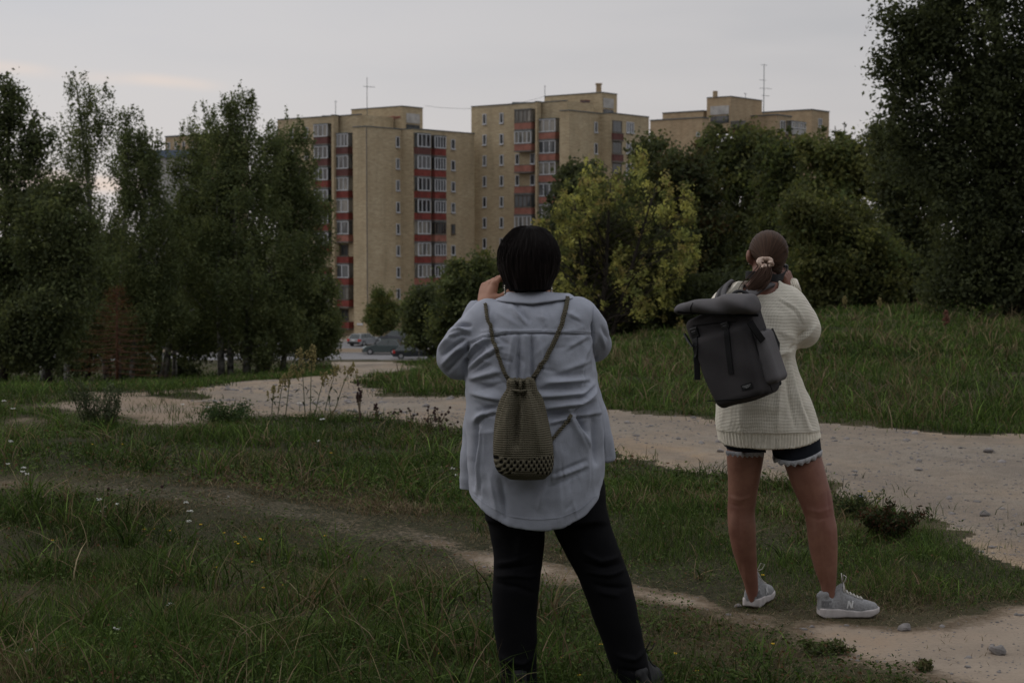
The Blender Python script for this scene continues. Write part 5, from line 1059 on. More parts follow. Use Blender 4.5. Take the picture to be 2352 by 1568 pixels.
def shoe(name, parent, toe_dir, heel, L_=.275, mats=None, logo=False, side=1, white=None):
    """local frame x forward y left z up"""
    g = Grid((-.02, -.065, -.008), (L_+.02, .065, .16), .0032); xs = g.x; t = xs/L_
    wv = np.interp(t.ravel(), (0, .06, .2, .4, .55, .72, .86, .96, 1.0), (.024, .036, .041, .039, .043, .048, .044, .029, .010))[:, None, None]
    yc = np.interp(t.ravel(), (0, .4, .75, 1), (0, 0, .004*side, .010*side))[:, None, None]; zb = np.interp(t.ravel(), (0, .08, .5, .8, 1), (.008, .0, .002, .002, .017))[:, None, None]; zt = np.interp(t.ravel(), (0, .3, .6, 1), (.036, .034, .026, .034))[:, None, None]
    wob = .0016*np.sin(xs*95)
    inside = np.maximum(-xs, xs-L_); f = smax(smax(np.abs(g.y-yc)-wv-.003-wob, zb-g.z, .006), g.z-zt, .005); g.f = np.maximum(f, inside).astype(np.float32); Vs, Qs = g.surf(1)
    top = np.interp(t.ravel(), (0, .03, .12, .22, .30, .36, .5, .66, .82, .94, 1), (.070, .092, .082, .072, .088, .100, .082, .064, .056, .048, .030))[:, None, None]
    q = (np.abs((g.y-yc)/(wv*1.0))**2.4+np.abs((g.z-.018)/(top-.018))**2.4)**(1/2.4); g.f = np.maximum((q-1)*.035, np.maximum(inside, .018-g.z)).astype(np.float32)
    pad = g.rc((.004, 0, .075), (.03, .020, .082), .010, .011); pad2 = g.rc((.004, 0, .075), (.03, -.020, .082), .010, .011); g.add(pad, .01); g.add(pad2, .01); g.add(g.rc((.075, .0, .09), (.105, 0, .112), .013, .008), .012)
    Vu, Qu = g.surf(1); th = math.atan2(toe_dir[1], toe_dir[0]); R_ = np.array(((math.cos(th), -math.sin(th), 0), (math.sin(th), math.cos(th), 0), (0, 0, 1))); T_ = lambda V: (np.asarray(V)*np.array((1, 1, 1.24)))@R_.T+np.array(heel)
    s_ = mesh(name, T_(Vu), Qu, mats[0], parent, True); so = mesh('sole', T_(Vs), Qs, mats[1], None, True); adopt(so, s_)
    tb = bvh(Vu, Qu); lc = MB()
    def onsurf(x, y): h_ = tb.ray_cast(Vector((x, y, .2)), Vector((0, 0, -1))); return np.array(h_[0])+(0, 0, .0035) if h_[0] else np.array((x, y, .06))
    for k in range(6):
        x = .108+k*.016; lc.tube([T_(onsurf(x, -.020)), T_(onsurf(x+.004, 0)+(0, 0, .002)), T_(onsurf(x+.008, .020))], .0024, 5); lc.tube([T_(onsurf(x, .020)), T_(onsurf(x+.004, 0)+(0, 0, .004)), T_(onsurf(x+.008, -.020))], .0024, 5)
    for sg in (-1, 1): a = onsurf(.108, 0); lc.tube([T_(a), T_(a+(.0, .018*sg, .030)), T_(a+(.006, .034*sg, .026)), T_(a+(.004, .022*sg, .006)), T_(a)], .0022, 5)
    lc.tube([T_(onsurf(.11, side*.01)), T_(np.array((.135, side*.036, .055))), T_(np.array((.145, side*.045, .034)))], .0022, 5); adopt(lc.build('lace', mats[2], None, True), s_)
    def sidept(x, z, off=.0025): h_ = tb.ray_cast(Vector((x, .12*side, z)), Vector((0, -side, 0))); return np.array((x, h_[0][1]+off*side if h_[0] else .04*side, z))
    if logo:
        lg = MB()
        def stroke(a, b, w):
            for i in range(5):
                p, q_ = (np.array(a)*(1-j/5)+np.array(b)*(j/5) for j in (i, i+1)); lg.quad(*[T_(sidept(*v)) for v in ((p[0]-w, p[1]), (p[0]+w, p[1]), (q_[0]+w, q_[1]), (q_[0]-w, q_[1]))])
        d = -1 if side < 0 else 1
        X = (lambda v: v)
        stroke((.118, .036), (.126, .062), .0032); stroke((.126, .062), (.137, .036), .0038) if True else 0; stroke((.137, .036), (.145, .062), .0032); adopt(lg.build('logo', white), s_)
        hp = MB()
        for (x0, x1, z0, z1) in ((.006, .05, .040, .062),):
            n_ = 6
            for i in range(n_): a0, a1 = x0+(x1-x0)*i/n_, x0+(x1-x0)*(i+1)/n_; hp.quad(*[T_(sidept(x, z, .0012)) for x, z in ((a0, z0), (a1, z0), (a1, z1), (a0, z1))])
        adopt(hp.build('overlay', mats[3]), s_)
    return s_
# ------------------------------------------------------------------ left person
Y0 = 5.5
p1 = thing('person', 'person with short black hair in a loose grey blue shirt and black trousers', 'person', (P(1290, 1600, Y0)[0], Y0, 0))
px1 = lambda q: S(q, Y0)
# body
g = Grid((P(1060, 0, Y0)[0], 5.25, -.06), (P(1500, 0, Y0)[0], 5.78, 1.66), .0068)
g.f = g.prof([(P(0, 1190, Y0)[2], P(1120, 0, Y0)[0], P(1385, 0, Y0)[0], 5.5, .13), (P(0, 1050, Y0)[2], P(1115, 0, Y0)[0], P(1375, 0, Y0)[0], 5.5, .14), (P(0, 850, Y0)[2], P(1120, 0, Y0)[0], P(1335, 0, Y0)[0], 5.5, .12), (P(0, 740, Y0)[2], P(1110, 0, Y0)[0], P(1330, 0, Y0)[0], 5.5, .10), (P(0, 715, Y0)[2], P(1165, 0, Y0)[0], P(1280, 0, Y0)[0], 5.5, .07)])
g.add(g.rc(P(1219, 715, 5.5), P(1217, 625, 5.53), .066, .058), .04)
q1, Rm1 = head_sdf(g, P(1214, 597, 5.52), math.radians(4), .12)
L1 = [(1185, 1170, 60), (1190, 1260, 50), (1186, 1340, 44), (1182, 1400, 42), (1186, 1480, 36), (1193, 1560, 28), (1196, 1590, 26)]; L2_ = [(1320, 1150, 60), (1338, 1220, 54), (1375, 1300, 48), (1393, 1340, 44), (1408, 1400, 42), (1432, 1480, 36), (1452, 1560, 28), (1462, 1590, 26)]
for Lg, yy in ((L1, 0), (L2_, 0)): g.add(g.chain([P(a, b, Y0+.02) for a, b, c_ in Lg], [px1(c_) for a, b, c_ in Lg], .02), .03)
shL, elL, wrL = P(1110, 752, 5.50), P(1052, 815, 5.54), P(1113, 704, 5.67); shR, elR, wrR = P(1335, 752, 5.5), P(1362, 790, 5.66), P(1262, 705, 5.74)
g.add(g.chain([shL, elL, wrL], [.05, .040, .026], .02), .03); g.add(g.chain([shR, elR, wrR], [.05, .040, .026], .02), .03)
body = g.surf(1)
hL = hand(.1, wrL, P(1128, 640, 5.70)-wrL, (-.75, -.62, .15), (-.2, -.6, .6), .75, sc=.98, thumb=(.45, .75, -.45), fore=elL)
hR = hand(.1, wrR, P(1243, 650, 5.74)-wrR, (.8, -.5, .2), (.2, -.6, .6), .75, sc=.98, thumb=(.45, .75, -.45), fore=elR)
bd = mesh('body', *join((body, hL, hR)), SKIN, p1, True)
# hair
g = Grid(P(1120, 690, 5.5)-(0, .2, 0), P(1310, 500, 5.5)+(0, .2, .02), .0036)
g.f = g.ell(P(1214, 596, 5.50), (px1(70), .112, px1(76))); 
g.add(g.prof([(P(0, 664, Y0)[2], P(1172, 0, Y0)[0], P(1262, 0, Y0)[0], 5.47, .075), (P(0, 645, Y0)[2], P(1160, 0, Y0)[0], P(1268, 0, Y0)[0], 5.475, .09), (P(0, 615, Y0)[2], P(1150, 0, Y0)[0], P(1281, 0, Y0)[0], 5.48, .10), (P(0, 580, Y0)[2], P(1149, 0, Y0)[0], P(1282, 0, Y0)[0], 5.49, .108), (P(0, 552, Y0)[2], P(1160, 0, Y0)[0], P(1270, 0, Y0)[0], 5.495, .092), (P(0, 532, Y0)[2], P(1185, 0, Y0)[0], P(1245, 0, Y0)[0], 5.5, .05)], 2.05), .03)
g.add(g.rc(P(1156, 590, 5.50), P(1148, 618, 5.50), .012, .006), .012); g.add(g.rc(P(1150, 612, 5.5), P(1142, 608, 5.5), .006, .003), .006)
g.cut(-g.ell(P(1216, 618, 5.62), (.078, .075, .10))); V, Q = g.surf(1)
cr = P(1214, 560, 5.48); dvec = V-cr; ang = np.arctan2(dvec[:, 0], -dvec[:, 1]+.0); r_h = np.hypot(dvec[:, 0], dvec[:, 1]); nrm = normals(V, Q)
rid = np.sin(ang*34+3*np.sin(V[:, 2]*30))*.0009+np.sin(ang*61+V[:, 2]*20)*.0007; V = V+nrm*(rid*1.1*np.clip(r_h/.05, 0, 1)+(fbm(ang*6, V[:, 2]*9, 5, 3)-.5)*.008)[:, None]
fl = np.stack((ang*26, np.full(len(V), 0.), (V[:, 2]-cr[2])*9), -1); hr = mesh('hair', V, Q, HAIR1, p1, True, None, fl)
hb = bvh(V, Q); st_ = MB()
for i in range(900):                                     # loose strands over the surface
    a0 = random.uniform(-2.0, 2.0); pts = []
    th0 = random.uniform(.05, 1.3); dth = random.uniform(.12, .24)
    for k in range(7):
        th = th0+dth*k; o_ = np.array((cr[0], cr[1], cr[2]-max(0, th-1.5)*.09)); th = min(th, 1.57); d = Vector((math.sin(a0)*math.sin(th), -math.cos(a0)*math.sin(th), math.cos(th))).normalized()
        far_ = Vector(o_)+d*.4; h_ = hb.ray_cast(far_, -d)
        if h_[0] is not None: pts.append(np.array(h_[0])+np.array(d)*random.uniform(.0002, .0022)+(.004*random.random()*k/6 if i % 6 == 0 else 0))
        a0 += random.gauss(0, .03)
    if len(pts) > 2: st_.tube(pts, .0005, 3, cap=False)
fs = np.zeros((len(st_.v), 3)); fs[:, 0] = RNG.uniform(0, 60, len(fs)); adopt(mesh('hair_strands', np.array(st_.v), st_.f, HAIR1, None, True, None, fs), hr)
for px_, py_ in ((1266, 648), (1160, 657)):
    mb = MB(); e = P(px_, py_, 5.50)
    for k in range(5): mb.ball(e-(0, 0, .008*k), .0042+.0012*(k % 2), 7, 5)
    mb.build('earring', METAL, p1, True)
# shirt
g = Grid((P(990, 0, Y0)[0], 5.24, P(0, 1235, Y0)[2]), (P(1440, 0, Y0)[0], 5.86, P(0, 660, Y0)[2]), .0052)
zz = lambda py: P(CX, py, Y0)[2]; xx = lambda px_: P(px_, 900, Y0)[0]
rows = [(672, 1168, 1296, .060), (690, 1150, 1316, .085), (703, 1118, 1342, .105), (722, 1098, 1354, .125), (770, 1080, 1362, .150), (820, 1072, 1368, .160), (870, 1070, 1371, .165), (920, 1071, 1379, .165), (950, 1070, 1382, .168), (1000, 1072, 1386, .178), (1060, 1076, 1388, .185), (1120, 1076, 1386, .188), (1240, 1074, 1386, .19)]
g.f = g.prof([(zz(a), xx(b), xx(c_), 5.5, d) for a, b, c_, d in rows], 2.35)
hemx = [xx(v) for v in (1050, 1068, 1083, 1120, 1170, 1230, 1290, 1340, 1370, 1390, 1420)]; hemz = [zz(v) for v in (1112, 1118, 1137, 1166, 1190, 1198, 1192, 1170, 1140, 1085, 1070)]
hz = np.interp(g.x.ravel(), hemx, hemz)[:, None, None].astype(np.float32); g.cut(hz-g.z)
# front panels that swing out past the back on both sides
fp_ = g.prof([(zz(900), xx(1076), xx(1150), 5.58, .07), (zz(950), xx(1067), xx(1150), 5.58, .075), (zz(1000), xx(1062), xx(1150), 5.585, .075), (zz(1060), xx(1056), xx(1150), 5.59, .07), (zz(1130), xx(1050), xx(1150), 5.60, .06), (zz(1134), xx(1050), xx(1150), 5.60, .06)], 2.2)
fr_ = g.prof([(zz(880), xx(1300), xx(1374), 5.58, .07), (zz(920), xx(1300), xx(1388), 5.58, .075), (zz(960), xx(1300), xx(1399), 5.58, .075), (zz(1010), xx(1300), xx(1410), 5.585, .07), (zz(1064), xx(1300), xx(1420), 5.59, .05), (zz(1066), xx(1300), xx(1420), 5.59, .05)], 2.2)
sl = np.interp(g.x.ravel(), (xx(1300), xx(1385), xx(1420)), (zz(1090), zz(1088), zz(1060)))[:, None, None]; fr_ = np.maximum(fr_, sl-g.z)
g.add(fp_, .004); g.add(fr_, .004)
SL = g.chain([P(1120, 742, 5.50), P(1072, 790, 5.51), P(1054, 818, 5.53)], [.082, .080, .073], .03); SL = smin(SL, g.chain([P(1054, 818, 5.53), P(1078, 770, 5.60), P(1103, 722, 5.655)], [.070, .056, .046], .02), .03)
SR = g.chain([P(1326, 738, 5.50), P(1352, 765, 5.54), P(1362, 792, 5.62)], [.083, .072, .058], .03); SR = smin(SR, g.chain([P(1362, 792, 5.62), P(1330, 740, 5.70), P(1300, 705, 5.74)], [.058, .05, .045], .02), .03)
g.add(SL, .022); g.add(SR, .028)
cuff = g.rc(P(1086, 752, 5.625), P(1108, 706, 5.668), .0535, .0475); cd = P(1111, 698, 5.672)-P(1086, 752, 5.625); cd /= np.linalg.norm(cd); c0 = P(1108, 707, 5.667); pl_ = (g.x-c0[0])*cd[0]+(g.y-c0[1])*cd[1]+(g.z-c0[2])*cd[2]
cuff = np.maximum(cuff, pl_); cuff = np.maximum(cuff, -(pl_+.085)); g.add(cuff, .003)
g.cut(-g.rc(P(1219, 716, 5.50), P(1217, 640, 5.50), .058, .066)); V, Q = g.surf(1)
n = normals(V, Q); backm = np.clip(-n[:, 1]*1.6, 0, 1)
F1 = [([(1255, 876), (1350, 872)], .010, .012), ([(1235, 908), (1334, 903), (1368, 880)], .011, .013), ([(1240, 892), (1345, 889)], -.007, .008), ([(1258, 934), (1330, 925), (1372, 900)], .010, .012), ([(1250, 952), (1309, 946)], -.013, .011), ([(1262, 968), (1306, 955)], .006, .009),
      ([(1093, 968), (1110, 950), (1140, 940)], .012, .012), ([(1100, 945), (1150, 930)], -.010, .009), ([(1085, 905), (1150, 915)], .008, .012), ([(1080, 880), (1145, 893)], -.006, .01), ([(1309, 946), (1330, 985), (1349, 1022)], .012, .012), ([(1322, 950), (1345, 990)], -.011, .009), ([(1312, 940), (1345, 920), (1374, 885)], .010, .010), ([(1316, 948), (1368, 925)], -.008, .009), ([(1312, 952), (1378, 950)], .006, .008),
      ([(1270, 1082), (1344, 1056)], -.006, .006), ([(1270, 1090), (1344, 1066)], .005, .007), ([(1262, 1112), (1344, 1078)], -.004, .006), ([(1370, 890), (1380, 980), (1392, 1070)], .009, .013), ([(1362, 960), (1368, 1060)], -.008, .010), ([(1352, 1000), (1354, 1110)], .006, .012), ([(1096, 975), (1090, 1050), (1083, 1120)], -.012, .010), ([(1106, 985), (1100, 1130)], .009, .012), ([(1130, 1090), (1145, 1170)], .008, .014), ([(1150, 1100), (1160, 1180)], -.006, .010), ([(1285, 1010), (1290, 1190)], .005, .02),
      ([(1068, 826), (1090, 800), (1118, 776)], .010, .008), ([(1078, 835), (1110, 800), (1130, 780)], -.008, .007), ([(1074, 850), (1110, 820), (1150, 792)], .008, .009), ([(1080, 872), (1150, 850)], .007, .012), ([(1085, 860), (1130, 835)], -.006, .008),
      ([(1370, 800), (1372, 850)], -.014, .007), ([(1360, 780), (1340, 830), (1338, 880)], .006, .012), ([(1345, 775), (1300, 800)], .005, .010), ([(1355, 830), (1290, 850)], .005, .012), ([(1340, 860), (1270, 862)], -.005, .010), ([(1361, 745), (1364, 800)], -.009, .005),
      ([(1176, 707), (1204, 742)], .006, .008), ([(1186, 700), (1215, 735)], -.005, .007), ([(1245, 715), (1256, 755)], .005, .007), ([(1300, 720), (1330, 735)], .005, .010), ([(1130, 715), (1125, 760)], .005, .012),
      ([(1192, 770), (1190, 860), (1188, 900)], -.009, .005), ([(1220, 770), (1224, 860), (1228, 900)], -.009, .005), ([(1206, 772), (1206, 880)], .007, .011), ([(1180, 772), (1165, 860)], .006, .010), ([(1236, 772), (1250, 850)], .006, .010),
      ([(1066, 797), (1110, 776), (1165, 766), (1240, 764), (1366, 770)], -.0045, .0035), ([(1066, 792), (1110, 771), (1165, 761), (1240, 759), (1366, 765)], .0025, .004),
      ([(1364, 700), (1362, 770), (1368, 830)], -.004, .004), ([(1074, 790), (1068, 840), (1070, 880)], -.012, .007)]
FS = [([(1012, 800), (1040, 770), (1062, 760)], .009, .007), ([(1016, 815), (1045, 790), (1070, 775)], -.008, .006), ([(1020, 832), (1052, 800), (1074, 786)], .009, .008), ([(1030, 850), (1058, 820), (1074, 800)], -.007, .007), ([(1042, 750), (1062, 742), (1082, 745)], -.012, .005), ([(1040, 760), (1060, 752), (1080, 756)], .009, .005), ([(1036, 775), (1062, 764), (1080, 768)], -.007, .005),
      ([(1372, 760), (1390, 800)], .005, .008), ([(1380, 750), (1398, 780)], -.005, .006)]
F1 = F1+[(p_, -a_*.55 if a_ > 0 else a_*.35, w_*.42) for p_, a_, w_ in [([(x_+3, y_+7) for x_, y_ in q_], a2, w2) for q_, a2, w2 in F1[:46]] if abs(a_) > .0045]
_r = random.Random(3)
for _ in range(60):
    cx_, cy_ = _r.uniform(1085, 1360), _r.uniform(720, 1170); an_ = _r.gauss(.25 if cx_ > 1200 else -.3, .5) if cy_ < 1000 else _r.gauss(1.3, .35); ln__ = _r.uniform(12, 34)
    F1.append(([(cx_-math.cos(an_)*ln__, cy_+math.sin(an_)*ln__), (cx_, cy_+_r.uniform(-3, 3)), (cx_+math.cos(an_)*ln__, cy_-math.sin(an_)*ln__)], _r.choice((-1, 1))*_r.uniform(.0012, .0028), _r.uniform(.004, .008)))
dsp = folds(V, 5.38, F1)*backm+folds(V, 5.52, FS)*np.clip(-n[:, 1]*1.5+.3, 0, 1)
lown = (fbm(V[:, 0]*7+V[:, 1]*3, V[:, 2]*7, 41, 3)-.5)*.014+(fbm(V[:, 0]*19+V[:, 1]*11, V[:, 2]*16, 43, 2)-.5)*.008+(fbm(V[:, 0]*45+V[:, 1]*20, V[:, 2]*30, 44, 2)-.5)*.003
V = V+n*(dsp*1.9+lown)[:, None]; shirt = mesh('shirt', V, Q, SHIRT, p1, True); SB = bvh(V, Q)
# collar
mb = MB(); cc = P(1222, 690, 5.5); na = 44; top_ = []; bot_ = []
for i in range(na+1):
    a = math.radians(-152+304*i/na); s_, c_ = math.sin(a), -math.cos(a); fr = (1-math.cos(a))/2        # a = 0 faces the viewer
    top_.append(cc+np.array((.071*s_, .066*c_, .040-.022*fr+.002*s_)))
    bot_.append(cc+np.array(((.138 if s_ < 0 else .158)*s_, .112*c_, -.009+.012*fr*(s_ < 0)+(.022*abs(s_) if s_ > 0 else .010*abs(s_))-.008*fr)))
nv = len(top_)
for k, (q_, r_) in enumerate(((top_, 0), (bot_, 1))): mb.v += [tuple(v) for v in q_]
mb.v += [tuple(v+np.array((0, 0, .0))+(v-cc)*np.array((-.05, -.05, 0))-(0, 0, .006)) for v in bot_]; mb.v += [tuple(v+(v-cc)*np.array((-.09, -.09, 0))-(0, 0, .008)) for v in top_]
for i in range(nv-1):
    for k in range(4): a, b = k*nv, ((k+1) % 4)*nv; mb.f.append((a+i, a+i+1, b+i+1, b+i))
mb.f += [(0, nv, 2*nv, 3*nv), (nv-1, 4*nv-1, 3*nv-1, 2*nv-1)]; o = mb.build('collar', SHIRT, None, True); adopt(o, shirt); sb_ = o.modifiers.new('sub', 'SUBSURF'); sb_.levels = sb_.render_levels = 1
for row in ([(1066, 795), (1110, 774), (1165, 764), (1240, 762), (1320, 764), (1366, 769)], [(1086, 1134), (1122, 1162), (1172, 1186), (1230, 1193), (1288, 1188), (1336, 1167), (1366, 1138)], [(1364, 705), (1361, 770), (1368, 825)]):
    mb = MB(); p_, n_ = drape(SB, dense(row, 40), .0006); ribbon(mb, p_, n_, .0035, .0012); adopt(mb.build('seam', SHIRT), shirt)
# trousers
g = Grid((P(1090, 0, Y0)[0], 5.27, .0), (P(1510, 0, Y0)[0], 5.72, zz(1050)), .0062)
T1 = [(1188, 1130, 74), (1186, 1180, 68), (1192, 1260, 58), (1186, 1340, 54.5), (1182, 1400, 52), (1187, 1480, 47), (1193, 1550, 42), (1194, 1592, 44)]; T2 = [(1312, 1120, 72), (1326, 1180, 66), (1350, 1240, 62), (1380, 1305, 57), (1396, 1345, 56), (1410, 1400, 53), (1433, 1480, 46), (1453, 1545, 41), (1462, 1590, 42)]
g.f = g.chain([P(a, b, Y0+.02) for a, b, c_ in T1], [px1(c_) for a, b, c_ in T1]); g.add(g.chain([P(a, b, Y0+.02) for a, b, c_ in T2], [px1(c_) for a, b, c_ in T2], .02), .012)
g.add(g.prof([(zz(1190), xx(1122), xx(1388), 5.5, .14), (zz(1150), xx(1115), xx(1386), 5.5, .15), (zz(1050), xx(1115), xx(1380), 5.5, .15)]), .03); V, Q = g.surf(1); n = normals(V, Q)
F2 = [([(1142, 1300), (1180, 1290), (1215, 1275)], .006, .006), ([(1138, 1315), (1180, 1305), (1230, 1300)], -.007, .006), ([(1138, 1330), (1185, 1322), (1235, 1330)], .007, .006), ([(1142, 1345), (1190, 1350), (1232, 1370)], -.006, .007), ([(1340, 1270), (1380, 1290), (1425, 1285)], .008, .007), ([(1345, 1295), (1385, 1305), (1430, 1300)], -.008, .006), ([(1350, 1315), (1400, 1322), (1440, 1315)], .008, .006), ([(1365, 1345), (1400, 1350), (1445, 1355)], -.007, .007), ([(1375, 1360), (1420, 1370)], .006, .008), ([(1150, 1520), (1200, 1530), (1230, 1515)], .007, .008), ([(1155, 1545), (1200, 1555), (1235, 1545)], -.007, .007), ([(1420, 1510), (1460, 1520), (1485, 1505)], .007, .008), ([(1430, 1545), (1480, 1550)], -.007, .007), ([(1260, 1205), (1300, 1240)], .006, .01), ([(1200, 1215), (1190, 1280)], .005, .01)]
V = V+n*(folds(V, 5.42, F2)*1.5*np.clip(-n[:, 1]*1.4, 0, 1)+(fbm(V[:, 0]*15, V[:, 2]*11, 47, 3)-.5)*.008)[:, None]; mesh('trousers', V, Q, TROU, p1, True)
BS = [simple('black_shoe', (.02, .02, .022), .7), simple('black_sole', (.03, .03, .03), .8), simple('black_lace', (.02, .02, .02), .8), simple('black_overlay', (.015, .015, .015), .8)]
for hx, hy, td in ((1194, Y0-.05, (-.15, 1)), (1464, Y0-.04, (.35, 1))):
    q_ = P(hx, 1600, hy); shoe('shoe', p1, td, (q_[0], hy, float(gz(q_[0], hy))+.002), .27, BS)
camera_thing('black camera held up by the person in the blue shirt, beside the black hair', P(1204, 640, 5.70), 0, .155, .10)
# crocheted drawstring bag
bag = thing('drawstring_bag', 'olive crocheted drawstring bag hanging on the back of the blue shirt', 'bag', P(1203, 1000, 5.27)); Yb = 5.265
g = Grid(P(1115, 1110, Yb)-(0, .09, 0), P(1290, 865, Yb)+(0, .09, 0), .0042); X_ = lambda v: P(v, 980, Yb)[0]; Zb_ = lambda v: P(CX, v, Yb)[2]
rw = [(1100, 1178, 1245, .020), (1094, 1155, 1262, .038), (1080, 1140, 1270, .052), (1055, 1133, 1273, .058), (1020, 1132, 1270, .060), (980, 1136, 1260, .056), (945, 1143, 1250, .047), (920, 1152, 1242, .038), (905, 1163, 1232, .030), (896, 1172, 1222, .022), (888, 1171, 1226, .024), (876, 1170, 1217, .026)]
g.f = g.prof([(Zb_(a), X_(b), X_(c_), Yb, d) for a, b, c_, d in rw], 2.2); V, Q = g.surf(1); n = normals(V, Q); c0 = np.array((X_(1196), Yb)); a = np.arctan2(V[:, 0]-c0[0], -(V[:, 1]-c0[1])); zt = V[:, 2]
f_ = np.clip((zt-Zb_(1040))/(Zb_(905)-Zb_(1040)), 0, 1.1); pl2 = np.cos(a*7+.4)*.011*f_**1.1+np.cos(a*11)*.003*f_; sagg = .006*np.sin(V[:, 0]*40)*np.clip((Zb_(900)-zt)*4, 0, 1)
pf = [([(1197, 902), (1189, 960), (1186, 1020)], -.034, .011), ([(1180, 905), (1166, 960), (1164, 1035)], .012, .012), ([(1210, 905), (1222, 955), (1238, 1030)], .014, .014), ([(1222, 915), (1243, 975)], -.007, .008), ([(1165, 925), (1152, 980)], -.005, .008)]
V = V+n*(pl2+folds(V, Yb-.05, pf)*np.clip(-n[:, 1]*1.5, 0, 1))[:, None]
mx = lambda v: (v[:, 0]-X_(1203)); zn = lambda v: v[:, 2]+.018*np.cos((v[:, 0]-X_(1203))*22)*0
m = M('crochet_net', .95, .1); tcn = m.co(scale=(1, .35, 1.25)); tcn = m.n.new('ShaderNodeTexCoord'); sp = m.n.new('ShaderNodeSeparateXYZ'); m.l.new(tcn.outputs['Object'], sp.inputs[0]); ca = m.math('COSINE', m.math('MULTIPLY', m.math('ADD', sp.outputs[0], m.math('MULTIPLY', sp.outputs[1], .6)), 6.283/.0185)); cb_ = m.math('COSINE', m.math('MULTIPLY', sp.outputs[2], 6.283/.0265)); pr = m.math('MULTIPLY', ca, cb_)
m.color(m.mix(m.ramp(pr, .16, .34, 1, 0), (.005, .0045, .004), (.135, .12, .085))); m.bump(m.math('MULTIPLY', pr, -1.0), .8, .004); NET = m.m
cz = V[Q].mean(1); band_lo = Zb_(1078)+.010*np.cos((cz[:, 0]-X_(1203))*38)-.006; band_hi = Zb_(1046)+.016*np.abs(cz[:, 0]-X_(1200))/.1-.008
isn = (cz[:, 2] > band_lo) & (cz[:, 2] < band_hi)
def subm(V, Q, k): q = Q[k]; u, inv = np.unique(q, return_inverse=True); return V[u], inv.reshape(-1, 4)
pouch = mesh('pouch', *subm(V, Q, ~isn), BAGK, bag, True); mesh('net_band', *subm(V, Q, isn), NET, bag, True); BGB = bvh(V, Q)
mb = MB(); r0 = P(1194, 878, Yb)
for i in range(26): a = 2*math.pi*i/26; q_ = r0+np.array((math.cos(a)*(.030+.005*math.sin(a*6)), math.sin(a)*.020, .004*math.sin(a*5)+.006)); r_ = 2*math.pi*(i+1)/26; q2 = r0+np.array((math.cos(r_)*(.030+.005*math.sin(r_*6)), math.sin(r_)*.020, .004*math.sin(r_*5)+.006)); mb.tube([q_, q2], .0045, 6)
mb.tube([P(1170, 893, Yb-.02), P(1195, 899, Yb-.035), P(1222, 894, Yb-.02)], .005, 6); adopt(mb.build('drawn_rim', BAGK, None, True), pouch)
def cord(name, pts, tb, par, r=.0085, n=90, lift=.007, fix=None):
    p_, n_ = drape(tb, dense(pts, n), lift); 
    for _ in range(3): p_[1:-1] = (p_[:-2]+2*p_[1:-1]+p_[2:])/4
    mb = MB(); t = np.linspace(0, 1, n); L_ = np.linalg.norm(np.diff(p_, axis=0), axis=1).sum()
    for ph in range(3):
        q_ = []
        for i in range(n):
            tg = p_[min(i+1, n-1)]-p_[max(i-1, 0)]; tg /= np.linalg.norm(tg); s_ = np.cross(tg, n_[i]); a = 2*math.pi*(t[i]*L_/.032)+ph*2.094; q_.append(p_[i]+s_*math.cos(a)*r*.72+n_[i]*math.sin(2*a)*r*.30)
        mb.tube(q_, r*.5, 5)
    return mb.build(name, BAGK, par, True)
cord('cord', [(1116, 700), (1122, 730), (1135, 785), (1152, 838), (1168, 872), (1176, 890)], SB, bag, .0062, 110)
cord('cord', [(1303, 686), (1297, 720), (1281, 768), (1252, 822), (1228, 866), (1216, 890)], SB, bag, .0075, 110)
cord('cord', [(1312, 955), (1296, 975), (1276, 998), (1262, 1018)], SB, bag, .0060, 40)
# ------------------------------------------------------------------ right person
Y2 = 6.9; PHI = math.radians(32); gz2 = float(gz(P(1900, 1400, 6.95)[0], 6.95))
p2 = thing('person', 'person with brown ponytail in a cream knitted sweater, dark shorts and grey sneakers', 'person', (P(1800, 1400, 7.0)[0], 7.0, gz2))
z2 = lambda py: P(CX, py, Y2)[2]; x2 = lambda px_: P(px_, 900, Y2)[0]; px2 = lambda q: S(q, Y2)
g = Grid((x2(1615), 6.66, gz2-.02), (x2(1960), 7.34, z2(515)), .0068)
g.f = g.prof([(z2(1030), x2(1676), x2(1880), 6.95, .10), (z2(1000), x2(1672), x2(1870), 6.95, .12), (z2(880), x2(1690), x2(1830), 6.95, .09), (z2(750), x2(1672), x2(1828), 6.93, .10), (z2(690), x2(1680), x2(1820), 6.93, .08), (z2(655), x2(1715), x2(1790), 6.95, .05)])
g.add(g.rc(P(1752, 668, 6.93), P(1758, 605, 6.96), .056, .052), .04)
q2, Rm2 = head_sdf(g, P(1761, 588, 6.98), math.radians(-6), .10, .93)
g.add(g.ell(P(1719, 588, 6.95), (.011, .020, .031)), .006)
LL = [(1712, 1040, 44, 6.99), (1709, 1090, 38, 7.0), (1705, 1140, 33.5, 7.01), (1702, 1172, 32, 7.02), (1704, 1210, 33, 7.02), (1708, 1250, 29.5, 7.03), (1716, 1295, 23.5, 7.05), (1724, 1332, 17.5, 7.06), (1727, 1355, 15, 7.07), (1730, 1378, 14, 7.075)]
LR = [(1836, 1030, 45, 6.93), (1857, 1100, 42, 6.92), (1875, 1150, 37.5, 6.91), (1883, 1185, 33, 6.90), (1888, 1215, 35, 6.90), (1891, 1255, 33, 6.90), (1896, 1300, 27, 6.90), (1902, 1335, 19, 6.90), (1904, 1362, 15.5, 6.90), (1908, 1392, 14, 6.895)]
for Lg in (LL, LR): g.add(g.chain([P(a, b, y_) for a, b, c_, y_ in Lg], [px2(c_) for a, b, c_, y_ in Lg]), .012)
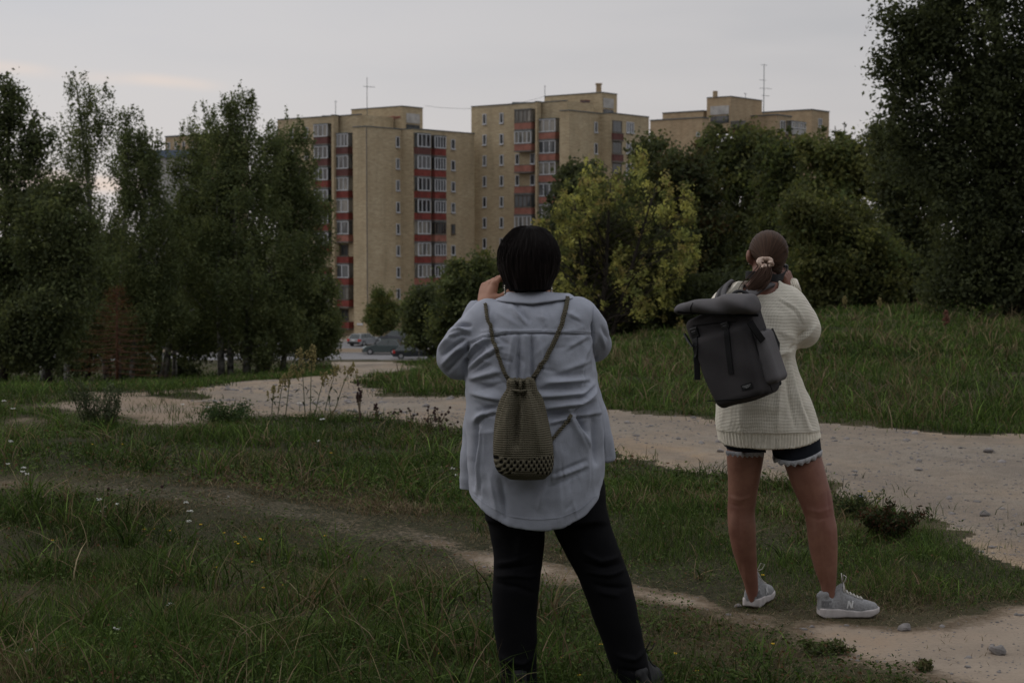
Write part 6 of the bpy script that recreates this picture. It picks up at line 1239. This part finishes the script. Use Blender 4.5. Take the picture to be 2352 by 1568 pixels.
wr2, el2, wl2 = P(1816, 668, 7.06), P(1852, 758, 6.96), P(1730, 668, 7.14)
g.add(g.chain([P(1808, 700, 6.93), el2, wr2], [.045, .036, .024], .02), .03); g.add(g.chain([P(1668, 700, 6.97), P(1650, 770, 7.15), wl2], [.045, .036, .024], .02), .03)
body = g.surf(2); hR = hand(.1, wr2, P(1799, 612, 7.03)-wr2, (.8, -.55, .1), (-.3, -.6, .6), .7, sc=.92, thumb=(.5, .6, -.5), fore=el2); hL = hand(.1, wl2, P(1745, 620, 7.16)-wl2, (-.8, -.3, .1), (.3, -.6, .6), .8, sc=.92, fore=P(1650, 770, 7.15))
bn = normals(*body); LF = [([(1676, 1166), (1702, 1171), (1730, 1166)], -.0028, .005), ([(1675, 1150), (1704, 1156), (1732, 1148)], .004, .008), ([(1684, 1120), (1688, 1160)], -.003, .006), ([(1724, 1115), (1722, 1160)], -.003, .006), ([(1690, 1195), (1692, 1240)], .004, .012), ([(1716, 1190), (1722, 1235)], .004, .011), ([(1704, 1185), (1708, 1270)], -.003, .006), ([(1722, 1300), (1727, 1350)], .004, .005), ([(1712, 1305), (1717, 1345)], -.003, .005),
      ([(1854, 1186), (1880, 1191), (1906, 1184)], -.0028, .005), ([(1852, 1168), (1880, 1174), (1908, 1166)], .004, .008), ([(1862, 1130), (1868, 1178)], -.003, .006), ([(1900, 1128), (1903, 1175)], -.003, .006), ([(1872, 1208), (1876, 1255)], .004, .012), ([(1902, 1205), (1905, 1250)], .004, .011), ([(1888, 1200), (1891, 1285)], -.003, .006), ([(1897, 1305), (1903, 1350)], .004, .005), ([(1886, 1310), (1892, 1350)], -.003, .005)]
body = (body[0]+bn*(folds(body[0], 6.86, LF)*np.clip(-bn[:, 1]*1.5, 0, 1))[:, None], body[1]); mesh('body', *join((body, hR, hL)), SKIN2, p2, True)
# hair pulled back into the scrunchie
g = Grid(P(1690, 690, 6.95)-(0, .20, 0), P(1830, 510, 6.95)+(0, .2, 0), .0034)
g.f = g.ell(P(1764.5, 578, 6.965), (px2(44.5), .098, px2(50))); tie = P(1757, 604, 6.865)
g.add(g.rc(P(1772, 575, 6.93), tie, .062, .020), .03); g.add(g.rc(P(1785, 620, 6.95), P(1775, 600, 6.92), .022, .05), .02); g.cut(-g.ell(P(1758, 615, 7.07), (.078, .092, .115))); g.cut(-g.ell(P(1722, 612, 6.93), (.030, .08, .048)))
V, Q = g.surf(1); n = normals(V, Q); dv = V-tie; an = np.arctan2(dv[:, 0], dv[:, 2]); V = V+n*(np.sin(an*70)*.0007+np.sin(an*37+2)*.0007)[:, None]
hr2 = mesh('hair', V, Q, HAIR2, p2, True, None, np.stack((an*26, np.linalg.norm(dv, axis=1)*7, np.zeros(len(V))), -1))
sm_ = MB(); pony = dense([(1758, 608, 6.85), (1758, 622, 6.825), (1752, 638, 6.80), (1739, 654, 6.775), (1724, 666, 6.755), (1708, 676, 6.74)], 20); pv = [P(*q) for q in pony]
for i in range(230):
    o_ = np.array((random.gauss(0, .0125), random.gauss(0, .007), random.gauss(0, .008))); k1 = random.uniform(.7, 1); q_ = [v+o_*(.35+1.15*math.sin(math.pi*min(1, j/19*.8+.05)))*(1-.55*(j/19)**3) for j, v in enumerate(pv[:int(20*k1)])]; sm_.tube(q_, [.0026*(1-.7*(j/len(q_))**2) for j in range(len(q_))], 4, cap=False)
fs = np.zeros((len(sm_.v), 3)); fs[:, 0] = np.repeat(RNG.uniform(0, 60, len(sm_.v)//4+1), 4)[:len(fs)]; adopt(mesh('ponytail', np.array(sm_.v), sm_.f, HAIR2, None, True, None, fs), hr2)
g = Grid(P(1720, 640, 6.85)-(0, .06, 0), P(1795, 575, 6.85)+(0, .06, 0), .0026); sc_ = P(1757, 604, 6.85)
for i in range(16):
    a0 = 2*math.pi*i/16; a1 = 2*math.pi*(i+1)/16; rr = lambda a: np.array((math.cos(a)*.025, math.sin(a)*.010-.004, math.sin(a)*.018)); wv_ = lambda a: .0115+.003*math.sin(a*3+1); g.add(g.rc(sc_+rr(a0), sc_+rr(a1), wv_(a0), wv_(a1)), .003)
V, Q = g.surf(1); n = normals(V, Q); dv = V-sc_; an = np.arctan2(dv[:, 2], dv[:, 0]); V = V+n*(np.sin(an*6+dv[:, 1]*90+dv[:, 0]*110)*.0028)[:, None]; mesh('scrunchie', V, Q, simple('satin', (.55, .42, .33), .35, .45, 50, spec=.6, c2=(.30, .19, .14)), p2, True)
mb = MB(); e = P(1720, 606, 6.95); mb.ball(e, .003, 6, 4); mb.build('earring', METAL, p2, True); mb = MB(); e = P(1783, 632, 6.92)
for k in range(4): mb.ball(e-(0, 0, .006*k), .0026, 6, 4)
mb.build('earring', METAL, p2, True)
tb2 = bvh(*body); TAT = simple('tattoo_ink', (.03, .035, .05), .6, .5, 60)
mb = MB(); p_, n_ = drape(tb2, dense([(1708, 656), (1716, 662), (1722, 668), (1716, 671), (1710, 668)], 16), .0015, 6.87); ribbon(mb, p_, n_, [.012+.008*math.sin(i*1.3) for i in range(16)], .0004); mb.build('tattoo', TAT, p2)
# sweater
g = Grid((x2(1590), 6.60, z2(1040)), (x2(1910), 7.36, z2(628)), .0052)
rows = [(645, 1712, 1792, .070, 6.955), (658, 1690, 1805, .082, 6.95), (672, 1662, 1822, .098, 6.945), (690, 1648, 1835, .115, 6.94), (720, 1642, 1838, .13, 6.93), (770, 1645, 1832, .14, 6.93), (820, 1650, 1824, .14, 6.93), (850, 1652, 1832, .145, 6.935), (880, 1651, 1844, .15, 6.94), (930, 1648, 1868, .155, 6.94), (975, 1647, 1884, .158, 6.945), (990, 1648, 1888, .155, 6.945), (1010, 1652, 1893, .152, 6.945), (1040, 1660, 1894, .148, 6.945)]
g.f = g.prof([(z2(a), x2(b), x2(c_), y_, d) for a, b, c_, d, y_ in rows], 2.2)
hz = np.interp(g.x.ravel(), [x2(v) for v in (1650, 1665, 1700, 1760, 1820, 1850, 1870, 1888)], [z2(v) for v in (1012, 1022, 1025, 1026, 1024, 1018, 1012, 1006)])[:, None, None].astype(np.float32); g.cut(hz-g.z)
SRr = g.chain([P(1800, 700, 6.93), P(1824, 728, 6.93), P(1843, 756, 6.95)], [.092, .086, .076], .03); SRr = smin(SRr, g.chain([P(1843, 756, 6.95), P(1842, 722, 7.0), P(1818, 672, 7.06)], [.074, .052, .036], .02), .03)
SLl = g.chain([P(1672, 705, 6.95), P(1650, 740, 7.0), P(1644, 770, 7.12)], [.08, .075, .065], .03); SLl = smin(SLl, g.chain([P(1644, 770, 7.12), P(1690, 700, 7.16), P(1726, 674, 7.15)], [.06, .05, .038], .02), .03)
g.add(SRr, .03); g.add(SLl, .03); g.cut(-g.rc(P(1742, 690, 6.93), P(1745, 640, 6.9), .058, .085)); g.cut(-g.ell(P(1722, 655, 6.86), (.062, .07, .055)))
V, Q = g.surf(1); n = normals(V, Q)
F3 = [([(1790, 690), (1828, 715), (1846, 745)], -.004, .006), ([(1795, 684), (1834, 708), (1852, 738)], .004, .006), ([(1840, 790), (1865, 770), (1880, 750)], .009, .011), ([(1836, 780), (1856, 760)], -.009, .008), ([(1845, 798), (1872, 785)], -.005, .007), ([(1820, 800), (1790, 815), (1760, 820)], .012, .013), ([(1828, 795), (1812, 805)], -.016, .008), ([(1815, 810), (1825, 870), (1845, 950), (1860, 990)], .013, .013), ([(1806, 830), (1812, 900), (1826, 980)], -.013, .010), ([(1822, 840), (1848, 930), (1872, 985)], -.010, .009), ([(1795, 850), (1788, 920), (1784, 985)], .009, .015), ([(1836, 830), (1862, 900), (1880, 960)], .009, .010), ([(1700, 940), (1705, 1010)], .006, .018), ([(1670, 940), (1668, 1000)], -.004, .012), ([(1790, 760), (1830, 780)], .006, .014)]
rib = np.clip((z2(988)-V[:, 2])/.006, 0, 1); aa = np.arctan2(V[:, 0]-x2(1768), -(V[:, 1]-6.945)); arc = V[:, 0]*np.clip(-n[:, 1], 0, 1)+V[:, 1]*n[:, 0]*1
V = V+n*(folds(V, 6.80, F3)*np.clip(-n[:, 1]*1.4+.2, 0, 1)+(fbm(V[:, 0]*8+V[:, 1]*4, V[:, 2]*8, 71, 3)-.5)*.018-rib*.005+rib*.0032*np.sin(aa*78))[:, None]
KR = M('cream_rib_knit', .95, .1); KR.color(KR.mix(KR.ramp(KR.noise(60, 3), .3, .7), (.66, .61, .52), (.80, .75, .64))); KR.bump(KR.noise(220, 3), .4, .002); KR = KR.m
cz = V[Q].mean(1); isr = cz[:, 2] < z2(989); sw = mesh('sweater', *subm(V, Q, ~isr), KNIT, p2, True); adopt(mesh('rib_hem', *subm(V, Q, isr), KR, None, True), sw); WB = bvh(V, Q)
mb = MB()
for i in range(22):                                      # ribbed neckband on the left
    t = i/21; a = np.array(P(1650+34*t, 682-30*t+4*math.sin(t*3), 6.84+.01*t)); b = np.array(P(1686+20*t, 678-30*t, 6.83+.02*t)); mb.tube([a, (a+b)/2+(0, -.004, .004), b], [.0045, .0055, .0045], 6)
adopt(mb.build('neckband', KR, None, True), sw)
mb = MB(); c0_ = P(1818, 664, 7.055); d_ = P(1812, 648, 7.075)-P(1822, 680, 7.04); d_ /= np.linalg.norm(d_); u_ = np.cross(d_, (0, 1, 0)); u_ /= np.linalg.norm(u_); v_ = np.cross(d_, u_)
for i in range(24): a = 2*math.pi*i/24; o_ = (u_*math.cos(a)+v_*math.sin(a))*.036; mb.tube([c0_+o_-d_*.02, c0_+o_*.92+d_*.035], .0052, 5)
adopt(mb.build('cuff', KR, None, True), sw)
# shorts with lace
g = Grid((x2(1650), 6.74, z2(1085)), (x2(1900), 7.14, z2(985)), .0046)
g.f = g.prof([(z2(1028), x2(1668), x2(1886), 6.95, .12), (z2(985), x2(1670), x2(1882), 6.95, .135)], 2.2)
g.add(g.rc(P(1716, 1000, 6.98), P(1711, 1085, 6.99), px2(46), px2(47.5)), .012); g.add(g.rc(P(1824, 1000, 6.94), P(1838, 1085, 6.93), px2(56), px2(55)), .012)
gap = g.rc(P(1757, 1046, 6.6), P(1757, 1046, 7.3), .006, .006); lft = np.interp(g.x.ravel(), [x2(v) for v in (1655, 1755, 1759, 1775, 1820, 1860, 1892)], [z2(v) for v in (1036, 1040, 1042, 1050, 1062, 1055, 1036)])[:, None, None].astype(np.float32)
g.cut(lft-g.z); V, Q = g.surf(1); n = normals(V, Q); V = V+n*((fbm(V[:, 0]*20, V[:, 2]*20, 75, 3)-.5)*.008)[:, None]; DEN = cloth('dark_denim', (.018, .021, .028), .2, 700, .2); sh = mesh('shorts', V, Q, DEN, p2, True); HB = bvh(V, Q)
LACE = simple('white_lace', (.42, .42, .44), .9, .35, 160)
tbo = bvh(*body)
def lace(pts, dropz=.022):
    mb = MB(); D_ = dense(pts, 70); p_, n_ = drape(HB, D_, .003, 6.84)
    for _ in range(4): p_[1:-1] = (p_[:-2]+2*p_[1:-1]+p_[2:])/4
    low = []
    for i in range(70): low.append(p_[i]+np.array((0, .002, -dropz*(.62+.38*abs(math.sin(i*.36))))))
    n0 = len(mb.v); mb.v += [tuple(v) for v in p_]+[tuple(v) for v in low]
    for i in range(69): mb.f.append((n0+i, n0+i+1, n0+71+i, n0+70+i))
    for i in range(0, 69, 1):
        if i % 9 == 4: mb.ball(low[i]+(0, -.001, .001), .0035, 5, 4)
    o = mb.build('lace_trim', LACE, None, True); md = o.modifiers.new('thick', 'SOLIDIFY'); md.thickness = .002; adopt(o, sh)
lace([(1667, 1034), (1690, 1037), (1720, 1038), (1753, 1037)], .022); lace([(1774, 1044), (1785, 1051), (1800, 1056), (1820, 1058), (1845, 1054), (1870, 1044), (1888, 1032)], .026)
# sneakers
SN = [simple('grey_mesh_shoe', (.27, .27, .275), .8, .3, 120), simple('off_white_sole', (.52, .48, .47), .7, .15, 40), simple('white_lace_cord', (.58, .56, .52), .8, .2, 60), simple('grey_suede', (.16, .16, .165), .9, .3, 80)]; LOGO = simple('white_logo', (.6, .6, .6), .6, .1, 60)
hR_ = P(1884, 1412, 6.92); shoe('sneaker', p2, (.985, .10), (hR_[0]-.016, 6.885, float(gz(hR_[0], 6.9))+.002), .272, SN, True, -1, LOGO)
hL_ = P(1728, 1390, 7.03); shoe('sneaker', p2, (.42, .91), (hL_[0]-.006, 7.055, float(gz(hL_[0], 7.05))+.002), .272, SN, True, -1, LOGO)
# her camera with neck strap
t, r_, f_, u_ = camera_thing('black camera with neck strap, held up by the person with the ponytail', P(1770, 628, 7.14), .1, .15, .10)
mb = MB(); ring = [P(*q) for q in ((1716, 634, 7.02), (1713, 632, 6.94), (1722, 631, 6.875), (1742, 632, 6.855), (1764, 634, 6.87), (1784, 640, 6.90), (1797, 636, 6.97), (1805, 625, 7.06), (1806, 618, 7.12))]
rg = dense(ring, 40); nn_ = []; cen_ = P(1755, 635, 6.95)
for v in rg: d = (v-cen_)*(1, 1, 0); nn_.append(d/np.linalg.norm(d))
ribbon(mb, rg, np.array(nn_), .034, .003); mb.build('neck_strap', WEBB, t)
mb = MB(); pts = dense([P(1797, 604, 7.08), P(1806, 616, 7.05), P(1810, 634, 7.04), P(1806, 655, 7.06)], 14); ribbon(mb, pts, np.tile(np.array((.95, -.3, 0)), (14, 1)), .014, .003); mb.build('hand_strap', WEBB, t)
LED = M('indicator_lamp', .4); LED.b.inputs['Emission Color'].default_value = (.9, .95, .1, 1); LED.b.inputs['Emission Strength'].default_value = .8; LED.color((.5, .5, .05)); mb = MB(); mb.ball(P(1787, 646, 6.99), .0028, 6, 4); mb.build('indicator_lamp', LED.m, t)
# ------------------------------------------------------------------ backpack
CANV = cloth('charcoal_canvas', (.062, .058, .060), .35, 500, .4); CANL = cloth('lighter_charcoal_canvas', (.135, .128, .132), .3, 500, .4)
bp = thing('backpack', 'charcoal grey roll top backpack with black straps worn over the cream sweater', 'backpack', P(1690, 925, 6.62))
rr0 = np.array((math.cos(PHI), -math.sin(PHI), 0)); nn0 = np.array((-math.sin(PHI), -math.cos(PHI), 0)); up0 = np.array((0, 0, 1.)); ROL = math.radians(19)
RR = rr0*math.cos(ROL)+up0*math.sin(ROL); UU = up0*math.cos(ROL)-rr0*math.sin(ROL); NN = nn0; TI = math.radians(4); NN, UU = NN*math.cos(TI)-UU*math.sin(TI), UU*math.cos(TI)+NN*math.sin(TI); O_ = P(1688, 811, 6.655)
Lc = lambda a, b, c_: O_+RR*a+NN*b+UU*c_
g = Grid(O_-np.array((.30, .26, .30)), O_+np.array((.30, .26, .30)), .005); X = g.x-O_[0]; Y = g.y-O_[1]; Z_ = g.z-O_[2]; A = X*RR[0]+Y*RR[1]+Z_*RR[2]; B_ = X*NN[0]+Y*NN[1]+Z_*NN[2]; C_ = X*UU[0]+Y*UU[1]+Z_*UU[2]
def rbox(a0, b0, c0, ha, hb, hc, r): qa = np.abs(A-a0)-ha+r; qb = np.abs(B_-b0)-hb+r; qc = np.abs(C_-c0)-hc+r; return (np.sqrt(np.maximum(qa, 0)**2+np.maximum(qb, 0)**2+np.maximum(qc, 0)**2)+np.minimum(np.maximum(qa, np.maximum(qb, qc)), 0)-r).astype(np.float32)
tap = .010*np.clip(-C_/.2, -1, 1); A0 = A; A = A*(1-.10*np.clip(C_/.2, -1, 1)); fmain = rbox(0, 0, -.005, .142, .080, .205, .035); ffr = rbox(-.004, .075, -.045, .127, .035, .155, .03); g.f = fmain; g.add(ffr, .010); A = A0
g.f = g.f+(.004*np.sin(A*30+C_*12)*np.sin(C_*25)).astype(np.float32); V, Q = g.surf(1); mesh('main_bag', V, Q, CANV, bp, True); PB = bvh(V, Q)
g.f = rbox(.142, .005, -.055, .036, .066, .115, .024)+np.maximum(0, (C_-.0)*.35+B_*.25-.0).astype(np.float32)*.3; V, Q = g.surf(1); sp_ = mesh('side_pocket', V, Q, CANL, bp, True)
mb = MB(); mb.tube([Lc(.150, .055, -.15), Lc(.158, .062, -.05), Lc(.160, .050, .030), Lc(.162, .0, .055), Lc(.160, -.045, .02)], .005, 6); adopt(mb.build('piping', WEBB, None, True), sp_)
# roll top
g = Grid(P(1530, 740, 6.5)-(0, .15, .03), P(1770, 660, 6.7)+(0, .2, .03), .0045); a_, b_ = P(1566, 708, 6.665), P(1738, 699, 6.50); ax_ = (b_-a_)/np.linalg.norm(b_-a_); LN = np.linalg.norm(b_-a_)
bk = np.cross(ax_, (0, 0, 1.)); bk /= np.linalg.norm(bk); bk = bk if bk[1] < 0 else -bk; u3 = np.cross(ax_, bk); u3 = u3 if u3[2] > 0 else -u3
X = g.x-a_[0]; Y = g.y-a_[1]; Z_ = g.z-a_[2]; A = X*ax_[0]+Y*ax_[1]+Z_*ax_[2]; B_ = X*bk[0]+Y*bk[1]+Z_*bk[2]; C_ = X*u3[0]+Y*u3[1]+Z_*u3[2]; t_ = np.clip(A/LN, 0, 1)
hh_ = .025+.014*np.clip(t_*2.2, 0, 1)+.003*t_; cz_ = .006*t_; f = rbox(LN/2, 0, 0, LN/2+.012, .062, .2, .0); q_ = ((np.abs(B_)/.068)**2.2+(np.abs(C_-cz_)/hh_)**2.2)**(1/2.2); f2 = (q_-1)*.03; f = smax(smax(f2.astype(np.float32), (-A-.012).astype(np.float32), .02), (A-LN-.012).astype(np.float32), .045); f = f+.0035*np.sin(A*38+C_*60)+.003*np.sin(A*17); g.f = f.astype(np.float32)
V, Q = g.surf(2); rt = mesh('roll_top', V, Q, CANL, bp, True); RTB = bvh(V, Q); mb = MB(); p_, n_ = drape(RTB, dense([(1592, 696), (1586, 706), (1588, 718)], 12), .001, 6.6); ribbon(mb, p_, n_, .004, .0015)
p_, n_ = drape(RTB, dense([(1556, 716), (1600, 719), (1660, 722), (1742, 724)], 30), .0, 6.6); ribbon(mb, p_, n_, .012, .003); adopt(mb.build('edge_binding', WEBB), rt)
# front straps, buckles, patch
def strap(pts, w, nm='strap', tb=None, lift=.003, th=.003, mat=WEBB, par=bp, n=24): p_, n_ = drape(tb or PB, dense(pts, n), lift, 6.55); mb = MB(); ribbon(mb, p_, n_, w, th); return mb.build(nm, mat, par)
s1 = strap([(1668, 738), (1671, 780), (1675, 820), (1680, 858)], .026); s2 = strap([(1596, 752), (1598, 800), (1601, 840), (1602, 872)], .026)
for q_, s_ in (((1669, 752), s1), ((1597, 764), s2)):
    p_, n_ = drape(PB, [q_], .006); mb = MB(); mb.box(p_[0], RR*.018, NN*.007, UU*.022); mb.box(p_[0]+NN*.006, RR*.012, NN*.004, UU*.010); o = mb.build('buckle', BLACKP, None); adopt(o, s_); bv = o.modifiers.new('bevel', 'BEVEL'); bv.width = .004; bv.segments = 2
mb = MB(); mb.tube([P(1572, 766, 6.66), P(1580, 780, 6.64), P(1590, 796, 6.62)], [.008, .010, .006], 6, flat=.5); o = mb.build('side_clip', BLACKP, bp)
mb = MB(); ribbon(mb, dense([P(1722, 738, 6.5), P(1736, 760, 6.5), P(1752, 782, 6.52)], 10), np.tile(NN*.8+RR*.6, (10, 1)), .03, .005); mb.build('compression_strap', WEBB, bp)
mb = MB(); mb.quad(*[Lc(a, b, c_) for a, b, c_ in ((.150, -.03, -.02), (.150, -.06, -.10), (.17, -.09, -.02), (.165, -.085, .05))]); o = mb.build('hip_wing', WEBB, bp); md = o.modifiers.new('t', 'SOLIDIFY'); md.thickness = .01
p_, n_ = drape(PB, [(1716, 887)], .003); c_ = p_[0]; nq = n_[0]; rq = RR-nq*(RR@nq); rq /= np.linalg.norm(rq); uq = np.cross(nq, rq); uq = uq if uq[2] > 0 else -uq
mb = MB(); mb.box(c_, rq*.025, nq*.001, uq*.012); pt_ = mb.build('label_patch', WEBB, bp); mb = MB()
for r_, (w_, zq) in enumerate(((.019, .0045), (.014, -.0005), (.006, -.0050))):
    x = -w_
    while x < w_: l_ = random.uniform(.0012, .0026); mb.box(c_+nq*.0014+rq*(x+l_/2)+uq*zq, rq*l_/2, nq*.0003, uq*.0013); x += l_+.0009
adopt(mb.build('printed_lettering', simple('grey_print', (.28, .28, .28), .7)), pt_)
mb = MB(); p_, n_ = drape(PB, dense([(1624, 921), (1700, 915), (1770, 899)], 24), .001, 6.55); ribbon(mb, p_, n_, .004, .002); p_, n_ = drape(PB, dense([(1722, 745), (1738, 800), (1754, 850), (1774, 898)], 24), .001, 6.55); ribbon(mb, p_, n_, .004, .002); p_, n_ = drape(PB, dense([(1592, 748), (1640, 742), (1690, 738)], 20), .001, 6.55); ribbon(mb, p_, n_, .004, .003); mb.build('piping', WEBB, bp)
# shoulder straps
def shoulder(pts, w, mat, inner):
    q_ = dense([P(*v) for v in pts], 26); cen = P(1740, 720, 6.93); nn_ = np.array([(v-cen)/np.linalg.norm(v-cen) for v in q_]); mb = MB(); ribbon(mb, q_, nn_, w, .014); o = mb.build('shoulder_strap', mat, bp, True); mb = MB(); ribbon(mb, q_+nn_*.0142, nn_, w*.36, .003); adopt(mb.build('webbing', WEBB), o)
shoulder([(1700, 700, 6.66), (1718, 680, 6.72), (1742, 662, 6.80), (1768, 652, 6.90), (1785, 654, 7.0), (1790, 700, 7.08), (1785, 780, 7.08)], .052, CANL, 0)
shoulder([(1655, 700, 6.72), (1656, 680, 6.76), (1664, 662, 6.84), (1676, 654, 6.93), (1684, 660, 7.02), (1684, 720, 7.09)], .058, CANL, 0)
mb = MB(); mb.tube(dense([P(1676, 690, 6.68), P(1684, 672, 6.70), P(1700, 667, 6.71), P(1716, 672, 6.70), P(1722, 688, 6.66)], 14), .011, 8, flat=.5); mb.build('haul_loop', WEBB, bp, True)
# back panel against the sweater
mb = MB(); mb.box(Lc(0, -.088, 0), RR*.12, NN*.014, UU*.19); o = mb.build('back_panel', WEBB, bp); bv = o.modifiers.new('bevel', 'BEVEL'); bv.width = .012; bv.segments = 3
